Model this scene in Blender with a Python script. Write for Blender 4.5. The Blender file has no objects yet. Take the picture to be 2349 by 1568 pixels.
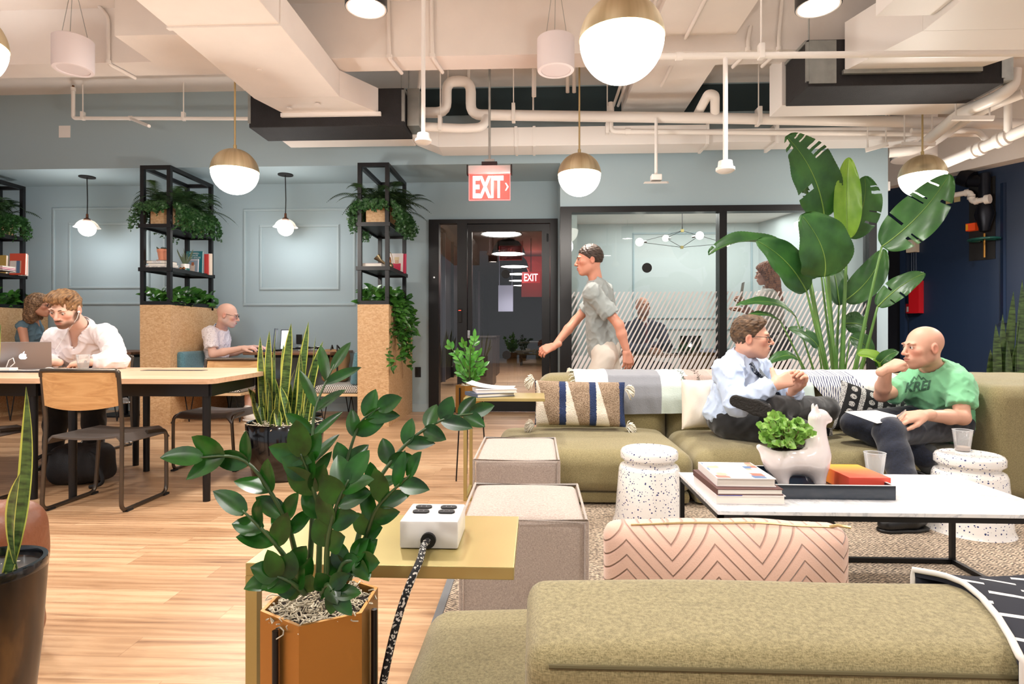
import bpy, bmesh, math, random
import numpy as np
from math import sin, cos, pi, radians, sqrt, atan2
from mathutils import Vector, Matrix, Euler
from mathutils.bvhtree import BVHTree
# camera, world, exposure
SC = bpy.context.scene
COL = SC.collection
FPX = 1350.0                      # focal length in pixels of the 2349 px wide frame
YAW = math.atan(56.0 / FPX)
cam_data = bpy.data.cameras.new('camera')
cam_data.sensor_width = 36.0
cam_data.lens = 36.0 * FPX / 2349.0
cam_data.shift_y = -19.0 / 2349.0
cam_data.clip_start = 0.05
cam_data.clip_end = 200
CAM = bpy.data.objects.new('camera', cam_data)
CAM.location = (0, 0, 1.0)
CAM.rotation_euler = (pi / 2, 0, YAW)
COL.objects.link(CAM)
SC.camera = CAM
world = bpy.data.worlds.new('world')
SC.world = world
world.use_nodes = True
wb = world.node_tree.nodes['Background']
wb.inputs['Color'].default_value = (0.93, 0.95, 1.0, 1)
wb.inputs['Strength'].default_value = 0.6
SC.view_settings.view_transform = 'Standard'
SC.view_settings.look = 'None'
SC.view_settings.gamma = 1.0
SC.view_settings.exposure = 0.02
SC.cycles.use_denoising = True
SC.cycles.max_bounces = 8
SC.cycles.diffuse_bounces = 4
SC.cycles.glossy_bounces = 3
SC.cycles.transmission_bounces = 6
SC.cycles.transparent_max_bounces = 16
SC.cycles.caustics_reflective = False
SC.cycles.caustics_refractive = False
SC.cycles.sample_clamp_indirect = 6.0
def lamp(kind, loc, power, color=(1, 0.97, 0.93), size=0.2, rot=(0, 0, 0), parent=None, spot=None, sx=None):
 d = bpy.data.lights.new('lamp_light', kind)
 d.energy = power * 1.08
 d.color = color
 if kind == 'AREA':
  d.shape = 'DISK' if sx is None else 'RECTANGLE'
  d.size = size
  if sx is not None:
   d.size_y = sx
 else:
  d.shadow_soft_size = size
  if kind == 'SPOT':
   d.spot_size = spot or radians(90)
   d.spot_blend = 0.6
 o = bpy.data.objects.new('lamp_light', d)
 COL.objects.link(o)
 o.location = loc
 o.rotation_euler = rot
 if parent:
  o.parent = parent
  o.location = Vector(loc) - parent.location
 return o
# geometry of the photograph -> places in the room
def ray(px, py):
 x, z = (px - 1174.5) / FPX, -(py - 765.0) / FPX
 c, s = cos(YAW), sin(YAW)
 return Vector((x * c - s, x * s + c, z))
def atY(px, py, Y):
 d = ray(px, py)
 t = Y / d.y
 return Vector((d.x * t, Y, 1 + d.z * t))
def atZ(px, py, z):
 d = ray(px, py)
 t = (z - 1) / d.z
 return Vector((d.x * t, d.y * t, z))
def atX(px, py, X):
 d = ray(px, py)
 t = X / d.x
 return Vector((X, d.y * t, 1 + d.z * t))
def zY(py, Y, px=1230):
 return atY(px, py, Y).z
def xY(px, Y):
 return atY(px, 765, Y).x
# materials
def srgb(r, g, b):
 def f(c):
  c = c / 255.0
  return c / 12.92 if c <= 0.04045 else ((c + 0.055) / 1.055) ** 2.4
 return (f(r), f(g), f(b), 1)
MATS = {}
def new_mat(name):
 m = bpy.data.materials.new(name)
 m.use_nodes = True
 nt = m.node_tree
 b = nt.nodes['Principled BSDF']
 MATS[name] = m
 return m, nt, b
def mat(name, rgb, rough=0.5, metal=0.0, emis=None, es=0.0, bump=0.0, bscale=80.0, coat=0.0, var=0.0, vscale=5.0,
  alpha=1.0, sheen=0.0, spec=None, sub=0.0):
 if name in MATS:
  return MATS[name]
 m, nt, b = new_mat(name)
 col = srgb(*rgb)
 b.inputs['Base Color'].default_value = col
 b.inputs['Roughness'].default_value = rough
 b.inputs['Metallic'].default_value = metal
 if coat:
  b.inputs['Coat Weight'].default_value = coat
  b.inputs['Coat Roughness'].default_value = 0.08
 if sheen:
  b.inputs['Sheen Weight'].default_value = sheen
 if spec is not None:
  b.inputs['Specular IOR Level'].default_value = spec
 if sub:
  b.inputs['Subsurface Weight'].default_value = sub
  b.inputs['Subsurface Radius'].default_value = (0.02, 0.008, 0.004)
  b.inputs['Subsurface Scale'].default_value = 0.5
 if emis is not None:
  b.inputs['Emission Color'].default_value = srgb(*emis)
  b.inputs['Emission Strength'].default_value = es
 if alpha < 1:
  b.inputs['Alpha'].default_value = alpha
 L = nt.links.new
 if bump or var:
  tc = nt.nodes.new('ShaderNodeTexCoord')
 if bump:
  n = nt.nodes.new('ShaderNodeTexNoise')
  n.inputs['Scale'].default_value = bscale
  n.inputs['Detail'].default_value = 3
  bp = nt.nodes.new('ShaderNodeBump')
  bp.inputs['Strength'].default_value = bump
  bp.inputs['Distance'].default_value = 0.01
  L(tc.outputs['Object'], n.inputs['Vector'])
  L(n.outputs['Fac'], bp.inputs['Height'])
  L(bp.outputs['Normal'], b.inputs['Normal'])
 if var:
  n2 = nt.nodes.new('ShaderNodeTexNoise')
  n2.inputs['Scale'].default_value = vscale
  n2.inputs['Detail'].default_value = 4
  L(tc.outputs['Object'], n2.inputs['Vector'])
  cr = nt.nodes.new('ShaderNodeValToRGB')
  cr.color_ramp.elements[0].position = 0.3
  cr.color_ramp.elements[1].position = 0.7
  cr.color_ramp.elements[0].color = tuple(c * (1 - var) for c in col[:3]) + (1,)
  cr.color_ramp.elements[1].color = tuple(min(1, c * (1 + var)) for c in col[:3]) + (1,)
  L(n2.outputs['Fac'], cr.inputs['Fac'])
  L(cr.outputs['Color'], b.inputs['Base Color'])
 return m
def node(nt, kind, **kw):
 n = nt.nodes.new(kind)
 for k, v in kw.items():
  if k in n.inputs:
   n.inputs[k].default_value = v
  else:
   setattr(n, k, v)
 return n
def ramp(nt, stops, interp='LINEAR'):
 cr = nt.nodes.new('ShaderNodeValToRGB')
 cr.color_ramp.interpolation = interp
 els = cr.color_ramp.elements
 while len(els) < len(stops):
  els.new(0.5)
 for e, (p, c) in zip(els, stops):
  e.position = p
  e.color = c if len(c) == 4 else tuple(c) + (1,)
 return cr
def coords(nt, scale=(1, 1, 1), rot=(0, 0, 0), loc=(0, 0, 0), out='Object'):
 tc = nt.nodes.new('ShaderNodeTexCoord')
 mp = nt.nodes.new('ShaderNodeMapping')
 mp.inputs['Scale'].default_value = scale
 mp.inputs['Rotation'].default_value = rot
 mp.inputs['Location'].default_value = loc
 nt.links.new(tc.outputs[out], mp.inputs['Vector'])
 return mp
def mixc(nt, fac, a, b, mode='MIX'):
 n = nt.nodes.new('ShaderNodeMix')
 n.data_type = 'RGBA'
 n.blend_type = mode
 for sock, v in ((n.inputs[0], fac), (n.inputs[6], a), (n.inputs[7], b)):
  if isinstance(v, (int, float, tuple)):
   sock.default_value = v
  else:
   nt.links.new(v, sock)
 return n.outputs[2]
def math_n(nt, op, a, b=None, c=None):
 n = nt.nodes.new('ShaderNodeMath')
 n.operation = op
 for i, v in enumerate((a, b, c)):
  if v is None:
   continue
  if isinstance(v, (int, float)):
   n.inputs[i].default_value = v
  else:
   nt.links.new(v, n.inputs[i])
 return n.outputs[0]
def bump_n(nt, b, height, strength=0.3, dist=0.01):
 bp = nt.nodes.new('ShaderNodeBump')
 bp.inputs['Strength'].default_value = strength
 bp.inputs['Distance'].default_value = dist
 nt.links.new(height, bp.inputs['Height'])
 nt.links.new(bp.outputs['Normal'], b.inputs['Normal'])
def wood_mat(name, c1, c2, c3, scale=1.0, axis=0, rough=0.45, coat=0.0):
 """long grain wood; grain runs along axis"""
 m, nt, b = new_mat(name)
 sc = [14.0 * scale] * 3
 sc[axis] = 0.9 * scale
 mp = coords(nt, tuple(sc))
 n = node(nt, 'ShaderNodeTexNoise', Scale=1.6, Detail=6, Roughness=0.6, Distortion=1.4)
 nt.links.new(mp.outputs[0], n.inputs['Vector'])
 r = ramp(nt, [(0.28, srgb(*c1)), (0.5, srgb(*c2)), (0.72, srgb(*c3))])
 nt.links.new(n.outputs['Fac'], r.inputs['Fac'])
 nt.links.new(r.outputs['Color'], b.inputs['Base Color'])
 b.inputs['Roughness'].default_value = rough
 if coat:
  b.inputs['Coat Weight'].default_value = coat
 return m
def fabric_mat(name, c1, c2, scale=260.0, rough=0.9, sheen=0.25, bump=0.25, big=0.12):
 """woven cloth with heathered threads"""
 m, nt, b = new_mat(name)
 tc = nt.nodes.new('ShaderNodeTexCoord')
 mpa = nt.nodes.new('ShaderNodeMapping')
 mpa.inputs['Scale'].default_value = (scale, scale, scale * 0.22)
 mpb = nt.nodes.new('ShaderNodeMapping')
 mpb.inputs['Scale'].default_value = (scale * 0.22, scale * 0.22, scale)
 na = node(nt, 'ShaderNodeTexNoise', Scale=1.0, Detail=2)
 nb = node(nt, 'ShaderNodeTexNoise', Scale=1.0, Detail=2)
 L = nt.links.new
 L(tc.outputs['Object'], mpa.inputs[0])
 L(tc.outputs['Object'], mpb.inputs[0])
 L(mpa.outputs[0], na.inputs['Vector'])
 L(mpb.outputs[0], nb.inputs['Vector'])
 s = math_n(nt, 'ADD', na.outputs['Fac'], nb.outputs['Fac'])
 h = math_n(nt, 'MULTIPLY', s, 0.5)
 r = ramp(nt, [(0.36, srgb(*c1)), (0.64, srgb(*c2))])
 L(h, r.inputs['Fac'])
 nbig = node(nt, 'ShaderNodeTexNoise', Scale=3.0, Detail=2)
 L(tc.outputs['Object'], nbig.inputs['Vector'])
 f = math_n(nt, 'MULTIPLY_ADD', nbig.outputs['Fac'], big * 2, 1 - big)
 v = nt.nodes.new('ShaderNodeHueSaturation')
 L(f, v.inputs['Value'])
 L(r.outputs['Color'], v.inputs['Color'])
 L(v.outputs['Color'], b.inputs['Base Color'])
 b.inputs['Roughness'].default_value = rough
 b.inputs['Sheen Weight'].default_value = sheen
 bump_n(nt, b, h, bump, 0.004)
 return m
def stripes_mat(name, bands, axis=0, scale=1.0, offset=0.0, bump=0.2, rough=0.9, wobble=0.0, period=1.0):
 """bands: list of (pos, rgb) along one object axis, constant steps, repeated every period metres"""
 m, nt, b = new_mat(name)
 tc = nt.nodes.new('ShaderNodeTexCoord')
 sep = nt.nodes.new('ShaderNodeSeparateXYZ')
 nt.links.new(tc.outputs['Object'], sep.inputs[0])
 v = sep.outputs[axis]
 n = node(nt, 'ShaderNodeTexNoise', Scale=120.0, Detail=2)
 nt.links.new(tc.outputs['Object'], n.inputs['Vector'])
 if wobble:
  w = math_n(nt, 'MULTIPLY_ADD', n.outputs['Fac'], wobble, -wobble / 2)
  v = math_n(nt, 'ADD', v, w)
 v = math_n(nt, 'ADD', v, offset)
 v = math_n(nt, 'DIVIDE', v, period)
 v = math_n(nt, 'FRACT', v)
 r = ramp(nt, [(p, srgb(*c)) for p, c in bands], 'CONSTANT')
 nt.links.new(v, r.inputs['Fac'])
 nt.links.new(r.outputs['Color'], b.inputs['Base Color'])
 b.inputs['Roughness'].default_value = rough
 b.inputs['Sheen Weight'].default_value = 0.2
 bump_n(nt, b, n.outputs['Fac'], bump, 0.006)
 return m
def glass_mat(name, tint=(1, 1, 1), refl=0.9, haze=0.0, rough=0.0):
 """thin sheet glass: mostly clear with a mirror layer that grows towards grazing angles"""
 m = bpy.data.materials.new(name)
 m.use_nodes = True
 MATS[name] = m
 nt = m.node_tree
 nt.nodes.clear()
 out = nt.nodes.new('ShaderNodeOutputMaterial')
 tr = nt.nodes.new('ShaderNodeBsdfTransparent')
 tr.inputs['Color'].default_value = tuple(tint) + (1,)
 gl = nt.nodes.new('ShaderNodeBsdfGlossy')
 gl.inputs['Roughness'].default_value = rough
 fr = nt.nodes.new('ShaderNodeFresnel')
 fr.inputs['IOR'].default_value = 1.5
 mx = nt.nodes.new('ShaderNodeMixShader')
 f = math_n(nt, 'MULTIPLY', fr.outputs[0], refl)
 nt.links.new(f, mx.inputs[0])
 nt.links.new(tr.outputs[0], mx.inputs[1])
 nt.links.new(gl.outputs[0], mx.inputs[2])
 last = mx
 if haze:
  df = nt.nodes.new('ShaderNodeBsdfDiffuse')
  df.inputs['Color'].default_value = (0.95, 0.95, 0.95, 1)
  m2 = nt.nodes.new('ShaderNodeMixShader')
  m2.inputs[0].default_value = haze
  nt.links.new(mx.outputs[0], m2.inputs[1])
  nt.links.new(df.outputs[0], m2.inputs[2])
  last = m2
 nt.links.new(last.outputs[0], out.inputs['Surface'])
 return m
# objects
def tag(o, label=None, cat=None, group=None, kind=None):
 if label: o['label'] = label
 if cat: o['category'] = cat
 if group: o['group'] = group
 if kind: o['kind'] = kind
 return o
def thing(name, label, cat, loc=(0, 0, 0), group=None, rz=0):
 o = bpy.data.objects.new(name, None)
 o.empty_display_size = 0.1
 COL.objects.link(o)
 o.location = loc
 o.rotation_euler = (0, 0, rz)
 return tag(o, label, cat, group)
def copy_tree(o, parent=None):
 c = o.copy()
 COL.objects.link(c)
 c.parent = parent
 for ch in list(o.children):
  if ch.type == 'LIGHT' or ch.type == 'MESH' or ch.type == 'EMPTY':
   copy_tree(ch, c)
 return c
def wloc(o):
 v = Vector((0, 0, 0))
 while o is not None:
  v = v + o.location
  o = o.parent
 return v
def frame_of(a, b):
 """two unit vectors square to a->b"""
 d = (b - a).normalized()
 up = Vector((0, 0, 1)) if abs(d.z) < 0.95 else Vector((1, 0, 0))
 u = d.cross(up).normalized()
 return d, u, u.cross(d).normalized()
class MB:
 """collects shapes in world coordinates, then links them as one mesh object"""
 def __init__(self):
  self.v, self.f, self.m = [], [], []
  self.cur = 0
 def add(self, vs, fs):
  n = len(self.v)
  self.v.extend([tuple(p) for p in vs])
  self.f.extend([tuple(i + n for i in f) for f in fs])
  self.m.extend([self.cur] * len(fs))
  return self
 def box(self, x0, x1, y0, y1, z0, z1, bev=0.0):
  if x0 > x1: x0, x1 = x1, x0
  if y0 > y1: y0, y1 = y1, y0
  if z0 > z1: z0, z1 = z1, z0
  if bev <= 0:
   vs = [(x0, y0, z0), (x1, y0, z0), (x1, y1, z0), (x0, y1, z0), (x0, y0, z1), (x1, y0, z1), (x1, y1, z1), (x0, y1, z1)]
   return self.add(vs, [(0, 3, 2, 1), (4, 5, 6, 7), (0, 1, 5, 4), (1, 2, 6, 5), (2, 3, 7, 6), (3, 0, 4, 7)])
  bev = min(bev, (x1 - x0) / 2.01, (y1 - y0) / 2.01, (z1 - z0) / 2.01)
  bm = bmesh.new()
  bmesh.ops.create_cube(bm, size=1)
  for v in bm.verts:
   v.co = Vector((x0 + (v.co.x + .5) * (x1 - x0), y0 + (v.co.y + .5) * (y1 - y0), z0 + (v.co.z + .5) * (z1 - z0)))
  bmesh.ops.bevel(bm, geom=list(bm.edges), offset=bev, segments=2, affect='EDGES', profile=0.6)
  return self.bm(bm)
 def obox(self, c, ax, ay, az, hx, hy, hz):
  """oriented box: centre, three unit axes, half sizes"""
  c = Vector(c)
  vs = []
  for k in (-1, 1):
   for (i, j) in ((-1, -1), (1, -1), (1, 1), (-1, 1)):
    vs.append(c + ax * hx * i + ay * hy * j + az * hz * k)
  return self.add(vs, [(0, 3, 2, 1), (4, 5, 6, 7), (0, 1, 5, 4), (1, 2, 6, 5), (2, 3, 7, 6), (3, 0, 4, 7)])
 def bm(self, bm, mtx=None):
  bm.verts.ensure_lookup_table()
  bm.verts.index_update()
  vs = [(mtx @ v.co if mtx else v.co.copy()) for v in bm.verts]
  fs = [[v.index for v in f.verts] for f in bm.faces]
  bm.free()
  return self.add(vs, fs)
 def bar(self, a, b, w, h=None):
  """square bar from a to b"""
  a, b = Vector(a), Vector(b)
  d, u, n = frame_of(a, b)
  h = h or w
  vs = []
  for p in (a, b):
   for (i, j) in ((-1, -1), (1, -1), (1, 1), (-1, 1)):
    vs.append(p + u * (w / 2 * i) + n * (h / 2 * j))
  return self.add(vs, [(0, 1, 2, 3), (7, 6, 5, 4), (0, 4, 5, 1), (1, 5, 6, 2), (2, 6, 7, 3), (3, 7, 4, 0)])
 def tube(self, pts, r, seg=10, caps=True, closed=False):
  """r: number or list per point"""
  pts = [Vector(p) for p in pts]
  n = len(pts)
  rs = r if isinstance(r, (list, tuple)) else [r] * n
  vs, fs = [], []
  pu = None
  for i, p in enumerate(pts):
   if closed:
    t = (pts[(i + 1) % n] - pts[i - 1])
   else:
    t = (pts[min(i + 1, n - 1)] - pts[max(i - 1, 0)])
   if t.length < 1e-9: t = Vector((0, 0, 1))
   t.normalize()
   if pu is None:
    up = Vector((0, 0, 1)) if abs(t.z) < 0.9 else Vector((1, 0, 0))
    u = t.cross(up).normalized()
   else:
    u = (pu - t * pu.dot(t))
    if u.length < 1e-6: u = t.orthogonal()
    u.normalize()
   pu = u
   w = t.cross(u)
   for k in range(seg):
    a = 2 * pi * k / seg
    vs.append(p + (u * cos(a) + w * sin(a)) * rs[i])
  rings = n if closed else n - 1
  for i in range(rings):
   j = (i + 1) % n
   for k in range(seg):
    k2 = (k + 1) % seg
    fs.append((i * seg + k, i * seg + k2, j * seg + k2, j * seg + k))
  if caps and not closed:
   fs.append(tuple(reversed(range(seg))))
   fs.append(tuple((n - 1) * seg + k for k in range(seg)))
  return self.add(vs, fs)
 def cyl(self, a, b, r, r2=None, seg=20, caps=True):
  return self.tube([a, b], [r, r if r2 is None else r2], seg, caps)
 def lathe(self, prof, c=(0, 0, 0), seg=32, cap0=True, cap1=True):
  """prof: list of (radius, z) about a vertical axis through c"""
  cx, cy, cz = c
  vs, fs = [], []
  for (r, z) in prof:
   for k in range(seg):
    a = 2 * pi * k / seg
    vs.append((cx + r * cos(a), cy + r * sin(a), cz + z))
  for i in range(len(prof) - 1):
   for k in range(seg):
    k2 = (k + 1) % seg
    fs.append((i * seg + k, i * seg + k2, (i + 1) * seg + k2, (i + 1) * seg + k))
  if cap0 and prof[0][0] > 1e-4: fs.append(tuple(reversed(range(seg))))
  if cap1 and prof[-1][0] > 1e-4: fs.append(tuple((len(prof) - 1) * seg + k for k in range(seg)))
  return self.add(vs, fs)
 def ell(self, c, rx, ry, rz, seg=20, rings=12, z0=-1.0, z1=1.0):
  """ellipsoid between two heights of its unit sphere"""
  a0, a1 = math.asin(z0), math.asin(z1)
  vs, fs = [], []
  for i in range(rings + 1):
   a = a0 + (a1 - a0) * i / rings
   for k in range(seg):
    t = 2 * pi * k / seg
    vs.append((c[0] + rx * cos(a) * cos(t), c[1] + ry * cos(a) * sin(t), c[2] + rz * sin(a)))
  for i in range(rings):
   for k in range(seg):
    k2 = (k + 1) % seg
    fs.append((i * seg + k, i * seg + k2, (i + 1) * seg + k2, (i + 1) * seg + k))
  return self.add(vs, fs)
 def prism(self, poly, z0, z1):
  """horizontal polygon extruded upwards"""
  n = len(poly)
  vs = [(p[0], p[1], z0) for p in poly] + [(p[0], p[1], z1) for p in poly]
  fs = [tuple(reversed(range(n))), tuple(range(n, 2 * n))]
  for i in range(n):
   j = (i + 1) % n
   fs.append((i, j, n + j, n + i))
  return self.add(vs, fs)
 def poly3(self, pts, thick, nrm):
  """flat polygon in any plane with a thickness along nrm"""
  nrm = Vector(nrm).normalized()
  pts = [Vector(p) for p in pts]
  n = len(pts)
  vs = pts + [p + nrm * thick for p in pts]
  fs = [tuple(range(n)), tuple(reversed(range(n, 2 * n)))]
  for i in range(n):
   j = (i + 1) % n
   fs.append((j, i, n + i, n + j))
  return self.add(vs, fs)
 def grid(self, fn, nu, nv, thick=0.0):
  """surface fn(u,v) with u,v in 0..1; thick gives it a back face below its normal"""
  P = [[Vector(fn(i / nu, j / nv)) for j in range(nv + 1)] for i in range(nu + 1)]
  vs = [p for row in P for p in row]
  W = nv + 1
  fs = []
  for i in range(nu):
   for j in range(nv):
    fs.append((i * W + j, (i + 1) * W + j, (i + 1) * W + j + 1, i * W + j + 1))
  if thick:
   N = len(vs)
   nr = []
   for i in range(nu + 1):
    for j in range(nv + 1):
     du = P[min(i + 1, nu)][j] - P[max(i - 1, 0)][j]
     dv = P[i][min(j + 1, nv)] - P[i][max(j - 1, 0)]
     n = du.cross(dv)
     nr.append(n.normalized() if n.length > 1e-12 else Vector((0, 0, 1)))
   vs = vs + [vs[k] - nr[k] * thick for k in range(N)]
   back = [tuple(N + q for q in reversed(f)) for f in fs]
   fs = fs + back
   for i in range(nu):
    fs.append((i * W, N + i * W, N + (i + 1) * W, (i + 1) * W))
    a = i * W + nv
    fs.append((a, a + W, N + a + W, N + a))
   for j in range(nv):
    fs.append((j, j + 1, N + j + 1, N + j))
    a = nu * W + j
    fs.append((a, N + a, N + a + 1, a + 1))
  return self.add(vs, fs)
 def build(self, name, material, parent=None, smooth=None, kind=None, label=None, mods=None, fix=True):
  off = wloc(parent) if parent else Vector((0, 0, 0))
  me = bpy.data.meshes.new(name)
  vs = self.v
  if parent:
   vs = [(p[0] - off.x, p[1] - off.y, p[2] - off.z) for p in vs]
  me.from_pydata(vs, [], self.f)
  mats = material if isinstance(material, (list, tuple)) else [material]
  for m in mats:
   me.materials.append(m)
  if len(mats) > 1:
   me.polygons.foreach_set('material_index', self.m)
  if fix:
   bm = bmesh.new()
   bm.from_mesh(me)
   bmesh.ops.recalc_face_normals(bm, faces=bm.faces)
   bm.to_mesh(me)
   bm.free()
  if smooth is not None:
   me.polygons.foreach_set('use_smooth', [True] * len(me.polygons))
   if smooth < 179:
    me.set_sharp_from_angle(angle=radians(smooth))
  me.update()
  o = bpy.data.objects.new(name, me)
  COL.objects.link(o)
  if parent:
   o.parent = parent
  if kind: o['kind'] = kind
  if label: o['label'] = label
  return o
def single(mb, name, material, label, cat, group=None, smooth=None, base=None):
 """a thing that is one mesh, with its origin at its base"""
 vs = mb.v
 xs = [p[0] for p in vs]; ys = [p[1] for p in vs]; zs = [p[2] for p in vs]
 if base is None:
  base = ((min(xs) + max(xs)) / 2, (min(ys) + max(ys)) / 2, min(zs))
 mb.v = [(p[0] - base[0], p[1] - base[1], p[2] - base[2]) for p in vs]
 o = mb.build(name, material, None, smooth)
 o.location = base
 return tag(o, label, cat, group)
def struct(name, mb, material, smooth=None, label=None):
 return mb.build(name, material, None, smooth, kind='structure', label=label)
def fillet(pts, r, n=5):
 """round the corners of a polyline"""
 pts = [Vector(p) for p in pts]
 out = [pts[0]]
 for i in range(1, len(pts) - 1):
  a, b, c = pts[i - 1], pts[i], pts[i + 1]
  u, w = (a - b), (c - b)
  rr = min(r, u.length * 0.49, w.length * 0.49)
  p0, p1 = b + u.normalized() * rr, b + w.normalized() * rr
  for k in range(n + 1):
   t = k / n
   out.append(p0 * (1 - t) ** 2 + b * 2 * t * (1 - t) + p1 * t * t)
 out.append(pts[-1])
 return out
def bez(p0, p1, p2, n=10):
 p0, p1, p2 = Vector(p0), Vector(p1), Vector(p2)
 return [p0 * (1 - t) ** 2 + p1 * 2 * t * (1 - t) + p2 * t * t for t in [k / n for k in range(n + 1)]]
# lettering
def text_mesh(txt, size, align='CENTER', spacing=1.0, bold=0.0, shear=0.0, extrude=0.0):
 cu = bpy.data.curves.new('txt', 'FONT')
 cu.body = txt
 cu.size = size
 cu.align_x = align
 cu.align_y = 'CENTER'
 cu.space_character = spacing
 cu.offset = bold
 cu.shear = shear
 cu.extrude = extrude
 cu.resolution_u = 3
 o = bpy.data.objects.new('txt', cu)
 COL.objects.link(o)
 dg = bpy.context.evaluated_depsgraph_get()
 me = bpy.data.meshes.new_from_object(o.evaluated_get(dg))
 vs = [v.co.copy() for v in me.vertices]
 fs = [tuple(p.vertices) for p in me.polygons]
 bpy.data.objects.remove(o)
 bpy.data.curves.remove(cu)
 bpy.data.meshes.remove(me)
 return vs, fs
def letters(txt, size, origin, ux, uy, material, parent, name='lettering', sx=1.0, **kw):
 """flat lettering lying in the plane ux, uy at origin"""
 vs, fs = text_mesh(txt, size, **kw)
 mb = MB()
 o, ux, uy = Vector(origin), Vector(ux).normalized(), Vector(uy).normalized()
 n = ux.cross(uy)
 mb.add([o + ux * (v.x * sx) + uy * v.y + n * v.z for v in vs], fs)
 return mb.build(name, material, parent, fix=False)
# soft bodies: blended distance fields meshed with surface nets
def surface_nets(g, org, h):
 nx, ny, nz = g.shape
 s = g < 0
 corner = [(0, 0, 0), (1, 0, 0), (0, 1, 0), (1, 1, 0), (0, 0, 1), (1, 0, 1), (0, 1, 1), (1, 1, 1)]
 cs = [s[a:nx - 1 + a, b:ny - 1 + b, c:nz - 1 + c] for a, b, c in corner]
 cnt = sum(c.astype(np.int8) for c in cs)
 act = (cnt > 0) & (cnt < 8)
 idx = np.argwhere(act)
 if len(idx) == 0:
  return np.zeros((0, 3)), np.zeros((0, 4), int)
 ids = -np.ones(act.shape, dtype=np.int64)
 ids[act] = np.arange(len(idx))
 vals = np.stack([g[idx[:, 0] + a, idx[:, 1] + b, idx[:, 2] + c] for a, b, c in corner], 1)
 edges = [(0, 1), (2, 3), (4, 5), (6, 7), (0, 2), (1, 3), (4, 6), (5, 7), (0, 4), (1, 5), (2, 6), (3, 7)]
 ca = np.array(corner, float)
 acc = np.zeros((len(idx), 3))
 n = np.zeros(len(idx))
 for a, b in edges:
  va, vb = vals[:, a], vals[:, b]
  cr = (va < 0) != (vb < 0)
  t = np.where(cr, va / np.where(cr, va - vb, 1), 0)
  p = ca[a] + (ca[b] - ca[a]) * t[:, None]
  acc += np.where(cr[:, None], p, 0)
  n += cr
 V = (idx + acc / n[:, None]) * h + np.array(org)
 quads = []
 for ax in range(3):
  o1, o2 = [(1, 2), (2, 0), (0, 1)][ax]
  sl0 = [slice(None)] * 3
  sl1 = [slice(None)] * 3
  sl0[ax] = slice(0, -1)
  sl1[ax] = slice(1, None)
  ch = s[tuple(sl0)] != s[tuple(sl1)]
  e = np.argwhere(ch)
  ok = (e[:, o1] > 0) & (e[:, o2] > 0) & (e[:, o1] < g.shape[o1] - 1) & (e[:, o2] < g.shape[o2] - 1)
  e = e[ok]
  q = []
  for (i, j) in ((0, 0), (1, 0), (1, 1), (0, 1)):
   c = e.copy()
   c[:, o1] -= i
   c[:, o2] -= j
   q.append(ids[c[:, 0], c[:, 1], c[:, 2]])
  q = np.stack(q, 1)
  flip = s[e[:, 0], e[:, 1], e[:, 2]]
  q[~flip] = q[~flip][:, ::-1]
  quads.append(q)
 Q = np.concatenate(quads)
 Q = Q[(Q >= 0).all(1)]
 return V, Q
def smin(a, b, k):
 if k <= 0: return np.minimum(a, b)
 h = np.maximum(k - np.abs(a - b), 0) / k
 return np.minimum(a, b) - h * h * k * 0.25
def smax(a, b, k):
 return -smin(-a, -b, k)
def V3(p):
 return np.array([p[0], p[1], p[2]], float)
def s_cap(P, a, b, ra, rb):
 a, b = V3(a), V3(b)
 ab = b - a
 L2 = max(float(ab @ ab), 1e-12)
 t = np.clip(((P - a) @ ab) / L2, 0, 1)
 d = P - (a + t[..., None] * ab)
 return np.sqrt((d * d).sum(-1)) - (ra + (rb - ra) * t)
def s_ell(P, c, r, R=None):
 d = P - V3(c)
 if R is not None:
  d = d @ np.array(R)          # R columns are the local axes
 r = V3(r)
 q = d / r
 k0 = np.sqrt((q * q).sum(-1))
 k1 = np.sqrt(((d / (r * r)) ** 2).sum(-1))
 return k0 * (k0 - 1.0) / np.maximum(k1, 1e-9)
def s_box(P, c, hs, rad=0.0, R=None):
 d = P - V3(c)
 if R is not None:
  d = d @ np.array(R)
 q = np.abs(d) - (V3(hs) - rad)
 return np.sqrt((np.maximum(q, 0) ** 2).sum(-1)) + np.minimum(q.max(-1), 0) - rad
def wob(P, seed, scale, n=5):
 """smooth pseudo noise, about -1..1"""
 rg = np.random.RandomState(seed)
 out = 0
 for i in range(n):
  k = rg.normal(size=3)
  k = k / np.linalg.norm(k) * scale * (0.6 + 0.9 * rg.rand())
  out = out + np.sin(P @ k + rg.rand() * 6.28 + 0.9 * np.sin(P @ (k[[1, 2, 0]] * 0.7) + i))
 return out / n * 1.5
def sdf_mesh(fn, lo, hi, h, chunk=48):
 """evaluate fn over the box lo..hi with voxel h, return vertices and quads"""
 lo, hi = V3(lo), V3(hi)
 n = np.ceil((hi - lo) / h).astype(int) + 1
 g = np.empty(n, np.float32)
 ax = [lo[i] + np.arange(n[i]) * h for i in range(3)]
 for i0 in range(0, n[0], chunk):
  i1 = min(i0 + chunk, n[0])
  P = np.stack(np.meshgrid(ax[0][i0:i1], ax[1], ax[2], indexing='ij'), -1)
  g[i0:i1] = fn(P)
 return surface_nets(g, lo, h)
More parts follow.
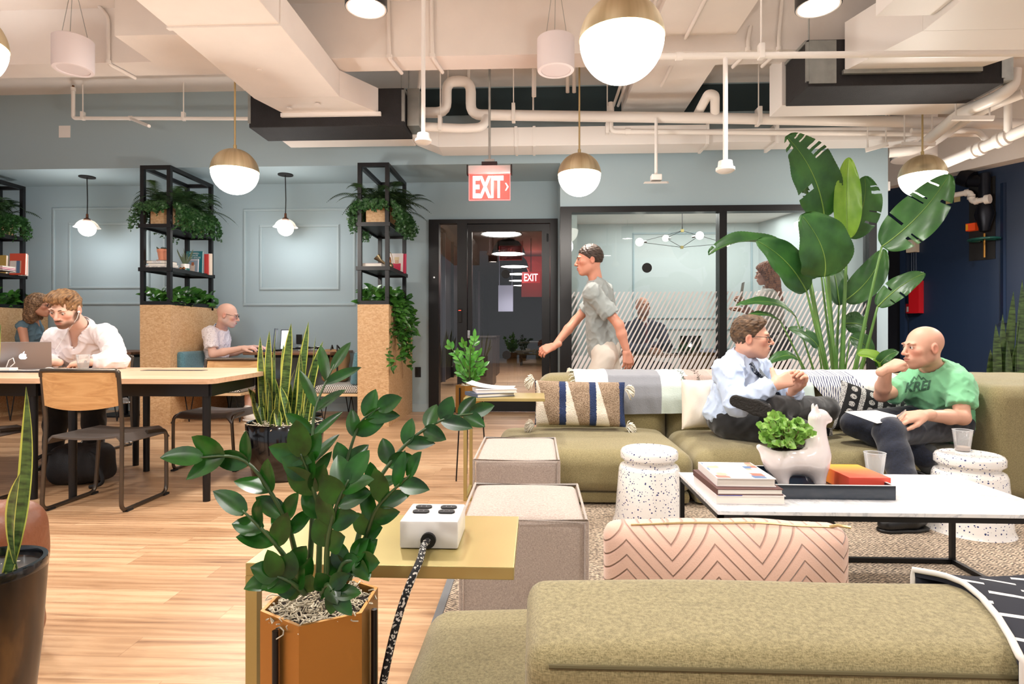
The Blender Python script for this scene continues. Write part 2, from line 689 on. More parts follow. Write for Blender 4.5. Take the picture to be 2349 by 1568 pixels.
def np_mesh(name, pieces, mats, parent=None, colors=None, smooth=True, kind=None, label=None, smooth_it=0):
 """pieces: list of (V, Q, material index); colours: list of per-vertex arrays or None"""
 vs, qs, mi, cc = [], [], [], []
 n = 0
 for k, (V, Q, m) in enumerate(pieces):
  vs.append(V)
  qs.append(Q + n)
  mi.append(np.full(len(Q), m) if np.isscalar(m) else m)
  if colors is not None:
   cc.append(colors[k])
  n += len(V)
 V = np.concatenate(vs)
 Q = np.concatenate(qs)
 off = wloc(parent) if parent else Vector((0, 0, 0))
 V = V - np.array([off.x, off.y, off.z])
 me = bpy.data.meshes.new(name)
 me.vertices.add(len(V))
 me.vertices.foreach_set('co', V.astype(np.float32).ravel())
 me.loops.add(len(Q) * 4)
 me.loops.foreach_set('vertex_index', Q.astype(np.int32).ravel())
 me.polygons.add(len(Q))
 me.polygons.foreach_set('loop_start', np.arange(0, len(Q) * 4, 4, dtype=np.int32))
 me.polygons.foreach_set('material_index', np.concatenate(mi).astype(np.int32))
 for m in (mats if isinstance(mats, (list, tuple)) else [mats]):
  me.materials.append(m)
 me.update(calc_edges=True)
 me.validate()
 if smooth:
  me.polygons.foreach_set('use_smooth', [True] * len(me.polygons))
 if colors is not None:
  C = np.concatenate(cc)
  C = np.concatenate([C, np.ones((len(C), 1))], 1)
  at = me.color_attributes.new('tint', 'FLOAT_COLOR', 'POINT')
  at.data.foreach_set('color', C.astype(np.float32).ravel())
 o = bpy.data.objects.new(name, me)
 COL.objects.link(o)
 if parent: o.parent = parent
 if kind: o['kind'] = kind
 if label: o['label'] = label
 return o
def soft(name, fn, lo, hi, h, material, parent=None, base=None, **kw):
 V, Q = sdf_mesh(fn, lo, hi, h)
 if parent is None and base is not None:
  V = V - V3(base)
 o = np_mesh(name, [(V, Q, 0)], material, parent, **kw)
 if parent is None and base is not None:
  o.location = base
 return o
def tint_mat(name, rough=0.5, sub=0.0, sheen=0.0, bump=0.0, bscale=300, spec=0.5):
 """colour comes from the 'tint' colour of the surface itself (skin, lips, beard stubble ...)"""
 m, nt, b = new_mat(name)
 a = nt.nodes.new('ShaderNodeVertexColor')
 a.layer_name = 'tint'
 nt.links.new(a.outputs['Color'], b.inputs['Base Color'])
 b.inputs['Roughness'].default_value = rough
 b.inputs['Specular IOR Level'].default_value = spec
 if sub:
  b.inputs['Subsurface Weight'].default_value = sub
  b.inputs['Subsurface Radius'].default_value = (0.012, 0.005, 0.003)
  b.inputs['Subsurface Scale'].default_value = 0.4
 b.inputs['Sheen Weight'].default_value = sheen
 if bump:
  tc = nt.nodes.new('ShaderNodeTexCoord')
  n = node(nt, 'ShaderNodeTexNoise', Scale=bscale, Detail=2)
  nt.links.new(tc.outputs['Object'], n.inputs['Vector'])
  bump_n(nt, b, n.outputs['Fac'], bump, 0.003)
 return m
def letters_fit(txt, w, h, origin, ux, uy, material, parent, **kw):
 vs, fs = text_mesh(txt, 1.0, **kw)
 x0, x1 = min(v.x for v in vs), max(v.x for v in vs)
 y0, y1 = min(v.y for v in vs), max(v.y for v in vs)
 o, ux, uy = Vector(origin), Vector(ux).normalized(), Vector(uy).normalized()
 mb = MB()
 mb.add([o + ux * ((v.x - (x0 + x1) / 2) / (x1 - x0) * w) + uy * ((v.y - (y0 + y1) / 2) / (y1 - y0) * h) for v in vs], fs)
 return mb.build('lettering', material, parent, fix=False)
# main dimensions
YB = 7.5      # panelled wall of the booths, and the corridor door
YW = 6.71     # wall with the meeting-room window, and the face of the header over the booths
ZN = 2.94     # underside of the header
ZS = 3.82     # concrete slab
NX = xY(1285, YW)
M_wall = mat('wall_paint_blue_grey', (158, 177, 185), 0.75, bump=0.03, bscale=300)
M_trimw = mat('trim_paint_blue_grey', (164, 182, 189), 0.55)
M_cream = mat('ceiling_paint_cream', (234, 227, 221), 0.7, bump=0.05, bscale=60, var=0.02)
M_white = mat('white_paint', (238, 233, 229), 0.5, bump=0.03, bscale=40)
M_pipe = mat('pipe_paint_white', (238, 232, 226), 0.4)
M_black = mat('black_steel', (15, 15, 18), 0.4, 0.2)
M_blackm = mat('black_matte', (16, 16, 18), 0.7)
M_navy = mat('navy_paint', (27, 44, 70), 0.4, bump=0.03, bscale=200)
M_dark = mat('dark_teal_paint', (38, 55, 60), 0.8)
M_galv = mat('galvanised_sheet', (165, 168, 165), 0.35, 0.7, var=0.12, vscale=12)
M_chrome = mat('brushed_chrome', (190, 190, 190), 0.25, 1.0)
M_glow = mat('lit_opal_glass', (255, 250, 242), 0.3, emis=(255, 246, 232), es=7.0)
M_glowdisc = mat('lit_lamp_disc', (255, 252, 246), 0.3, emis=(255, 248, 238), es=14.0)
def floor_material():
 m, nt, b = new_mat('oak_plank_floor')
 L = nt.links.new
 tc = nt.nodes.new('ShaderNodeTexCoord')
 sep = nt.nodes.new('ShaderNodeSeparateXYZ')
 L(tc.outputs['Object'], sep.inputs[0])
 RH, BW = 0.118, 1.35
 row = math_n(nt, 'FLOOR', math_n(nt, 'DIVIDE', sep.outputs[1], RH))
 wn = node(nt, 'ShaderNodeTexWhiteNoise', noise_dimensions='1D')
 L(row, wn.inputs['W'])
 sx = math_n(nt, 'MULTIPLY_ADD', wn.outputs['Value'], BW, sep.outputs[0])
 col = math_n(nt, 'FLOOR', math_n(nt, 'DIVIDE', sx, BW))
 cmb = nt.nodes.new('ShaderNodeCombineXYZ')
 L(col, cmb.inputs[0]); L(row, cmb.inputs[1])
 w2 = node(nt, 'ShaderNodeTexWhiteNoise', noise_dimensions='3D')
 L(cmb.outputs[0], w2.inputs['Vector'])
 # grain, shifted for every plank
 cg = nt.nodes.new('ShaderNodeCombineXYZ')
 L(math_n(nt, 'MULTIPLY', sx, 0.9), cg.inputs[0])
 L(math_n(nt, 'MULTIPLY', sep.outputs[1], 9.0), cg.inputs[1])
 L(math_n(nt, 'MULTIPLY', w2.outputs['Value'], 40.0), cg.inputs[2])
 n = node(nt, 'ShaderNodeTexNoise', Scale=1.9, Detail=9, Roughness=0.66, Distortion=1.3)
 L(cg.outputs[0], n.inputs['Vector'])
 # cathedral rings
 wv = node(nt, 'ShaderNodeTexWave', wave_type='RINGS', Scale=1.1, Distortion=7.0, Detail=3)
 wv.inputs['Detail Scale'].default_value = 0.8
 L(cg.outputs[0], wv.inputs['Vector'])
 g = mixc(nt, 0.16, n.outputs['Fac'], wv.outputs['Fac'])
 r = ramp(nt, [(0.24, srgb(138, 106, 82)), (0.38, srgb(184, 150, 118)), (0.50, srgb(205, 172, 138)), (0.62, srgb(216, 186, 153)), (0.76, srgb(228, 202, 172))])
 L(g, r.inputs['Fac'])
 pr = ramp(nt, [(0.0, srgb(202, 184, 166)), (0.5, srgb(228, 214, 200)), (1.0, srgb(250, 244, 236))])
 L(w2.outputs['Value'], pr.inputs['Fac'])
 c = mixc(nt, 0.95, r.outputs['Color'], pr.outputs['Color'], 'MULTIPLY')
 c = mixc(nt, 0.12, c, r.outputs['Color'])
 # joints
 fy = math_n(nt, 'FRACT', math_n(nt, 'DIVIDE', sep.outputs[1], RH))
 fx = math_n(nt, 'FRACT', math_n(nt, 'DIVIDE', sx, BW))
 jy = math_n(nt, 'LESS_THAN', fy, 0.016)
 jx = math_n(nt, 'LESS_THAN', fx, 0.0016)
 j = math_n(nt, 'MAXIMUM', jy, jx)
 c = mixc(nt, math_n(nt, 'MULTIPLY', j, 0.45), c, srgb(120, 80, 52))
 L(c, b.inputs['Base Color'])
 b.inputs['Roughness'].default_value = 0.36
 b.inputs['Specular IOR Level'].default_value = 0.45
 bump_n(nt, b, n.outputs['Fac'], 0.05, 0.003)
 return m
def osb_material():
 m, nt, b = new_mat('osb_board')
 L = nt.links.new
 mp = coords(nt, (46, 46, 80))
 v = node(nt, 'ShaderNodeTexVoronoi', Scale=1.6)
 nz = node(nt, 'ShaderNodeTexNoise', Scale=1.2, Detail=3, Distortion=0.6)
 L(mp.outputs[0], nz.inputs['Vector'])
 mv = mixc(nt, 0.35, mp.outputs[0], nz.outputs['Color'])
 L(mv, v.inputs['Vector'])
 sepc = nt.nodes.new('ShaderNodeSeparateColor')
 L(v.outputs['Color'], sepc.inputs[0])
 r = ramp(nt, [(0.0, srgb(160, 118, 76)), (0.3, srgb(192, 152, 108)), (0.65, srgb(208, 172, 130)), (1.0, srgb(226, 198, 160))])
 mp2 = coords(nt, (60, 60, 220), (0, 0.6, 0.4))
 n2 = node(nt, 'ShaderNodeTexNoise', Scale=1.0, Detail=5, Distortion=1.0)
 L(mp2.outputs[0], n2.inputs['Vector'])
 f = mixc(nt, 0.55, sepc.outputs[0], n2.outputs['Fac'])
 L(f, r.inputs['Fac'])
 n3 = node(nt, 'ShaderNodeTexNoise', Scale=0.9, Detail=2)
 L(mp.outputs[0], n3.inputs['Vector'])
 dk = ramp(nt, [(0.66, (0, 0, 0)), (0.72, (1, 1, 1))])
 L(n3.outputs['Fac'], dk.inputs['Fac'])
 c = mixc(nt, math_n(nt, 'MULTIPLY', dk.outputs['Color'], 0.4), r.outputs['Color'], srgb(120, 78, 44))
 L(c, b.inputs['Base Color'])
 b.inputs['Roughness'].default_value = 0.6
 bump_n(nt, b, f, 0.1, 0.004)
 return m
M_floor = floor_material()
M_osb = osb_material()
WXE_ = xY(2037, YW)
# floor, slab
struct('floor', MB().box(-14, 12, -5, 36, -0.1, 0), M_floor)
struct('ceiling', MB().box(-14, 12, -5, YB + 0.3, ZS, ZS + 0.2).box(WXE_, 12, YB + .3, 13, ZS, ZS + .2), M_cream)
# cross beam and long beam
yb0, yb1 = 4.95, 5.21
struct('ceiling_beam', MB().box(-14, 12, yb0, yb1, 3.347, ZS), M_cream)
struct('ceiling_beam', MB().box(xY(1425, YW), xY(1566, YW), -4, YW, zY(262, YW, 1500), ZS + .01), M_cream)
# booth wall with the door opening
DX0, DX1, DZ = xY(985, YB), xY(1283, YB), zY(503, YB)
mb = MB()
mb.box(-14, DX0, YB, YB + 0.15, 0, ZN)
mb.box(DX0, DX1, YB, YB + 0.15, DZ, ZN)
mb.box(DX1, NX + 0.05, YB, YB + 0.15, 0, ZN)
struct('wall_back', mb, M_wall)
# header over the booths (its underside is the booths' ceiling)
struct('wall_header', MB().box(-14, NX, YW, YB + 0.15, ZN, ZS), M_wall)
# meeting-room wall
WZ = zY(472, YW, 1600)
WX0, WX1, WXE = xY(1285, YW), xY(2008, YW), xY(2037, YW)
mb = MB()
mb.box(NX, WXE, YW, YW + 0.12, WZ, ZS)
mb.box(WX1, WXE, YW, YW + 0.12, 0, WZ)
struct('wall_window', mb, M_wall)
struct('wall_return', MB().box(NX, NX + 0.12, YW + 0.12, YB + 0.15, 0, ZS), M_wall)
struct('wall_corner', MB().box(WXE - 0.1, WXE, YW + 0.12, 9.6, 0, ZS), M_navy)
# dark slab recess behind the ducts
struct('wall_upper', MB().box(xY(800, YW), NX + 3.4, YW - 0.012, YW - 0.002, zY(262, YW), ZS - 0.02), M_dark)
# baseboards
struct('baseboard_back', MB().box(-8, DX0, YB - 0.015, YB, 0, 0.1), M_trimw)
def moulding(x0, x1, y0, y1, idx, Y=YB, w=0.028):
 X0, X1 = xY(x0, Y), xY(x1, Y)
 Z1, Z0 = zY(y0, Y, (x0 + x1) / 2), zY(y1, Y, (x0 + x1) / 2)
 mb = MB()
 for (a, b_, c, d) in ((X0, X1, Z1 - w, Z1), (X0, X1, Z0, Z0 + w), (X0, X0 + w, Z0 + w, Z1 - w), (X1 - w, X1, Z0 + w, Z1 - w)):
  mb.box(a, b_, Y - 0.016, Y, c, d, 0.005)
 i = 0.008
 for (a, b_, c, d) in ((X0 - i, X1 + i, Z1, Z1 + i), (X0 - i, X1 + i, Z0 - i, Z0), (X0 - i, X0, Z0, Z1), (X1, X1 + i, Z0, Z1)):
  mb.box(a, b_, Y - 0.009, Y, c, d, 0.002)
 struct('trim_%d' % idx, mb, M_trimw)
moulding(122, 380, 476, 698, 1)
moulding(159, 343, 511, 661, 2)
moulding(560, 815, 479, 700, 3)
moulding(597, 778, 516, 664, 4)
# corridor door
M_glass = glass_mat('window_glass', (0.95, 0.98, 0.97), 1.0)
M_glassd = glass_mat('door_glass', (0.95, 0.96, 0.96), 1.3)
door = thing('door_1', None, None, ((DX0 + DX1) / 2, YB, 0)); door['kind'] = 'structure'
def fx(px): return xY(px, YB)
mb = MB()
y0, y1 = YB - 0.05, YB + 0.1
mb.box(DX0, fx(1008), y0, y1, 0, DZ)
mb.box(fx(1050), fx(1072), y0, y1, 0, DZ)
mb.box(fx(1262), DX1, y0, y1, 0, DZ)
mb.box(fx(1008), fx(1050), y0, y1, zY(512, YB), DZ)
mb.box(fx(1072), fx(1262), y0, y1, zY(513, YB), DZ)
mb.box(fx(1008), fx(1050), y0, y1, 0, zY(936, YB))
mb.build('door_frame', M_black, door)
mb = MB()
y0, y1 = YB - 0.02, YB + 0.04
mb.box(fx(1073), fx(1083), y0, y1, 0.01, zY(514, YB))
mb.box(fx(1243), fx(1261), y0, y1, 0.01, zY(514, YB))
mb.box(fx(1083), fx(1243), y0, y1, zY(530, YB), zY(514, YB))
mb.box(fx(1083), fx(1243), y0, y1, 0.01, zY(905, YB))
leaf = mb.build('door_leaf', M_black, door)
MB().box(fx(1083), fx(1243), YB + 0.005, YB + 0.012, zY(905, YB), zY(530, YB)).build('glass', M_glassd, leaf)
MB().box(fx(1008), fx(1050), YB + 0.005, YB + 0.012, zY(936, YB), zY(512, YB)).build('side_glass', M_glassd, door)
mb = MB()
p = atY(1074, 770, YB - 0.02)
mb.box(p.x - .01, p.x + .025, YB - .035, YB - .02, p.z - .03, p.z + .07, .004)
mb.tube([(p.x + .01, YB - .035, p.z), (p.x + .01, YB - .08, p.z), (p.x + .13, YB - .08, p.z - .012)], .009, 8)
mb.build('handle', M_chrome, leaf)
for (px, py) in ((1160, 628), (1162, 814)):
 c = atY(px, py, YB)
 MB().cyl((c.x, YB - .001, c.z), (c.x, YB + .004, c.z), .055, seg=28).build('glass_dot', M_blackm, leaf)
mb = MB()
c = atY(1055, 725, YB - .05)
mb.box(c.x - .02, c.x + .025, YB - .075, YB - .05, c.z - .08, c.z + .1, .006)
rd = mb.build('card_reader', M_blackm, door)
MB().box(c.x - .014, c.x + .018, YB - .077, YB - .074, c.z + .07, c.z + .076).build('reader_light', mat('red_led', (255, 60, 40), .4, emis=(255, 70, 50), es=4), rd)
c = atY(996, 636, YB - .05)
MB().cyl((c.x, YB - .056, c.z), (c.x, YB - .05, c.z), .012).build('key_switch', M_chrome, door)
mb = MB()
for py in (545, 880):
 c = atY(1256, py, YB - .02)
 mb.cyl((c.x, YB - .03, c.z - .05), (c.x, YB - .03, c.z + .05), .01)
mb.build('hinge', M_black, leaf)
# corridor behind the door
CL, CR, CZ, CE = -1.95, 1.15, 3.1, 24.0
M_corr = mat('corridor_dark_paint', (16, 17, 24), .5)
struct('corridor_ceiling', MB().box(CL - .1, 2.2, YB + .15, CE, CZ, CZ + .1), mat('corridor_ceiling', (62, 56, 54), .8))
mb = MB().box(CL - .1, CL, YB + .15, CE, 0, CZ)
struct('corridor_wall_left', mb, M_corr)
for k in range(11):
 y = YB + 0.9 + k * 1.25
 mb = MB().box(CL, CL + .06, y, y + .06, 0, CZ)
 struct('trim_%d' % (20 + k), mb, mat('corridor_mullion', (150, 150, 165), .3, .8) if k % 3 == 0 else M_black)
struct('corridor_wall_right', MB().box(2.1, 2.2, 9.7, CE, 0, CZ), mat('corridor_red_wall', (120, 30, 26), .6))
struct('corridor_glow_panel', MB().box(xY(1196, 16), 2.1, 16, 16.1, 2.0, CZ), MATS['corridor_red_wall'])  # panel put in to carry the red glow behind the EXIT sign
lamp('POINT', (xY(1225, 15), 15.2, 2.7), 30, (1, .2, .16), .2)  # added red lamp without a fitting, makes the panel glow
struct('corridor_wall_end', MB().box(CL, 2.2, CE, CE + .1, 0, CZ), M_corr)
M_shade = mat('black_dome_shade', (24, 24, 24), .5)
for k, (px, py, Y) in enumerate(((1150, 538, 8.6), (1166, 583, 10.4), (1180, 612, 12.6), (1187, 629, 14.6), (1190, 644, 17.2), (1196, 655, 20.5))):
 p = atY(px, py, Y)
 t = thing('dome_pendant', 'black dome pendant lamp in the corridor, %s' % ['closest behind the door glass', 'second behind the door glass', 'third one along', 'fourth one along', 'fifth one along', 'last before the far end'][k], 'pendant lamp', (p.x, Y, p.z), 'black dome pendants in the corridor')
 MB().lathe([(.30, 0), (.295, .03), (.26, .13), (.19, .22), (.08, .27), (.03, .28), (.03, .34)], p, 28, cap0=False).build('shade', M_shade, t, 40)
 MB().cyl((p.x, p.y, p.z + .34), (p.x, p.y, CZ), .006, seg=6).build('cord', M_blackm, t)
 MB().cyl((p.x, p.y, p.z + .01), (p.x, p.y, p.z + .03), .28, seg=28).build('lit_disc', M_glowdisc, t)
 if k < 4: lamp('SPOT', (p.x, p.y, p.z - .01), 150, (1, .93, .86), .2, parent=t, spot=2.4)
# things far down the corridor
M_sil = mat('dark_wood_cabinet', (52, 40, 34), .5)
for k, (px, w, Y, h) in enumerate(((1105, .5, 11.5, .95), (1120, .5, 14.5, .95))):
 x = xY(px, Y)
 t = thing('corridor_cabinet', ['dark low cabinet on the corridor floor, nearer one', 'dark low cabinet further down the corridor'][k], 'cabinet', (x, Y, 0), 'cabinets along the corridor')
 MB().box(x - w / 2, x + w / 2, Y - .5, Y + .5, 0, h - .03, .01).build('body', M_sil, t)
 MB().box(x - w / 2 - .01, x + w / 2 + .01, Y - .52, Y + .52, h - .03, h, .005).build('top', M_sil, t)
# far lounge table with papers, chairs and a lit screen beyond
Y = 19.0
x = xY(1200, Y)
t = thing('corridor_table', 'dark table with papers at the far end of the corridor', 'table', (x, Y, 0))
MB().box(x - .1, x + 1.6, Y - .5, Y + .5, .70, .74).build('table_top', M_sil, t)
for (i, j) in ((-.05, -.45), (1.55, -.45), (-.05, .45), (1.55, .45)):
 MB().box(x + i - .03, x + i + .03, Y + j - .03, Y + j + .03, 0, .70).build('leg', M_black, t)
for k in range(3):
 single(MB().box(x + .2 + k * .45, x + .5 + k * .45, Y - .3, Y + .1, .74, .755), 'paper_stack', mat('paper', (238, 236, 232), .7), 'pile of papers on the far corridor table, %s' % ['left end', 'in the middle', 'right end'][k], 'papers', 'papers on the far corridor table')
p = atY(1160, 684, 13.5)
tag(MB().box(p.x - .17, p.x + .17, 13.5, 13.53, p.z - .3, p.z + .3).box(p.x - .15, p.x - .14, 13.51, 13.52, p.z + .3, CZ).box(p.x + .14, p.x + .15, 13.51, 13.52, p.z + .3, CZ).build('hanging_banner', mat('pale_banner', (150, 152, 176), .6, emis=(150, 152, 180), es=.25)), 'pale blue lit panel hanging in the corridor', 'panel')
# exit sign in the corridor
M_red = mat('exit_red_lit', (255, 60, 60), .4, emis=(255, 40, 48), es=3.2)
p = atY(1218, 636, 13.0)
t = thing('exit_sign', 'small red lit EXIT sign far down the corridor', 'exit sign', (p.x, 13.0, p.z - .12))
MB().box(p.x - .2, p.x + .2, 13.0, 13.03, p.z - .12, p.z + .12).build('panel', mat('exit_panel_dark', (120, 20, 24), .4, emis=(200, 20, 26), es=.6), t)
letters_fit('EXIT', .3, .16, (p.x, 12.994, p.z), (1, 0, 0), (0, 0, 1), mat('exit_letters_lit', (255, 220, 220), .4, emis=(255, 190, 190), es=5), t, bold=.004)
MB().cyl((p.x, 13.015, p.z + .12), (p.x, 13.015, CZ), .01, seg=6).build('rod', M_blackm, t)
# meeting room behind the window
win = thing('window_1', None, None, ((WX0 + WX1) / 2, YW, 0)); win['kind'] = 'structure'
def wx(px): return xY(px, YW)
mb = MB()
fy0, fy1 = YW - .03, YW + .09
mb.box(wx(1285), wx(1311), fy0, fy1, 0, WZ)
mb.box(wx(1990), wx(2008), fy0, fy1, 0, WZ)
mb.box(wx(1311), wx(1990), fy0, fy1, zY(486, YW, 1600), WZ)
mb.box(wx(1311), wx(1990), fy0, fy1, 0, .09)
mb.build('frame', M_black, win)
MB().box(wx(1648), wx(1665), fy0 - .01, fy1 + .01, .09, zY(486, YW, 1600)).build('mullion', M_black, win)
gy = YW + .03
panes = ((wx(1311), wx(1648)), (wx(1665), wx(1990)))
ztop = zY(486, YW, 1600)
for (a, b_) in panes:
 MB().box(a, b_, gy, gy + .008, .09, ztop).build('pane', M_glass, win)
# frosted film: slanted bars, thin above and wide below
M_film = mat('frosted_film', (226, 222, 222), .8, alpha=.86)
z_t, z_m, z_b = zY(668, YW, 1600), zY(816, YW, 1600), .09
def slant(mb, a, b_, x, w, za, zb, ref):
 """a bar leaning to the right going up, clipped to a..b_"""
 sl = .52
 pts = []
 P = [(x + (za - ref) * sl, za), (x + w + (za - ref) * sl, za), (x + w + (zb - ref) * sl, zb), (x + (zb - ref) * sl, zb)]
 for side, lim in ((1, a), (-1, b_)):
  Q = []
  for i in range(len(P)):
   p, q = P[i], P[(i + 1) % len(P)]
   ip, iq = (p[0] - lim) * side >= 0, (q[0] - lim) * side >= 0
   if ip: Q.append(p)
   if ip != iq:
    t_ = (lim - p[0]) / (q[0] - p[0])
    Q.append((lim, p[1] + (q[1] - p[1]) * t_))
  P = Q
  if len(P) < 3: return
 mb.poly3([(p[0], gy - .002, p[1]) for p in P], .0015, (0, 1, 0))
mb = MB()
pitch = .0515
for (a, b_) in panes:
 x = a - 2.0
 while x < b_ + 1.5:
  slant(mb, a, b_, x, .019, z_m, z_t, z_m)
  slant(mb, a, b_, x - .008, .034, z_b, z_m, z_m)
  x += pitch
mb.build('frosted_stripes', M_film, win)
c = atY(1484, 614, gy)
MB().cyl((c.x, gy - .004, c.z), (c.x, gy - .001, c.z), .056, seg=28).build('glass_dot', M_blackm, win)
RZ, RB = 2.62, 8.75
M_rwall = mat('meeting_room_paint', (190, 200, 202), .75)
struct('meeting_room_ceiling', MB().box(NX + .12, 4.0, YW + .12, RB + .1, RZ, RZ + .1), mat('meeting_ceiling', (236, 232, 228), .8))
struct('meeting_room_wall_back', MB().box(NX + .1, xY(1740, RB) + .3, RB, RB + .1, 0, RZ), M_rwall)
mb = MB()
mb.poly3([(WX1, YW + .12, 0), (xY(1740, RB), RB, 0), (xY(1740, RB), RB, RZ), (WX1, YW + .12, RZ)], .08, (1, .2, 0))
struct('meeting_room_wall_right', mb, M_rwall)
struct('meeting_room_wall_left', MB().box(NX + .12, NX + .2, YW + .12, RB, 0, RZ), M_rwall)
for i, (a, b_, c, d) in enumerate(((1452, 1725, 534, 730), (1452, 1725, 752, 800))):
 moulding(a, b_, c, d, 5 + i, RB - .0, .02)
lamp('AREA', (2.2, 7.8, RZ - .02), 40, (1, .97, .93), 2.2, (0, 0, 0), sx=1.0)
# navy wall on the right
def camP(px, depth, z):
 d = ray(px, 765)
 c, s = cos(YAW), sin(YAW)
 x = (px - 1174.5) / FPX
 return Vector((x * depth * c - depth * s, x * depth * s + depth * c, z))
NZ = 3.0
A, B = camP(2085, 7.95, 0), camP(2349, 6.84, 0)
nd = (B - A).normalized()
B2 = B + nd * 2.5
nn = Vector((-nd.y, nd.x, 0))
if nn.y > 0: nn = -nn                        # faces the camera
def onwall(px, py, off=0.0):
 """point on the navy wall under a pixel"""
 d = ray(px, py)
 o = Vector((0, 0, 1))
 P0 = A + nn * off
 t = (P0 - o).dot(nn) / d.dot(nn)
 return o + d * t
mb = MB().poly3([A, B2, B2 + Vector((0, 0, NZ)), A + Vector((0, 0, NZ))], .1, -nn)
struct('wall_navy', mb, M_navy)
A2 = camP(2030, 8.3, 0)
mb = MB().poly3([A2 + Vector((-.2, 0, 0)), A + Vector((.02, 0, 0)), A + Vector((.02, 0, NZ)), A2 + Vector((-.2, 0, NZ))], .1, (0, 1, 0))
struct('wall_navy_end', mb, M_navy)
# cream bulkhead above the navy wall
mb = MB().poly3([A2 - nd * .2 + nn * .25, B2 + nn * .25, B2 - nn * .3, A2 - nn * .3 - nd * .2], ZS - NZ, (0, 0, 1))
mb.v = [(p[0], p[1], p[2] + NZ) for p in mb.v]
struct('ceiling_bulkhead', mb, M_cream)
# vertical batten and short rail on the wall
up = Vector((0, 0, 1))
c0, c1 = onwall(2302, 738), onwall(2302, 420)
mb = MB().bar(c0 + nn * .012, Vector((c0.x, c0.y, c1.z)) + nn * .012, .045, .03)
mb.bar(c0 + nn * .02 - nd * .02, c0 + nn * .02 + nd * .35, .03, .03)
struct('trim_9', mb, M_navy)
# dark door at the far end
c = camP(2062, 8.12, 0)
dd = thing('door_2', None, None, (c.x, c.y, 0)); dd['kind'] = 'structure'
a_, b_ = camP(2040, 8.16, 0), camP(2078, 7.98, 0)
dn = (b_ - a_).normalized(); dnn = Vector((dn.y, -dn.x, 0))
mb = MB()
mb.obox((a_ + b_) / 2 + up * 1.2 + dnn * .05, dn, dnn, up, (b_ - a_).length / 2, .02, 1.2)
mb.build('door_leaf', mat('dark_door_paint', (14, 16, 24), .5), dd)
mb = MB()
mb.obox(b_ + up * 1.23 + dnn * .06, dn, dnn, up, .03, .035, 1.23)
mb.obox((a_ + b_) / 2 + up * 2.44 + dnn * .06, dn, dnn, up, (b_ - a_).length / 2, .035, .03)
mb.build('door_frame', M_navy, dd)
p = atY(2045, 905 - 90, 8.0)
# equipment on the navy wall
def wobj(px0, py0, px1, py1, depth, mb, off=0.0):
 """box standing off the navy wall, given by two opposite pixels on the wall plane"""
 P, Q = onwall(px0, py0), onwall(px1, py1)
 c = (P + Q) / 2 + nn * (depth / 2 + off)
 w = abs((Q - P).dot(nd)) / 2
 mb.obox(c, nd, nn, up, w, depth / 2, abs(P.z - Q.z) / 2)
 return c
mb = MB(); c = wobj(2096, 645, 2119, 718, .12, mb)
t = thing('fire_alarm_cabinet', 'red metal fire alarm box with keyhole on the navy wall', 'fire alarm', c - up * .2)
M_rednw = mat('fire_red_enamel', (196, 24, 34), .35)
mb.build('cabinet', M_rednw, t)
mb = MB(); mb.obox(c + nn * .0 - nd * (abs((onwall(2096, 645) - onwall(2119, 645)).dot(nd)) / 2 + .004), nn, nd, up, .045, .004, .16)
mb.build('front_plate', M_rednw, t)
mb = MB(); mb.obox(c + up * .09 - nd * (abs((onwall(2096, 645) - onwall(2119, 645)).dot(nd)) / 2 + .01), nn, nd, up, .012, .003, .03)
mb.build('key_slot', M_blackm, t)
mb = MB(); mb.obox(c - up * .02 - nd * (abs((onwall(2096, 645) - onwall(2119, 645)).dot(nd)) / 2 + .01), nn, nd, up, .035, .003, .004)
mb.obox(c - up * .02 - nd * (abs((onwall(2096, 645) - onwall(2119, 645)).dot(nd)) / 2 + .01), nn, nd, up, .004, .003, .02)
mb.build('white_marking', mat('plain_white', (240, 240, 238), .5), t)
mb = MB(); c = wobj(2084, 697, 2094, 718, .06, mb)
t = thing('alarm_pull_station', 'small red and white alarm pull box beside the red cabinet', 'alarm pull', c - up * .06)
mb.build('body', M_rednw, t)
mb = MB(); mb.obox(c + nn * .032 - up * .01, nd, nn, up, .016, .002, .035)
mb.build('white_label', MATS['plain_white'], t)
mb = MB(); c = wobj(2088, 552, 2109, 578, .1, mb)
t = thing('alarm_siren', 'cream alarm siren box high on the navy wall', 'siren', c - up * .08)
mb.build('housing', mat('cream_plastic', (226, 216, 196), .5), t)
mb = MB(); mb.obox(c + nn * .052 + up * .02, nd, nn, up, .02, .002, .035)
mb.build('strobe_lens', mat('clear_lens', (240, 240, 240), .15), t)
for k in range(3):
 c0, c1 = onwall(2094 + k * 5, 578), onwall(2094 + k * 5, 648)
 t2 = single(MB().cyl(c0 + nn * .03, Vector((c0.x, c0.y, c1.z)) + nn * .03, .012, seg=8), 'wall_conduit', M_navy, 'navy painted conduit between siren and red cabinet, %s' % ['nearest the corner', 'middle one', 'nearest the valve'][k], 'conduit', 'conduits under the siren', 50)
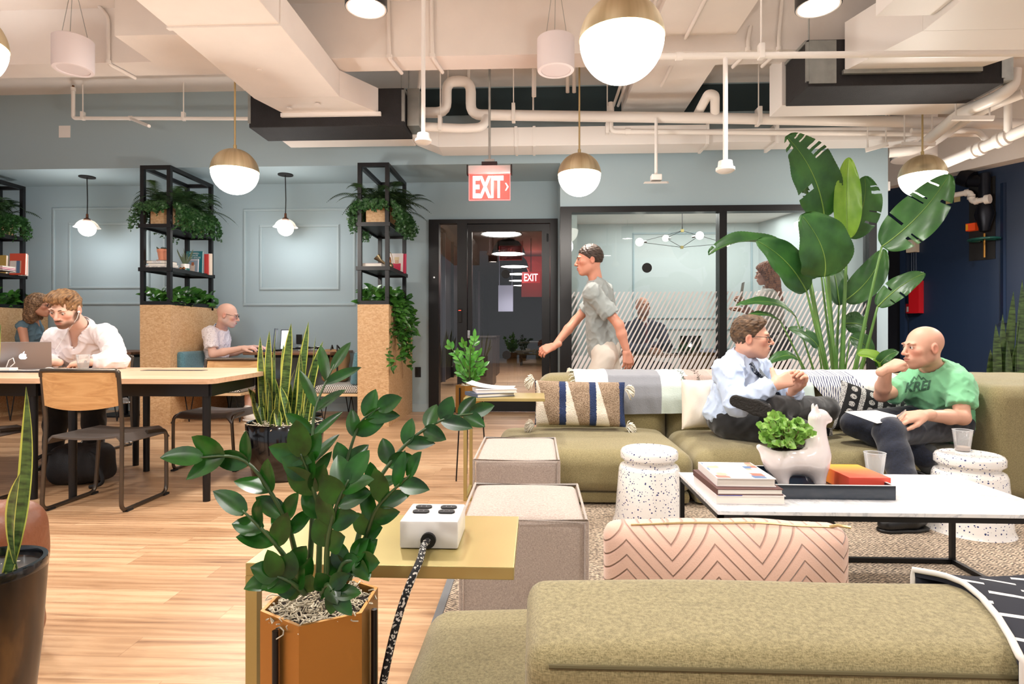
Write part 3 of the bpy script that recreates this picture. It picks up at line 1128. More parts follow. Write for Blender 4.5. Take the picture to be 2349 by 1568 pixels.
# black recess with the sprinkler valve
mb = MB(); c = wobj(2224, 415, 2284, 593, .012, mb)
struct('wall_recess', mb, M_blackm)
c = onwall(2258, 500, .12)
t = thing('sprinkler_valve', 'dark sprinkler riser valve with green handwheel in black recess', 'valve', onwall(2258, 590, .12))
M_iron = mat('dark_iron', (30, 32, 40), .4, .6)
mb = MB()
mb.tube([onwall(2258, 398, .12), onwall(2258, 470, .12)], .06, 14)
mb.tube([onwall(2258, 470, .12), onwall(2258, 492, .12), onwall(2258, 530, .12)], [.075, .1, .045], 14)
mb.tube([onwall(2225, 415, .12), onwall(2255, 415, .12)], .07, 14)
mb.tube([onwall(2205, 405, .12), onwall(2228, 412, .12)], .1, 16)
mb.build('valve_body', M_iron, t, 50)
mb = MB()
w0 = onwall(2257, 549, .12)
mb.tube([w0 + Vector((.15 * cos(a), .15 * sin(a), 0)) for a in [2 * pi * k / 28 for k in range(28)]], .014, 8, closed=True)
for k in range(3):
 a = pi * k / 3
 mb.bar(w0 + Vector((cos(a), sin(a), 0)) * .15, w0 - Vector((cos(a), sin(a), 0)) * .15, .018)
mb.build('handwheel', mat('green_enamel', (24, 84, 76), .3), t, 50)
MB().cyl(onwall(2258, 535, .12), onwall(2258, 590, .12), .011, seg=8).build('stem_rod', mat('brass_dull', (180, 130, 60), .4, .6), t)
c = onwall(2230, 521, .05)
t = thing('alarm_beacon', 'small orange and red beacon beside the green handwheel', 'beacon', c)
mb = MB(); mb.obox(c, nd, nn, up, .05, .045, .045); mb.build('housing', mat('orange_red_plastic', (214, 72, 30), .4, emis=(255, 80, 20), es=.15), t)
mb = MB(); mb.obox(c - nd * .035 + nn * .047, nd, nn, up, .012, .003, .035); mb.build('lens', mat('amber_plastic', (240, 170, 40), .3), t)
for k, (a0, b0, a1, b1) in enumerate(((2171, 446, 2185, 466), (2190, 444, 2204, 462))):
 mb = MB(); c = wobj(a0, b0, a1, b1, .006, mb, .01)
 tag(mb.build('paper_tag', mat('manila', (206, 188, 140), .7)), ['manila tag hanging under the white pipe, nearer the corner', 'manila tag hanging under the white pipe, nearer the valve'][k], 'tag', 'tags on the navy wall pipe')
# white pipe run to the valve
P = [onwall(q[0], q[1], .2) for q in ((2050, 452), (2130, 440), (2228, 440), (2228, 463), (2262, 463))]
P[1].z = P[2].z
P[4].z = P[3].z
t = thing('valve_feed_pipe', 'cream painted pipe stepping down to the dark valve', 'pipe', P[3])
MB().tube(fillet(P[1:], .05), .032, 12).build('pipe', M_pipe, t, 50)
mb = MB()
for q in (2, 3):
 for s in ((P[q] - P[q - 1]).normalized() * -.05, (P[min(q + 1, 4)] - P[q]).normalized() * .05):
  c = P[q] + s
  mb.tube([c - s.normalized() * .016, c + s.normalized() * .016], .042, 12)
mb.tube([P[4] - nd * .01, P[4] + nd * .04], .055, 12)
mb.build('fitting', M_pipe, t, 50)
# lamp over there
p = atY(2092, 523, 9.0)
t = thing('disc_pendant', 'round black shade with warm lit underside beyond the corner', 'pendant lamp', (p.x, 9.0, p.z))
MB().lathe([(.30, 0), (.29, .03), (.2, .14), (.05, .19), (.02, .24)], p, 28, cap0=False).build('shade', M_shade, t, 40)
MB().cyl((p.x, p.y, p.z + .006), (p.x, p.y, p.z + .02), .285, seg=28).build('lit_disc', mat('warm_lit_disc', (255, 226, 190), .3, emis=(255, 220, 180), es=4), t)
MB().cyl((p.x, p.y, p.z + .24), (p.x, p.y, ZS), .006, seg=6).build('cord', M_blackm, t)
# ducts, air handlers, pipes
def ductbox(mb, x0, x1, y0, y1, z0, z1):
 mb.box(x0, x1, y0, y1, z0, z1)
# left duct and its air handler
dl, dr = -2.52, -1.745
zb_ = 3.10; zt_ = 3.335
AY0, AY1 = 5.62, 6.03
az = zY(283, AY0)
t = thing('supply_duct', 'wide cream duct running overhead into the black air handler over the desk', 'duct', ((dl + dr) / 2, 3, zb_))
MB().box(dl, dr, -3, 3.93, zb_, zt_ + .3, .004).build('duct_section', M_cream, t)
MB().box(dl, dr, 3.955, 5.15, zb_, zt_, .004).build('duct_section', M_cream, t)
MB().box(dl - .012, dr + .012, 3.925, 3.96, zb_ - .012, zt_ + .012, .003).build('flange', M_cream, t)
mb = MB()
ax0, ax1 = xY(571, AY0), xY(926, AY0)
q0 = [(dl, 5.15, zb_), (dr, 5.15, zb_), (dr, 5.15, zt_), (dl, 5.15, zt_)]
q1 = [(dl + .08, AY0 - .005, zb_ + .03), (xY(868, AY0), AY0 - .005, zb_ + .03), (xY(868, AY0), AY0 - .005, zt_ + .03), (dl + .08, AY0 - .005, zt_ + .03)]
mb.add(q0 + q1, [(0, 3, 2, 1), (4, 5, 6, 7), (0, 1, 5, 4), (1, 2, 6, 5), (2, 3, 7, 6), (3, 0, 4, 7)])
mb.build('plenum', M_cream, t)
MB().box(dl + .05, xY(868, AY0) + .03, AY0 - .035, AY0 - .005, zb_ - .005, zb_ + .03).build('flange', M_white, t)
for (x, y) in ((-2.2, 4.6), (-2.0, 5.3), (-2.3, 5.4)):
 MB().cyl((x, y, zb_ - .008), (x, y, zb_), .025, seg=12).build('cap_plug', M_cream, t)
def air_handler(name, label, x0, x1, y0, y1, z0, z1):
 t = thing(name, label, 'air handler', ((x0 + x1) / 2, (y0 + y1) / 2, z0), 'black ceiling air handlers')
 MB().box(x0, x1, y0, y1, z0, z1, .008).build('casing', mat('black_foam_casing', (30, 28, 30), .75, bump=.4, bscale=120, var=.25, vscale=9), t)
 g = .02
 for (a, b_) in ((x0 - g * .4, x0 + g), (x1 - g, x1 + g * .4)):
  mb = MB()
  mb.box(a, b_, y0 - .006, y0 + .02, z0 + .04, z1 - .02)
  mb.box(a, b_, y0 + .02, y1, z1 - .02, z1 + .006)
  mb.build('corner_bracket', M_galv, t)
 for (x, y) in ((x0 + .03, y0 + .04), (x1 - .03, y0 + .04), (x0 + .03, y1 - .04), (x1 - .03, y1 - .04)):
  MB().cyl((x, y, z1), (x, y, ZS if not (yb0 < y < yb1) else 3.347), .006, seg=6).build('threaded_rod', M_galv, t)
 return t
t = air_handler('air_handler', 'black boxed air handler fed by the duct over the desk', ax0, ax1, AY0, AY1, az, zY(196, AY0))
c = atY(944, 236, AY0 + .2)
MB().box(ax1 + .01, ax1 + .13, AY0 + .1, AY0 + .36, zY(292, AY0 + .2), zY(207, AY0 + .2), .004).build('control_box', M_galv, t)
mb = MB()
mb.tube([(ax1 + .16, AY0 + .2, az + .1), (ax1 + .16, AY0 + .2, ZS)], .008, 8)
mb.tube([(ax1 + .07, AY0 + .25, az + .38), (ax1 + .09, AY0 + .3, az + .5), (ax1 + .1, AY0 + .35, ZS)], .018, 8)
mb.build('conduit', M_pipe, t, 50)
# return box behind it (cream strip under the black casing)
tag(MB().box(xY(650, 6.3), xY(945, 6.3), 6.06, 6.5, zY(331, 6.5), zY(300, 6.3)).build('return_duct', M_cream), 'cream duct box behind the left black air handler', 'duct')
# cream bulkhead box beside the left duct
z_ = 3.24
tag(MB().box(xY(263, 4.3), dl - .0, 4.3, 4.86, z_, ZS).build('duct_branch', M_cream), 'stepped cream box joined to the side of the left duct', 'duct')
# right air handler and duct
BY0, BY1 = 4.76, 5.17
bz = zY(196, BY0, 2000)
bx0, bx1 = xY(1852, BY0), xY(2303, BY0)
t = air_handler('air_handler', 'black boxed air handler above the potted palm and sofa', bx0, bx1, BY0, BY1, bz, min(3.34, zY(88, BY0, 2000)))
MB().box(bx0 + .01, bx0 + .22, BY0 - .012, BY0 - .001, bz + .02, bz + .36).build('galvanised_panel', M_galv, t)
MB().box(bx1 - .02, bx1 + .08, BY0 + .01, BY1, bz + .03, bz + .38).build('end_box', M_galv, t)
PX0, PX1 = xY(1765, 5.45), xY(2105, 5.45)
tag(MB().box(PX0, PX1 + .3, BY1 + .01, 5.45, zY(266, 5.45, 1900), zY(150, 5.45, 1900), .004).build('return_duct', M_white), 'white return box behind the right black air handler', 'duct')
rl, rr = atZ(2100, 84, 3.1).x, 3.9
t = thing('supply_duct', 'wide white duct running overhead into the air handler by the palm', 'duct', (3.3, 3, 3.1))
MB().box(rl, rr, -3, 4.2, 3.10, 3.5, .004).build('duct_section', M_white, t)
mb = MB()
q0 = [(rl, 4.2, 3.10), (rr, 4.2, 3.10), (rr, 4.2, 3.5), (rl, 4.2, 3.5)]
q1 = [(xY(1935, BY0), BY0 - .02, zY(163, BY0, 2000)), (xY(2240, BY0), BY0 - .02, zY(163, BY0, 2000)), (xY(2240, BY0), BY0 - .02, 3.45), (xY(1935, BY0), BY0 - .02, 3.45)]
mb.add(q0 + q1, [(0, 3, 2, 1), (4, 5, 6, 7), (0, 1, 5, 4), (1, 2, 6, 5), (2, 3, 7, 6), (3, 0, 4, 7)])
mb.build('plenum', M_white, t)
mb = MB()
mb.box(xY(1935, BY0) - .02, xY(2240, BY0) + .02, BY0 - .04, BY0 - .013, zY(172, BY0, 2000), zY(163, BY0, 2000))
mb.build('flange', M_galv, t)
c = atZ(2009, 38, 3.14)
t = thing('grille_box', 'white duct box with a louvred grille at the top edge of the view', 'duct', (c.x + .2, 2.5, 3.14))
MB().box(c.x, rl - .01, 1.0, c.y, 3.14, ZS - .01, .004).build('box', M_white, t)
mb = MB()
for k in range(12):
 mb.box(c.x - .012, c.x, 2.9 + k * .085, 2.94 + k * .085, 3.24, 3.5)
mb.build('louvre', M_galv, t)
# long duct in front of the header wall
t = thing('cross_duct', 'long white flat duct running along the wall over the EXIT sign', 'duct', (1, 6.4, 2.99))
cz0 = zY(334, 6.28)
MB().box(xY(1010, 6.4), xY(1620, 6.4), 6.28, 6.6, cz0, zY(291, 6.28), .004).build('duct_section', M_white, t)
MB().box(xY(1620, 6.4), xY(2090, 6.4), 6.3, 6.58, cz0 + .02, zY(300, 6.28), .004).build('duct_section', M_white, t)
for px in (1180, 1222, 1620, 1780):
 MB().box(xY(px, 6.28), xY(px, 6.28) + .03, 6.27, 6.61, cz0 - .008, zY(291, 6.28) + .008).build('seam_strap', M_white, t)
mb = MB()
a_ = xY(1010, 6.4)
mb.add([(a_, 6.28, cz0), (a_ - .3, 6.2, cz0 + .1), (a_ - .3, 6.5, cz0 + .1), (a_, 6.6, cz0), (a_, 6.28, cz0 + .2), (a_ - .3, 6.2, cz0 + .28), (a_ - .3, 6.5, cz0 + .28), (a_, 6.6, cz0 + .2)],
  [(0, 3, 2, 1), (4, 5, 6, 7), (0, 1, 5, 4), (1, 2, 6, 5), (2, 3, 7, 6), (3, 0, 4, 7)])
mb.build('elbow', M_white, t)
# pipes -------------------------------------------------------------
def pipe(name, label, pts, r, fil=.1, group=None, fit=(), seg=14, parts=()):
 t = thing(name, label, 'pipe', pts[0], group)
 MB().tube(fillet(pts, fil) if fil and len(pts) > 2 else pts, r, seg).build('pipe_run', M_pipe, t, 60)
 if fit:
  for (p, d) in fit:
   d = Vector(d).normalized()
   MB().tube([Vector(p) - d * r * 1.0, Vector(p) + d * r * 1.0], r * 1.28, seg).build('fitting', M_pipe, t, 50)
 return t
def hanger(t, p, zt, w=.03):
 mb = MB().cyl((p.x, p.y, p.z), (p.x, p.y, zt), .006, seg=6)
 mb.box(p.x - .018, p.x + .018, p.y - w, p.y + w, p.z - w, p.z + w + .05, .004)
 mb.build('hanger', M_pipe, t, 40)
Y1 = 6.0
P = [atY(*q, Y1) for q in ((955, 258), (1024, 258), (1024, 186), (1080, 186), (1080, 263), (1700, 272), (2349, 285))]
P[2].x = P[1].x; P[4].x = P[3].x; P.append(P[-1] + Vector((1.2, 0, 0)))
t = pipe('insulated_pipe', 'thick white pipe with a square upward loop over the EXIT sign', P, .053, .11)
hanger(t, atY(1178, 265, Y1), ZS, .06)
hanger(t, atY(1740, 273, Y1), ZS, .06)
t = pipe('insulated_pipe', 'short white branch pipe wrapped in tape under the square loop', [atY(960, 290, 5.9), atY(1060, 295, 5.9), atY(1108, 292, 5.9), atY(1116, 270, 5.98)], .045, .08)
hanger(t, atY(1010, 290, 5.9), ZS, .05)
P = [atY(1401, 235, 6.12), atY(1401, 301, 6.12), atY(2255, 308, 6.12), atY(2262, 340, 6.12)]
t = pipe('sprinkler_pipe', 'thin white pipe below the thick one, dropping from an elbow', P, .027, .05, fit=[(atY(1401, 250, 6.12), (0, 0, 1)), (atY(1440, 301, 6.12), (1, 0, 0)), (atY(2180, 307, 6.12), (1, 0, 0))])
hanger(t, atY(1393, 300, 6.12), ZS, .03)
P = [atY(1600, 262, 6.1), atY(1625, 215, 5.8), atY(1640, 218, 5.8), atY(1640, 262, Y1)]
pipe('insulated_pipe', 'short white pipe rising in a hook behind the long beam', P, .045, .06)
Y2 = 4.0
P = [atY(1380, 130, Y2), atY(2349, 122, Y2), atY(2349, 122, Y2) + Vector((1, 0, 0))]
t = pipe('sprinkler_pipe', 'straight white pipe crossing in front of the right air handler', P, .022, 0, fit=[(atY(1558, 129, Y2), (1, 0, 0))])
for px in (1746,):
 hanger(t, atY(px, 127, Y2), ZS, .025)
# sprinkler pipe at left
Y3 = 6.45
P = [atY(168, 205, Y3), atY(168, 271, Y3), atY(575, 272, Y3)]
t = pipe('sprinkler_pipe', 'white pipe along the blue header with an upturned end', P, .02, .03, fit=[(P[0], (0, 0, 1)), (atY(300, 271, Y3), (1, 0, 0))])
mb = MB().tube([atY(300, 272, Y3), atY(342, 289, Y3 - .4)], .017, 10)
mb.build('branch', M_pipe, t, 50)
MB().cyl(atY(168, 196, Y3), atY(168, 206, Y3), .012, seg=8).build('sprinkler_head', mat('brass_dark', (120, 80, 50), .4, .8), t)
hanger(t, atY(190, 271, Y3), ZS, .022)
hanger(t, atY(421, 272, Y3), ZS, .022)
# conduits on the cross beam
for k, (q, lab) in enumerate((
  (((890, -20), (893, 120), (910, 160)), 'painted conduit bending under the cross beam, left of the drop rod'),
  (((990, -20), (992, 120), (1002, 162)), 'painted conduit bending under the cross beam, right of the drop rod'),
  (((228, -30), (248, 40), (246, 115)), 'painted conduit curving down the beam above the young man'),
  (((1722, 60), (1716, 90), (1690, 118)), 'painted conduit on the slab right of the long beam'),
  (((1795, -10), (1787, 75), (1757, 115)), 'painted conduit ending at the beam, left of the right drum lamp'))):
 yy = yb0 - .025
 P = [atY(q[0][0], q[0][1], yy), atY(q[1][0], q[1][1], yy)]
 P[0].z = min(P[0].z, ZS)
 P.append(Vector((P[1].x, yy, 3.325)))
 P.append(Vector((P[1].x + (0.04 if k < 3 else -.03), yb1, 3.325)))
 t = thing('ceiling_conduit', lab, 'conduit', P[0], 'conduits on the cross beam')
 MB().tube(fillet(P, .04), .016, 10).build('conduit', M_cream, t, 60)
 mb = MB().tube([P[2] + Vector((0, 0, .03)), P[2] - Vector((0, 0, .0))], .024, 10)
 mb.build('fitting', M_cream, t, 50)
# conduits along the long beam underside
lbz = zY(262, YW, 1500)
for k, (x, lab) in enumerate(((xY(1425, YW) - .05, 'conduit along the left side of the long beam, outer one'), (xY(1425, YW) - .1, 'conduit along the left side of the long beam, inner one'), (xY(1425, YW) + .28, 'conduit fixed under the middle of the long beam'))):
 z = lbz + .06 if k < 2 else lbz - .02
 t = single(MB().tube([(x, 1.0, z), (x, 5.9 if k == 2 else 6.6, z)], .016, 8), 'ceiling_conduit', M_cream, lab, 'conduit', 'conduits on the long beam', 60)
# drop rods seen behind the beam
for k, (px, ye) in enumerate(((1028, 253), (1223, 262), (1075, 215), (1302, 212), (1317, 212))):
 p = atY(px, ye, 6.2)
 single(MB().cyl(p, (p.x, p.y, ZS), .009 if k < 2 else .02, seg=8), 'hanger_rod', M_pipe, 'painted rod hanging from the slab behind the beam, %s' % ['left of the EXIT rod', 'right of the EXIT rod', 'thick one left of EXIT', 'thick one above the small pendant', 'thick one nearest the hook pipe'][k], 'rod', 'hanger rods behind the beam', 60)
p = atY(1225, 320, 5.75)
single(MB().cyl((p.x, p.y, atY(1225, 262, 6).z + .08), (p.x, p.y, ZS), .022, seg=12), 'drop_conduit', M_pipe, 'thick white drop conduit beside the EXIT sign rod', 'conduit', None, 60)
# right-hand diagonal pipes with hangers under the bulkhead
def dpath(q): return [atY(*a) for a in q]
t = pipe('insulated_pipe', 'thick white pipe slanting up to the right behind the right pendant', dpath(((2040, 350, 6.2), (2100, 345, 6.1), (2200, 262, 5.3), (2290, 222, 4.9), (2322, 200, 4.85), (2326, 160, 4.85))), .05, .1)
t = pipe('insulated_pipe', 'second white pipe slanting beside the thick one', dpath(((2060, 353, 6.4), (2130, 335, 6.2), (2225, 268, 5.5), (2300, 232, 5.1), (2345, 215, 5.0))), .04, .1)
t = pipe('drain_pipe', 'fat white pipe with bolted clamps slanting at the right edge', dpath(((2130, 390, 6.1), (2380, 285, 5.2))), .052, 0)
mb = MB()
a_, b_ = atY(2130, 390, 6.1), atY(2380, 285, 5.2)
for f in (.45, .52, .68, .74):
 c = a_ + (b_ - a_) * f; d = (b_ - a_).normalized()
 mb.tube([c - d * .02, c + d * .02], .068, 14)
mb.build('clamp', M_pipe, t, 40)
t = pipe('drain_pipe', 'white branch pipe dropping onto the clamped pipe', dpath(((2312, 210, 5.3), (2312, 305, 5.4))), .03, 0)
t = pipe('sprinkler_pipe', 'small white pipe stepping down beside the clamped pipe', dpath(((2090, 300, 5.95), (2242, 300, 5.95), (2262, 318, 5.9), (2262, 330, 5.9))), .025, .04)
for k, (x0, x1, y, Yh) in enumerate(((2183, 2280, 271, 5.2), (2067, 2146, 330, 5.9), (1985, 2038, 345, 6.1))):
 a_, b_ = atY(x0, y, Yh), atY(x1, y + (0 if k < 2 else -15), Yh - .1)
 t = thing('strut_channel', 'white slotted strut carrying the slanting pipes, %s' % ['upper right one', 'middle one by the pendant rod', 'lower left one at the wall corner'][k], 'bracket', a_, 'pipe struts')
 MB().bar(a_, b_, .035).build('channel', M_pipe, t)
 mb = MB()
 for f in (.1, .9):
  c = a_ + (b_ - a_) * f
  mb.cyl(c, (c.x, c.y, ZS), .007, seg=6)
 mb.build('rod', M_pipe, t)
mb = MB()
c = atY(2205, 250, 6.3)
t = thing('round_duct', 'fat vertical round white duct in the shade behind the slanting pipes', 'duct', (c.x, 6.3, 2.9))
MB().cyl((c.x - .2, 6.75, 2.95), (c.x - .2, 6.75, ZS), .22, seg=24).build('duct', M_white, t, 50)
# drop rods with sensors
def sensor(px, ytop, yend, Y, label, kind=0, top=None):
 p = atY(px, yend, Y)
 zt = ZS if top is None else top
 t = thing('ceiling_sensor', label, 'sensor', p, 'drop rod sensors')
 MB().cyl((p.x, Y, p.z + .03), (p.x, Y, zt), .016, seg=12).build('rod', M_white, t, 50)
 if kind == 0:
  MB().lathe([(.02, .05), (.045, .045), (.05, .005), (.062, .0), (.062, -.018), (.045, -.03), (.0001, -.036)], p, 24).build('sensor_head', M_white, t, 40)
 else:
  MB().box(p.x - .05, p.x + .05, Y - .05, Y + .05, p.z + .0, p.z + .06, .008).build('junction_box', M_white, t)
  mb = MB()
  mb.add([(p.x - .15, Y - .12, p.z - .055), (p.x + .09, Y - .12, p.z - .055), (p.x + .15, Y + .08, p.z - .005), (p.x - .06, Y + .08, p.z - .005),
    (p.x - .13, Y - .1, p.z - .03), (p.x + .08, Y - .1, p.z - .03), (p.x + .14, Y + .09, p.z + .02), (p.x - .05, Y + .09, p.z + .02)],
    [(0, 3, 2, 1), (4, 5, 6, 7), (0, 1, 5, 4), (1, 2, 6, 5), (2, 3, 7, 6), (3, 0, 4, 7)])
  mb.build('wing_plate', M_white, t)
 return t
sensor(971, 0, 320, 4.38, 'round white ceiling sensor on a long rod left of the EXIT sign')
sensor(1505, 285, 415, 5.95, 'white access point with slanted wing hanging from a pipe', 1, top=atY(1505, 275, 6).z)
sensor(1664, 138, 385, 4.0, 'small round white sensor on a rod right of the access point', 0, top=atY(1664, 126, 4.0).z)
# EXIT sign over the door
Y = 5.33
p = atY(1123, 380, Y)
s = 1 / 1350 * Y
hw = 46.5 * s
t = thing('exit_sign', 'red lit EXIT sign hanging on a rod in front of the door', 'exit sign', (p.x, Y, p.z - .3))
M_edge = mat('exit_glass', (160, 120, 112), .15, emis=(255, 90, 90), es=.35, alpha=.72)
M_rim = mat('exit_rim_lit', (255, 120, 115), .3, emis=(255, 90, 90), es=3)
M_txt = mat('exit_text_lit', (255, 225, 222), .3, emis=(255, 205, 205), es=2.6)
zt = zY(399, Y); zb = zY(457, Y)
MB().box(p.x - hw, p.x + hw, Y - .006, Y + .006, zb, zt).build('glass_panel', M_edge, t)
mb = MB()
mb.box(p.x - hw - .004, p.x + hw + .004, Y - .008, Y + .008, zb - .005, zb)
mb.box(p.x - hw - .005, p.x - hw, Y - .008, Y + .008, zb, zt)
mb.box(p.x + hw, p.x + hw + .005, Y - .008, Y + .008, zb, zt)
mb.build('glowing_edge', M_rim, t)
letters_fit('EXIT', hw * 1.52, (zt - zb) * .88, (p.x - .012, Y - .009, (zb + zt) / 2), (1, 0, 0), (0, 0, 1), M_txt, t, bold=.035)
mb = MB()
ch = Vector((p.x + hw - .032, Y - .009, (zb + zt) / 2 + .0))
mb.poly3([ch + Vector((0, 0, .035)), ch + Vector((.022, 0, 0)), ch + Vector((0, 0, -.035)), ch + Vector((-.01, 0, -.035)), ch + Vector((.008, 0, 0)), ch + Vector((-.01, 0, .035))], .001, (0, -1, 0))
mb.build('arrow', M_txt, t)
MB().box(p.x - hw - .012, p.x + hw + .012, Y - .03, Y + .03, zt, zY(379, Y), .012).build('lamp_housing', mat('silver_housing', (206, 204, 206), .35, .5), t, 40)
mb = MB()
for s_ in (-1, 1):
 mb.box(p.x + s_ * (hw + .016) - .006, p.x + s_ * (hw + .016) + .006, Y - .034, Y + .034, zt - .002, zY(378, Y))
mb.build('end_cap', M_blackm, t)
MB().box(p.x - .07, p.x + .07, Y - .03, Y + .03, zY(379, Y), zY(371, Y)).build('canopy', M_blackm, t)
MB().box(p.x - .045, p.x + .045, Y - .025, Y + .025, zY(371, Y), zY(365, Y)).build('mount_box', M_galv, t)
MB().cyl((p.x, Y, zY(366, Y)), (p.x, Y, ZS), .011, seg=10).build('rod', M_galv, t, 50)
lamp('POINT', (p.x, Y - .12, p.z - .15), 3.5, (1, .18, .15), .06, parent=t)
# brass globe pendants
m, nt, b = new_mat('brushed_brass_shade')
mp = coords(nt, (1, 1, 1), out='Generated')
g = node(nt, 'ShaderNodeTexGradient', gradient_type='RADIAL')
m2 = coords(nt, (1, 1, 1))
nt.links.new(m2.outputs[0], g.inputs['Vector'])
nz = node(nt, 'ShaderNodeTexNoise', Scale=22.0, Detail=2, noise_dimensions='1D')
nt.links.new(g.outputs['Fac'], nz.inputs['W'])
r_ = ramp(nt, [(.3, srgb(194, 180, 146)), (.7, srgb(214, 201, 170))])
nt.links.new(nz.outputs['Fac'], r_.inputs['Fac'])
nt.links.new(r_.outputs['Color'], b.inputs['Base Color'])
b.inputs['Metallic'].default_value = .9
b.inputs['Roughness'].default_value = .42
M_brs = m
M_brass = mat('brushed_gold', (200, 178, 130), .32, .85)
def globe_pendant(px, py, Y, label, rad=.194, light=60, top=None):
 c = atY(px, py, Y)
 t = thing('globe_pendant', label, 'pendant lamp', (c.x, c.y, c.z - rad), 'brass and opal globe pendants')
 MB().ell(c, rad, rad, rad, 40, 16, 0.02, 1.0).build('brass_shade', M_brs, t, 60)
 MB().ell(c, rad * .985, rad * .985, rad * .985, 40, 16, -1.0, 0.02).build('opal_globe', M_glow, t, 60)
 MB().cyl((c.x, c.y, c.z + rad - .004), (c.x, c.y, c.z + rad + .035), .014, seg=12).build('cap', M_brass, t, 50)
 zt = top or ZS
 if yb0 - .02 < c.y < yb1 + .02: zt = 3.347
 MB().cyl((c.x, c.y, c.z + rad + .03), (c.x, c.y, zt), .008, seg=8).build('stem', M_brass, t, 50)
 lamp('POINT', (c.x, c.y, c.z - rad - .03), light, (1, .94, .86), .12, parent=t)
 return t
globe_pendant(539, 394, 4.93, 'brass and white globe pendant hanging over the work table')
globe_pendant(1329, 401, 5.32, 'brass and white globe pendant in front of the meeting-room window corner')
globe_pendant(2116, 404, 5.62, 'brass and white globe pendant behind the tall palm leaves')
globe_pendant(1426, 93, 2.72, 'largest looking globe pendant, high over the lounge near the top edge', light=60)
globe_pendant(-97, 98, 2.72, 'globe pendant cut by the left edge of the photo', light=60)
# booth pendants
M_amber = glass_mat('smoked_glass_shade', (.93, .88, .8), 1.0, haze=.25)
M_copper = mat('dark_copper', (110, 70, 52), .35, .8)
for (px, py, lab) in ((200, 524, 'small globe pendant with glass rim over the left booth'), (655, 523, 'small globe pendant with glass rim over the booth by the door')):
 Y = 7.05
 c = atY(px, py, Y)
 t = thing('booth_pendant', lab, 'pendant lamp', (c.x, Y, c.z - .1), 'booth pendants')
 MB().ell(c, .095, .095, .095, 24, 14).build('globe', M_glow, t, 60)
 MB().lathe([(.145, .01), (.125, .03), (.11, .06), (.08, .09), (.03, .115)], c, 32, cap0=False, cap1=False).build('glass_rim', M_amber, t, 60)
 MB().lathe([(.04, .1), (.035, .12), (.015, .13), (.013, .18)], c, 16).build('socket', M_copper, t, 50)
 MB().tube([(c.x, Y, c.z + .17), (c.x + .004, Y, c.z + .35), (c.x - .003, Y, ZN)], .006, 6).build('cord', M_blackm, t)
 MB().cyl((c.x, Y, ZN - .012), (c.x, Y, ZN), .09, seg=24).build('canopy', M_blackm, t)
 lamp('POINT', (c.x, Y - .13, c.z - .06), 22, (1, .97, .94), .09, parent=t)
# hanging speakers
for (px, py, Y, lab) in ((168, 125, 4.52, 'white drum speaker on wires above the young man'), (1275, 125, 4.5, 'white drum speaker on wires beside the big globe pendant')):
 c = atY(px, py, Y)
 t = thing('ceiling_speaker', lab, 'speaker', (c.x, Y, c.z - .14), 'hanging drum speakers')
 r0, h0 = .142, .125
 MB().lathe([(r0 * .9, h0), (r0, h0 - .01), (r0, -h0 + .01), (r0 * .97, -h0), (r0 * .8, -h0), (r0 * .78, -h0 + .012), (.001, -h0 + .016)], c, 40).build('drum', mat('speaker_white', (232, 222, 224), .6), t, 35)
 MB().cyl((c.x, Y, c.z - h0 + .006), (c.x, Y, c.z - h0 + .014), r0 * .78, seg=32).build('grille', mat('speaker_grille', (222, 212, 214), .7, bump=.2, bscale=600), t)
 mb = MB()
 for a in (0.4, 2.5, 4.6):
  mb.cyl((c.x + .1 * cos(a), Y + .1 * sin(a), c.z + h0), (c.x, Y, ZS), .0025, seg=5)
 mb.build('wire', M_galv, t)
# drum spotlights: two in view, the rest unseen, added to light the room
k = 0
M_drum = mat('black_drum', (14, 14, 15), .4)
def drum_light(x, y, z, label, power=60, spot=150):
 t = thing('drum_spotlight', label, 'ceiling lamp', (x, y, z), 'black drum spotlights')
 MB().lathe([(.123, 0), (.127, .004), (.127, .24), (.12, .25), (.02, .25)], (x, y, z), 36, cap0=False).build('housing', M_drum, t, 40)
 MB().lathe([(.112, .001), (.122, .0), (.122, .01), (.112, .012)], (x, y, z), 36, False, False).build('rim', M_white, t, 40)
 MB().cyl((x, y, z + .012), (x, y, z + .02), .113, seg=32).build('lit_lens', M_glowdisc, t)
 MB().cyl((x, y, z + .25), (x, y, ZS), .012, seg=8).build('rod', M_drum, t)
 l = lamp('SPOT', (x, y, z - .02), power, (1, .97, .93), .11, parent=t, spot=radians(spot))
 lamp('SPOT', (x, y, z + .27), power * .35, (1, .97, .95), .1, (pi, 0, 0), parent=t, spot=radians(150))
 return t
for (px, py, lab) in ((840, 20, 'black drum spotlight at the top edge above the left duct'), (1877, 17, 'black drum spotlight at the top edge above the palm')):
 c = atY(px, py, 3.57)
 drum_light(c.x, c.y, c.z, lab, 170)
for k, (x, y, q) in enumerate(((-4.6, 4.1, 110), (-3.4, 1.6, 130), (-.8, 1.0, 100), (1.9, 1.1, 130), (4.6, 3.2, 130), (-1.2, -1.2, 170), (1.8, -1.6, 170), (4.6, -.4, 150), (-4.2, -.8, 170), (5.2, 5.1, 420))):
 drum_light(x, y, 2.98, 'unseen black drum lamp added for its light, %s' % ['left of the work table', 'above the leather backpack', 'above the near gold table', 'above the near sofa', 'right of the marble table', 'behind the camera, left of it', 'behind the camera, right of it', 'behind the near sofa on the right', 'behind the camera at far left', 'in front of the navy wall'][k], q)
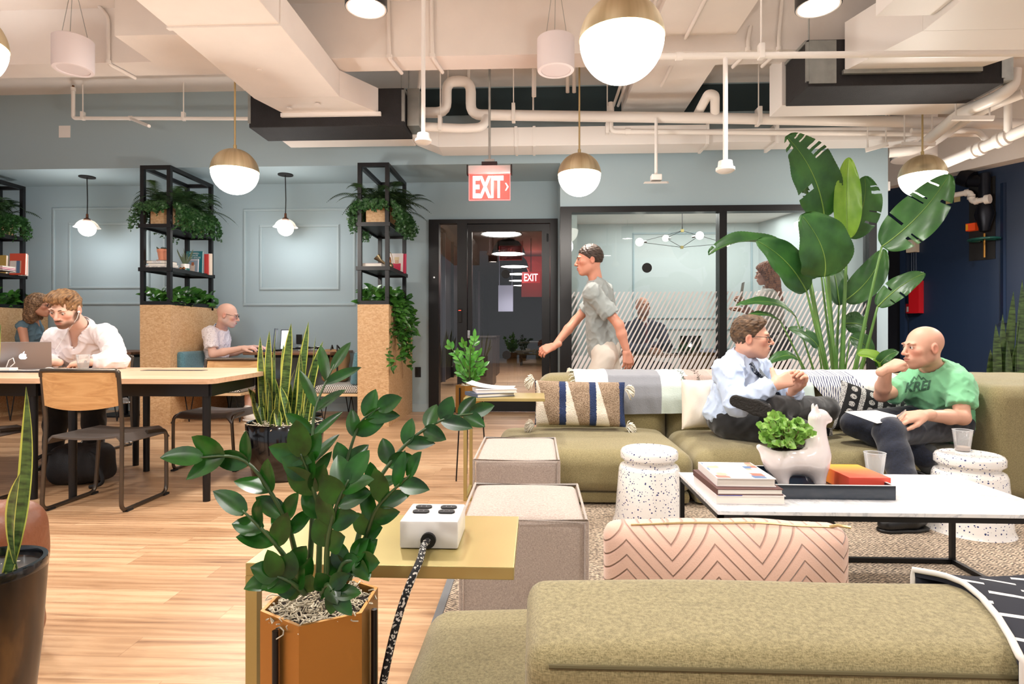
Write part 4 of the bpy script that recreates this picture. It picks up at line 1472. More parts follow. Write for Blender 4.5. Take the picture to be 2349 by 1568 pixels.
# switch plates on the header
for (px, py, lab) in ((149, 302, 'white blank plate on the blue header above the left booth'),):
 c = atY(px, py, YW)
 tag(MB().box(c.x - .07, c.x + .07, YW - .008, YW, c.z - .07, c.z + .07, .003).build('wall_plate', M_white), lab, 'wall plate')
c = atY(1888, 358, YW)
tag(MB().box(c.x - .08, c.x + .06, YW - .01, YW, c.z - .06, c.z + .06, .003).build('wall_plate', M_white), 'white blank plate on blue wall behind the top palm leaf', 'wall plate')
c = atY(959, 853, YB)
t = thing('power_outlet', 'black double power outlet on the wall beside the door', 'outlet', (c.x, YB, c.z - .06))
MB().box(c.x - .038, c.x + .038, YB - .008, YB, c.z - .065, c.z + .065, .003).build('plate', M_blackm, t)
MB().box(c.x - .018, c.x + .018, YB - .012, YB - .008, c.z - .042, c.z + .042, .002).build('socket_face', M_black, t)
# booths
M_wood = wood_mat('pale_oak', (196, 156, 122), (210, 172, 140), (222, 188, 158), 1.0, 0)
M_ply = wood_mat('ply_edge', (188, 150, 110), (224, 192, 150), (236, 208, 170), .6, 0)
M_woodd = wood_mat('walnut_top', (92, 62, 44), (120, 84, 60), (146, 106, 78), 1.0, 0)
M_bluev = fabric_mat('blue_velvet', (64, 104, 118), (92, 136, 148), 200, bump=.1, sheen=.5)
M_hound = None
m, nt, b = new_mat('houndstooth_cloth')
mp = coords(nt, (1, 1, 1))
ck = node(nt, 'ShaderNodeTexChecker', Scale=84.0)
mp2 = coords(nt, (1, 1, 1), (.5, .6, .3))
ck2 = node(nt, 'ShaderNodeTexChecker', Scale=168.0)
nt.links.new(mp.outputs[0], ck.inputs['Vector']); nt.links.new(mp2.outputs[0], ck2.inputs['Vector'])
f_ = math_n(nt, 'ADD', math_n(nt, 'MULTIPLY', ck.outputs['Fac'], .7), math_n(nt, 'MULTIPLY', ck2.outputs['Fac'], .5))
r_ = ramp(nt, [(0, srgb(28, 28, 32)), (.6, srgb(225, 220, 212))], 'CONSTANT')
nt.links.new(f_, r_.inputs['Fac']); nt.links.new(r_.outputs['Color'], b.inputs['Base Color'])
b.inputs['Roughness'].default_value = .9
M_hound = m
YC = 6.28
CT = 1 + 68 / 215
cols = [xY(820, YC), xY(321, YC)]
CW = xY(892, YC) - cols[0]
cols.append(cols[1] - (cols[0] - cols[1]))
names = ['nearest the door', 'between the two booths', 'cut by the left edge']
for k, x in enumerate(cols):
 t = thing('booth_divider', 'tall chipboard booth divider with planted top, %s' % names[k], 'divider', (x + CW / 2, 6.9, 0), 'chipboard booth dividers')
 mb = MB()
 mb.box(x, x + CW, YC, YC + .018, 0, CT)
 mb.box(x, x + .018, YC + .018, YB - .02, 0, CT)
 mb.box(x + CW - .018, x + CW, YC + .018, YB - .02, 0, CT)
 mb.build('board', M_osb, t)
 MB().box(x + .02, x + CW - .02, YC + .02, YB - .03, CT - .06, CT - .03).build('soil', mat('potting_soil', (40, 30, 24), .95, bump=.6, bscale=60), t)
 # steel shelf frame
 s = thing('shelf_frame', 'black steel open shelving standing on the chipboard divider %s' % names[k], 'shelving', (x + CW / 2, 6.7, CT), 'black shelf frames')
 Yb2, ZT = 7.12, 2.845
 w = .042
 for (px_, py_) in ((x + w / 2, YC + w / 2), (x + CW - w / 2, YC + w / 2), (x + w / 2, Yb2), (x + CW - w / 2, Yb2)):
  MB().box(px_ - w / 2, px_ + w / 2, py_ - w / 2, py_ + w / 2, CT if py_ < 7 else CT - .03, ZT).build('post', M_black, s)
 for z in (CT + .02, ZT - w / 2):
  mb = MB()
  for yy in (YC + w / 2, Yb2):
   mb.box(x + w, x + CW - w, yy - w / 2, yy + w / 2, z - w / 2, z + w / 2)
  for xx in (x + w / 2, x + CW - w / 2):
   mb.box(xx - w / 2, xx + w / 2, YC + w * .9, Yb2 - w * .4, z - w / 2, z + w / 2)
  mb.build('rail', M_black, s)
 for z in (1.715, 2.19):
  mb = MB()
  a_, b_ = x - .015, x + CW + .015
  mb.box(a_, b_, YC - .01, YC + .012, z - .03, z + .012)
  mb.box(a_, b_, Yb2 + .01, Yb2 + .03, z - .03, z + .012)
  mb.box(a_, a_ + .012, YC, Yb2 + .02, z - .03, z + .012)
  mb.box(b_ - .012, b_, YC, Yb2 + .02, z - .03, z + .012)
  n_ = 30
  for i in range(n_):
   yy = YC + .02 + (Yb2 - YC) * i / n_
   mb.box(a_ + .012, b_ - .012, yy, yy + .018, z - .008, z)
  mb.build('shelf', M_black, s)
SX = lambda k: cols[k]
# benches, cushions, tables
def bench(x0, x1, y0, y1, label, leg=True):
 t = thing('booth_bench', label, 'bench', ((x0 + x1) / 2, (y0 + y1) / 2, 0), 'booth benches')
 MB().box(x0, x1, y0, y1, .315, .345, .004).build('seat_board', M_ply, t)
 MB().box(x0 + .01, x1 - .01, y0 + .01, y1, .347, .43, .03).build('seat_cushion', M_hound, t, 40)
 for x in (x0 + .07, x1 - .07):
  for y in (y0 + .12, y1 - .15):
   MB().tube(fillet([(x - .05, y, .315), (x, y, .006), (x + .05, y, .315)], .015), .006, 8).build('leg', M_black, t, 60)
 return t
bench(xY(404, YC + .1) + .03, xY(556, YC + .1), YC + .06, YB - .02, 'patterned bench under the bald man in glasses')
bench(xY(722, YC + .1), SX(0) - .005, YC + .06, YB - .02, 'patterned bench left of the divider nearest the door')
bench(SX(1) - .46, SX(1) - .005, YC + .06, YB - .02, 'patterned bench left of the middle divider, behind the young man')
bench(SX(2) + CW + .005, SX(2) + CW + .5, YC + .06, YB - .02, 'patterned bench under the woman, at the left edge')
def back_cushion(x, y0, y1, z0, z1, label, lean, th=.09):
 t = thing('back_cushion', label, 'cushion', (x, (y0 + y1) / 2, z0), 'blue velvet back cushions')
 mb = MB()
 hx = th / 2
 mb.box(-hx, hx, y0 - (y0 + y1) / 2, y1 - (y0 + y1) / 2, 0, z1 - z0, .04)
 c = Matrix.Rotation(lean, 4, 'Y')
 mb.v = [tuple((c @ Vector(p)) + Vector((x, (y0 + y1) / 2, z0))) for p in mb.v]
 mb.build('cushion', M_bluev, t, 60)
back_cushion(xY(410, 6.5) + .09, YC + .12, YB - .3, .432, .80, 'blue velvet cushion behind the bald man in glasses', -.1, .11)
back_cushion(SX(0) - .09, YC + .12, YB - .2, .432, .80, 'blue velvet cushion leaning on the divider nearest the door', .14)
back_cushion(SX(1) - .08, YC + .12, YB - .2, .432, .80, 'blue velvet cushion leaning on the middle divider from the left', .14)
def booth_table(x0, x1, label):
 t = thing('booth_table', label, 'table', ((x0 + x1) / 2, 7.0, 0), 'booth tables')
 z = .79
 MB().box(x0, x1, 6.62, YB - .03, z - .035, z, .012).build('table_top', M_woodd, t, 40)
 MB().box(x0 + .08, x1 - .08, 6.75, YB - .04, z - .07, z - .036).build('apron', M_black, t)
 xm = (x0 + x1) / 2
 MB().cyl((xm, 7.05, 0.02), (xm, 7.05, z - .07), .035, seg=16).build('pedestal', M_black, t, 50)
 MB().cyl((xm, 7.05, 0), (xm, 7.05, .02), .24, seg=28).build('base', M_black, t, 50)
 return z
TZ = booth_table(xY(556, 6.62) - .0, xY(738, 6.62) + .1, 'dark wooden booth table with laptops left of the door')
booth_table(xY(155, 6.62), xY(300, 6.62), 'dark wooden booth table behind the young man')
# work table
DZT = .735
YN, YM, YF = 3.36, 4.12, 4.5
xr0, xr1 = xY(487, YN), xY(608, YM)
mb = MB()
xs = xY(103, YN)
def desk_top(poly):
 bm = bmesh.new()
 vb = [bm.verts.new((p[0], p[1], DZT - .03)) for p in poly]
 f = bm.faces.new(vb)
 r = bmesh.ops.extrude_face_region(bm, geom=[f])
 for v in r['geom']:
  if isinstance(v, bmesh.types.BMVert): v.co.z = DZT
 ed = [e for e in bm.edges if abs(e.verts[0].co.z - e.verts[1].co.z) > .01]
 bmesh.ops.bevel(bm, geom=ed, offset=.06, segments=5, affect='EDGES', profile=.5)
 return MB().bm(bm)
t = thing('work_table', 'long pale oak work table with black legs, its right half', 'table', ((xs + xr0) / 2, 3.9, 0), 'pale oak work tables')
desk_top([(xs + .004, YN), (xr0, YN), (xr1 + .02, YM - .05), (xr1 - .12, YF), (xs + .004, YF)]).build('table_top', M_wood, t, 35)
mb = MB()
for (a_, b_) in (((xs + .1, YN + .06), (xr0 - .05, YN + .06)), ((xr0 - .05, YN + .06), (xr1 - .08, YM - .03)), ((xs + .1, YF - .1), (xr1 - .2, YF - .1)), ((xs + .1, YN + .06), (xs + .1, YF - .1)), ((xr1 - .08, YM - .03), (xr1 - .2, YF - .1))):
 mb.bar((a_[0], a_[1], DZT - .07), (b_[0], b_[1], DZT - .07), .025, .075)
mb.build('apron', M_black, t)
for (px, yy) in ((167, 3.44), (474, 3.44), (336, 4.17), (594, 4.17)):
 x = xY(px, yy)
 MB().cyl((x, yy, 0), (x, yy, DZT - .032), .021, .024, 16).build('leg', M_black, t, 50)
c = atZ(400, 850, DZT)
MB().box(xY(330, 4.15), xY(470, 4.15), 4.11, 4.19, DZT, DZT + .002).build('cable_flap', M_blackm, t)
t = thing('work_table', 'left half of the pale oak work table, running out at the left edge', 'table', (xs - .8, 3.9, 0), 'pale oak work tables')
desk_top([(xs - 2.2, YN), (xs - .004, YN), (xs - .004, YF), (xs - 2.2, YF)]).build('table_top', M_wood, t, 35)
mb = MB()
mb.box(xs - 2.1, xs - .1, YN + .05, YN + .075, DZT - .11, DZT - .032)
mb.box(xs - 2.1, xs - .1, YF - .11, YF - .085, DZT - .11, DZT - .032)
mb.box(xs - .12, xs - .095, YN + .075, YF - .11, DZT - .11, DZT - .032)
mb.build('apron', M_black, t)
for (px, yy) in ((77, 3.44),):
 x = xY(px, yy)
 MB().cyl((x, yy, 0), (x, yy, DZT - .032), .021, .024, 16).build('leg', M_black, t, 50)
MB().cyl((xs - .14, 4.35, 0), (xs - .14, 4.35, DZT - .032), .021, .024, 16).build('leg', M_black, t, 50)
MB().cyl((xs - 2.05, 3.46, 0), (xs - 2.05, 3.46, DZT - .032), .021, .024, 16).build('leg', M_black, t, 50)
# sled chairs
M_tube = mat('bronze_tube', (96, 88, 80), .3, .85)
M_seatg = mat('grey_ply_seat', (86, 80, 76), .42)
M_cw = wood_mat('chair_back_oak', (186, 136, 84), (206, 158, 104), (222, 178, 124), 1.3, 0)
def chair(label, x, y, rz, seatm=None):
 """origin between the rear feet's line centre; back at -y side, sitter faces +y"""
 t = thing('sled_chair', label, 'chair', (0, 0, 0), 'sled-base chairs')
 w = .22
 tube = .0115
 for s in (-1, 1):
  P = [(s * w, -.03, .79), (s * w, .0, .50), (s * w * 1.04, -.02, .012), (s * w * 1.04, .38, .012), (s * w * .98, .40, .40), (s * w * .96, .22, .415)]
  MB().tube(fillet(P, .05, 5), tube, 10).build('side_frame', M_tube, t, 60)
  for yy in (.01, .34):
   MB().box(s * w * 1.04 - .014, s * w * 1.04 + .014, yy, yy + .05, 0, .012).build('foot_glide', M_blackm, t)
 MB().tube(fillet([(-w, -.03, .76), (-w, -.035, .795), (0, -.06, .797), (w, -.035, .795), (w, -.03, .76)], .03, 5), tube * 1.15, 10).build('top_rail', M_tube, t, 60)
 def back(u, v):
  xx = (u - .5) * 2 * (w - .008)
  bow = -.035 * (1 - (2 * u - 1) ** 2)
  z = .785 - v * .185 - (.0 if v < .5 else .012 * (1 - (2 * u - 1) ** 2) * 2 * (v - .5) * 2)
  return (xx, -.03 + bow + v * .02, z)
 MB().grid(back, 16, 8, .009).build('backrest', M_cw, t, 40)
 def seat(u, v):
  xx = (u - .5) * 2 * (w + .005)
  yy = .0 + v * .42
  z = .435 - .022 * (1 - (2 * u - 1) ** 2) * (1 - .3 * v) - .0
  e = abs(2 * u - 1)
  if e > .86: z -= (e - .86) / .14 * .05
  if v > .9: z -= (v - .9) / .1 * .03
  return (xx, yy, z)
 MB().grid(seat, 24, 16, .011).build('seat', seatm or M_seatg, t, 50)
 mb = MB()
 for s in (-1, 1):
  for yy in (.03, .06):
   mb.cyl((s * (w + .0), yy, .385), (s * (w + .02), yy, .385), .006, seg=8)
 mb.build('bolt', M_chrome, t)
 t.location = (x, y, 0)
 t.rotation_euler = (0, 0, rz)
 return t
xa = (xY(97, 3.19) + xY(283, 3.19)) / 2
chair('grey sled chair with oak back in front of the work table', xa, 3.2, 0, mat('light_grey_seat', (150, 145, 138), .45) if False else None)
xb = (xY(353, 3.97) + xY(504, 3.97)) / 2
chair('sled chair with oak back tucked in behind the work table', xb, 4.56, pi)
chair('sled chair under the young man in white', xY(175, 4.8), 5.15, pi)
chair('sled chair mostly cut by the left edge at the table', -3.45, 3.2, 0)
# far sofa
M_sofa = fabric_mat('olive_upholstery', (108, 98, 64), (156, 144, 104), 700, bump=.25, sheen=.2, big=.06)
SY = 3.375
sx0, sx1 = atZ(1150, 975, .33).x, xY(1597, SY)
sx2 = xY(1890, SY)
sax = xY(2238, 3.6)
def puff(x0, x1, y0, y1, z0, z1, rad=.07, crown=.03, seed=1, wr=.004):
 c = ((x0 + x1) / 2, (y0 + y1) / 2, (z0 + z1) / 2)
 hs = ((x1 - x0) / 2, (y1 - y0) / 2, (z1 - z0) / 2)
 def f(P):
  q = P.copy()
  ux = np.clip((P[..., 0] - c[0]) / hs[0], -1, 1)
  uy = np.clip((P[..., 1] - c[1]) / hs[1], -1, 1)
  q[..., 2] = P[..., 2] - crown * (1 - ux ** 4) * (1 - uy ** 4) * (P[..., 2] > c[2])
  return s_box(q, c, hs, rad) + wr * wob(P, seed, 14)
 return f, (x0 - .03, y0 - .03, z0 - .03), (x1 + .03, y1 + .03, z1 + .03 + crown)
def soft_part(name, parent, args, h=.016, m=None, **kw):
 f, lo, hi = puff(*args, **kw)
 return soft(name, f, lo, hi, h, m or M_sofa, parent)
t = thing('modular_sofa', 'long olive green sofa along the window with two men on it', 'sofa', ((sx0 + sax) / 2, 4.0, 0))
soft_part('chaise_seat', t, (sx0, sx1 - .004, SY, 4.30, .085, .315), rad=.075, crown=.035)
soft_part('seat', t, (sx1 + .004, sx2, SY + .02, 4.20, .085, .315), rad=.075, crown=.035, seed=3)
soft_part('seat', t, (sx2 + .008, sax + .02, SY + .03, 4.20, .085, .31), rad=.075, crown=.03, seed=5)
bx = xY(1230, 4.35)
soft_part('backrest', t, (bx, sx1 + .02, 4.17, 4.60, .09, .695), rad=.12, crown=.015, seed=7)
soft_part('backrest', t, (sx1 + .026, 2.35, 4.19, 4.60, .09, .695), rad=.11, crown=.015, seed=9)
soft_part('corner_backrest', t, (sax + .0, 3.75, SY + .08, 4.62, .04, .70), rad=.08, crown=.02, seed=11)
mb = MB()
mb.box(sx0 + .03, sx1 - .02, SY + .035, 4.5, .02, .088, .03)
mb.box(sx1 + .01, sx2 - .01, SY + .045, 4.5, .02, .088, .03)
mb.box(sx2 + .01, sax, SY + .045, 4.5, .02, .088, .03)
mb.build('plinth', M_sofa, t, 40)
# near sofa
t = thing('near_sofa', 'olive green sofa seen from behind, closest to the camera', 'sofa', (.7, 1.0, 0))
nx0 = -.015
soft_part('backrest', t, (nx0, 1.75, .715, .95, .04, .612), .010, rad=.028, crown=.010, seed=21, wr=.002)
MB().tube([(nx0 + .03, .716, .596), (1.7, .716, .596)], .0028, 6).tube([(nx0 + .004, .74, .585), (nx0 + .004, .93, .585)], .0028, 6).build('seam', mat('olive_seam', (84, 76, 48), .9), t)
soft_part('seat', t, (xY(985, 1.45), 1.75, .955, 1.46, .05, .33), .014, rad=.06, crown=.02, seed=22)
soft_part('seat_end', t, (xY(985, 1.45), nx0 - .006, .72, .96, .05, .325), .012, rad=.05, crown=.012, seed=23)
# poufs
M_poufs = fabric_mat('grey_felt_side', (150, 136, 127), (192, 177, 166), 700, bump=.3)
M_poufs2 = M_poufs
M_pouft = M_poufs
def pouf(x0, x1, y0, y1, z, label):
 t = thing('pouf', label, 'pouf', ((x0 + x1) / 2, (y0 + y1) / 2, 0), 'grey felt poufs')
 soft_part('cover', t, (x0, x1, y0, y1, 0.004, z), .012, M_poufs, rad=.02, crown=.015, seed=3, wr=.002)
 e = .004
 mb = MB()
 X0, X1, Y0_, Y1_ = x0 - e, x1 + e, y0 - e, y1 + e
 for z_ in (z + .001,):
  mb.tube([(X0, Y0_, z_), (X1, Y0_, z_), (X1, Y1_, z_), (X0, Y1_, z_)], .006, 8, closed=True)
 for (a, b_) in ((X0, Y0_), (X1, Y0_), (X1, Y1_), (X0, Y1_)):
  mb.tube([(a, b_, 0.006), (a, b_, z)], .006, 8)
 mb.build('piping', M_poufs2, t, 50)
pouf(xY(1062, 1.85), xY(1342, 1.85), 1.83, 2.26, .42, 'grey felt pouf behind the brass table, nearer one')
pouf(xY(1090, 2.7), xY(1280, 2.7), 2.69, 3.27, .42, 'grey felt pouf in front of the sofa chaise, farther one')
# rug
m, nt, b = new_mat('jute_rug')
mp = coords(nt, (1, 1, 1))
sep = nt.nodes.new('ShaderNodeSeparateXYZ'); nt.links.new(mp.outputs[0], sep.inputs[0])
zig = math_n(nt, 'PINGPONG', sep.outputs[0], .03)
yy_ = math_n(nt, 'ADD', sep.outputs[1], math_n(nt, 'MULTIPLY', zig, .8))
wv = math_n(nt, 'SINE', math_n(nt, 'MULTIPLY', yy_, 420.0))
n1 = node(nt, 'ShaderNodeTexNoise', Scale=75.0, Detail=3); nt.links.new(mp.outputs[0], n1.inputs['Vector'])
n2 = node(nt, 'ShaderNodeTexNoise', Scale=2.5, Detail=3); nt.links.new(mp.outputs[0], n2.inputs['Vector'])
h_ = math_n(nt, 'ADD', math_n(nt, 'MULTIPLY', wv, .12), n1.outputs['Fac'])
r_ = ramp(nt, [(.34, srgb(92, 82, 74)), (.5, srgb(150, 134, 116)), (.66, srgb(206, 186, 162))])
nt.links.new(h_, r_.inputs['Fac'])
v_ = nt.nodes.new('ShaderNodeHueSaturation'); nt.links.new(math_n(nt, 'MULTIPLY_ADD', n2.outputs['Fac'], .5, .75), v_.inputs['Value']); nt.links.new(r_.outputs['Color'], v_.inputs['Color'])
nt.links.new(v_.outputs['Color'], b.inputs['Base Color'])
b.inputs['Roughness'].default_value = .95
bump_n(nt, b, h_, .8, .01)
M_rug = m
rx0 = atZ(1045, 1330, 0).x
rx0 = -.36
t = thing('area_rug', 'braided jute rug under the lounge furniture', 'rug', (2, 2, 0))
MB().box(rx0 + .03, 4.6, .3, SY + .12, .0005, .012, .003).build('pile', M_rug, t)
mb = MB()
mb.box(rx0, rx0 + .03, .27, SY + .15, .0005, .0135, .003)
mb.box(rx0 + .03, 4.6, SY + .12, SY + .15, .0005, .0135, .003)
mb.build('border', mat('rug_binding', (112, 114, 116), .9, bump=.3, bscale=300), t)
# marble coffee table
m, nt, b = new_mat('white_marble')
mp = coords(nt, (1, 1, 1))
n1 = node(nt, 'ShaderNodeTexNoise', Scale=5.0, Detail=8, Roughness=.65, Distortion=1.6); nt.links.new(mp.outputs[0], n1.inputs['Vector'])
a_ = math_n(nt, 'ABSOLUTE', math_n(nt, 'SUBTRACT', n1.outputs['Fac'], .5))
r_ = ramp(nt, [(0, srgb(196, 198, 202)), (.025, srgb(224, 225, 227)), (.09, srgb(238, 237, 236))])
nt.links.new(a_, r_.inputs['Fac']); nt.links.new(r_.outputs['Color'], b.inputs['Base Color'])
b.inputs['Roughness'].default_value = .22
M_marble = m
MZ = .39
fl, bl, br = atZ(1636, 1171, MZ), atZ(1563, 1081, MZ), atZ(2191, 1090, MZ)
X0, X1, Y0_, Y1_ = (fl.x + bl.x) / 2, br.x, fl.y, (bl.y + br.y) / 2
TX0, TX1, TY0, TY1 = X0, X1, Y0_, Y1_
t = thing('coffee_table', 'low white marble coffee table on a thin black frame', 'table', ((X0 + X1) / 2, (Y0_ + Y1_) / 2, 0))
MB().box(X0, X1, Y0_, Y1_, MZ - .014, MZ, .002).build('marble_top', M_marble, t)
mb = MB()
w = .018
i_ = .004
for z in (MZ - .015 - w / 2, .014 + w / 2):
 mb.box(X0 + i_, X1 - i_, Y0_ + i_, Y0_ + i_ + w, z - w / 2, z + w / 2)
 mb.box(X0 + i_, X1 - i_, Y1_ - i_ - w, Y1_ - i_, z - w / 2, z + w / 2)
 mb.box(X0 + i_, X0 + i_ + w, Y0_ + i_ + w, Y1_ - i_ - w, z - w / 2, z + w / 2)
 mb.box(X1 - i_ - w, X1 - i_, Y0_ + i_ + w, Y1_ - i_ - w, z - w / 2, z + w / 2)
mb.build('frame', M_black, t)
for (a, b_) in ((X0 + i_, Y0_ + i_), (X1 - i_ - w, Y0_ + i_), (X0 + i_, Y1_ - i_ - w), (X1 - i_ - w, Y1_ - i_ - w)):
 MB().box(a, a + w, b_, b_ + w, .013, MZ - .015).build('leg', M_black, t)
# speckled stools
m, nt, b = new_mat('speckled_enamel')
mp = coords(nt, (1, 1, 1))
cols_, masks = [], []
for sc, th, dens in ((95, .30, 1.3), (48, .24, 1.1)):
 v = node(nt, 'ShaderNodeTexVoronoi', Scale=sc); nt.links.new(mp.outputs[0], v.inputs['Vector'])
 nz = node(nt, 'ShaderNodeTexNoise', Scale=sc * 1.7); nt.links.new(mp.outputs[0], nz.inputs['Vector'])
 nb = node(nt, 'ShaderNodeTexWhiteNoise', noise_dimensions='3D'); nt.links.new(v.outputs['Position'], nb.inputs['Vector'])
 d = math_n(nt, 'ADD', v.outputs['Distance'], math_n(nt, 'MULTIPLY', nz.outputs['Fac'], .25))
 lim = math_n(nt, 'MULTIPLY', nb.outputs['Value'], th * dens * 1.35)
 masks.append(math_n(nt, 'LESS_THAN', d, lim))
sep = nt.nodes.new('ShaderNodeSeparateXYZ'); nt.links.new(mp.outputs[0], sep.inputs[0])
mk = math_n(nt, 'MAXIMUM', *masks)
c_ = mixc(nt, mk, srgb(240, 236, 232), srgb(44, 56, 110))
nt.links.new(c_, b.inputs['Base Color'])
b.inputs['Roughness'].default_value = .22
b.inputs['Coat Weight'].default_value = .4
M_speck = m
def stool(cx, cy, label, h=.385):
 z0 = .012
 r, rb = .145, .186
 prof = [(rb + .004, 0), (rb, .008), (rb - .008, .03), (r + .012, h - .105), (r + .004, h - .088), (r - .016, h - .078), (r - .018, h - .068), (r - .006, h - .058), (r + .004, h - .048), (r + .004, h - .018), (r - .004, h - .005), (r - .016, h), (r - .03, h - .005), (.001, h - .007)]
 mb = MB().lathe(prof, (cx, cy, z0), 48)
 return single(mb, 'garden_stool', M_speck, label, 'stool', 'white speckled stools', 40, (cx, cy, z0))
c = atZ(1489, 1027, .397); stool(c.x, c.y, 'white speckled stool between the poufs and the marble table')
c = atZ(2223, 1039, .397); stool(c.x, c.y, 'white speckled stool beside the sofa with a plastic cup on it')
stool(xY(1700, 1.80), TY0 - .235, 'white speckled stool mostly hidden behind the pink pillow')
ST = .397
STC = c
# brass side tables
M_gold = mat('gold_lacquer', (184, 166, 108), .36, .55, bump=.02, bscale=400)
def side_table(px0, px1, Yf, Yb, z, label, th=.022):
 x0, x1 = xY(px0, Yf), xY(px1, Yf)
 t = thing('side_table', label, 'side table', ((x0 + x1) / 2, (Yf + Yb) / 2, 0), 'gold C-shaped side tables')
 MB().box(x0, x1, Yf, Yb, z - th, z, .0015).build('table_top', M_gold, t)
 for yy in (Yf, Yb - .02):
  MB().box(x0, x0 + .02, yy, yy + .02, .02, z - th).build('leg', M_gold, t)
 mb = MB()
 mb.box(x0, x0 + .02, Yf + .02, Yb - .02, .0, .02)
 mb.box(x0, x1 - .04, Yf, Yf + .02, 0, .02)
 mb.box(x0, x1 - .04, Yb - .02, Yb, 0, .02)
 mb.build('base_frame', M_gold, t)
 return t
GZ = .60
side_table(563, 1179, 1.007, 1.29, GZ, 'near gold side table with the white power box on it')
side_table(1063, 1250, 3.5, 3.83, .615, 'far gold side table with books and papers beside the sofa', .018)
# people
M_skin = tint_mat('skin', .48, sub=.0, bump=.06, bscale=350, spec=.4)
M_hair = tint_mat('hair', .5, bump=.5, bscale=420, spec=.35)
M_eyew = mat('eye_white', (225, 215, 208), .2)
M_iris = mat('eye_iris', (38, 28, 22), .15)
M_specs = mat('spectacle_black', (14, 14, 16), .25)
def rot3(yaw, pitch=0.0, roll=0.0):
 """head turned to look along yaw degrees (0 = towards the camera side, 90 = to the right of the picture), chin down by pitch"""
 M = Matrix.Rotation(radians(yaw), 3, 'Z') @ Matrix.Rotation(radians(pitch), 3, 'X') @ Matrix.Rotation(radians(roll), 3, 'Y')
 return M
def head_fn(o):
 jw = o.get('jaw', 1.0)
 fem = o.get('fem', 0)
 def f(P):
  d = s_ell(P, (0, .012, .030), (.076, .096, .088))
  d = smin(d, s_ell(P, (0, -.028, -.030), (.061, .066, .084)), .03)
  for s in (-1, 1):
   d = smin(d, s_cap(P, (s * .046 * jw, .002, -.062), (s * .012, -.060, -.098), .021, .019), .03)
   d = smin(d, s_ell(P, (s * .043, -.060, -.020), (.020, .022, .018)), .02)
   d = smin(d, s_ell(P, (s * .026, -.086, .022), (.028, .012, .008)), .014)
  d = smin(d, s_ell(P, (0, -.072, -.101), (.021, .018, .015)), .015)
  d = smin(d, s_ell(P, (0, -.080, -.068), (.030, .021, .024)), .018)
  for s in (-1, 1):
   d = smax(d, -s_ell(P, (s * .032, -.108, .003), (.021, .019, .013)), .012)
   d = smin(d, s_ell(P, (s * .032, -.0775, .002), (.0155, .0145, .0125)), .004)
  nz = o.get('nose', 1.0)
  d = smin(d, s_cap(P, (0, -.090, .014), (0, -.112 * nz, -.028), .0075, .0105), .010)
  d = smin(d, s_ell(P, (0, -.113 * nz, -.033), (.0115, .012, .010)), .006)
  for s in (-1, 1):
   d = smin(d, s_ell(P, (s * .012, -.103, -.037), (.008, .010, .007)), .006)
  d = smin(d, s_ell(P, (0, -.0985, -.0605), (.024, .009, .0055)), .005)
  d = smin(d, s_ell(P, (0, -.0965, -.0735), (.020, .009, .0065)), .005)
  d = smax(d, -s_ell(P, (0, -.108, -.0665), (.023, .009, .0016 if not o.get('open') else .004)), .002)
  for s in (-1, 1):
   e = s_ell(P, (s * .0785, .012, -.008), (.009, .019, .031))
   e = smax(e, -s_ell(P, (s * .089, .009, -.006), (.009, .011, .019)), .004)
   d = smin(d, e, .007)
  nk = o.get('neck', (0, .05, -.17))
  d = smin(d, s_cap(P, (0, .026, -.055), nk, .053 * (.85 if fem else 1), .056 * (.85 if fem else 1)), .03)
  return d
 return f
def mixv(a, b, w):
 return a * (1 - w[:, None]) + np.array(b)[None, :] * w[:, None]
def blob(V, c, r, soft_=.4):
 q = np.sqrt((((V - V3(c)) / V3(r)) ** 2).sum(1))
 return np.clip((1 + soft_ - q) / (2 * soft_), 0, 1)
def lin(c):
 return np.array(srgb(*c)[:3])
def head_piece(c, Rm, sc, o):
 f = head_fn(o)
 nk = o.get('neck', (0, .05, -.17))
 zlo = min(nk[2] - .03, -.15)
 V, Q = sdf_mesh(f, (-.1, -.13 + min(0, nk[1]), zlo), (.1, .13 + max(0, nk[1] - .05), .13), .0036)
 skin = lin(o.get('skin', (214, 160, 132)))
 C = np.repeat(skin[None, :], len(V), 0)
 red = lin(o.get('blush', (206, 128, 104)))
 for s in (-1, 1):
  C = mixv(C, red, .5 * blob(V, (s * .045, -.075, -.03), (.028, .03, .024)))
  C = mixv(C, red, .6 * blob(V, (s * .082, .012, -.008), (.012, .022, .032)))
 C = mixv(C, red, .5 * blob(V, (0, -.115, -.033), (.016, .014, .012)))
 C = mixv(C, lin((176, 98, 88)), .75 * blob(V, (0, -.102, -.067), (.024, .012, .011), .25))
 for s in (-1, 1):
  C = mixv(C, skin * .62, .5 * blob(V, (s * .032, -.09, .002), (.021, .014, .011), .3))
 if o.get('beard'):
  bc = lin(o['beard'])
  m = blob(V, (0, -.045, -.09), (.066, .07, .036), .3)
  for s in (-1, 1):
   m = np.maximum(m, blob(V, (s * .062, -.005, -.045), (.02, .035, .05), .3))
  m = np.maximum(m, blob(V, (0, -.1, -.053), (.032, .02, .009), .3))
  m *= 1 - .9 * blob(V, (0, -.104, -.067), (.022, .014, .009), .2)
  m *= (V[:, 2] > -.128)
  C = mixv(C, bc, m * o.get('beard_w', .8))
 if o.get('scalp'):
  C = mixv(C, lin(o['scalp']), .5 * blob(V, (0, .05, .03), (.085, .08, .075), .25))
 Rn = np.array(Rm)
 W = (V * sc) @ Rn.T + V3(c)
 return W, Q, C
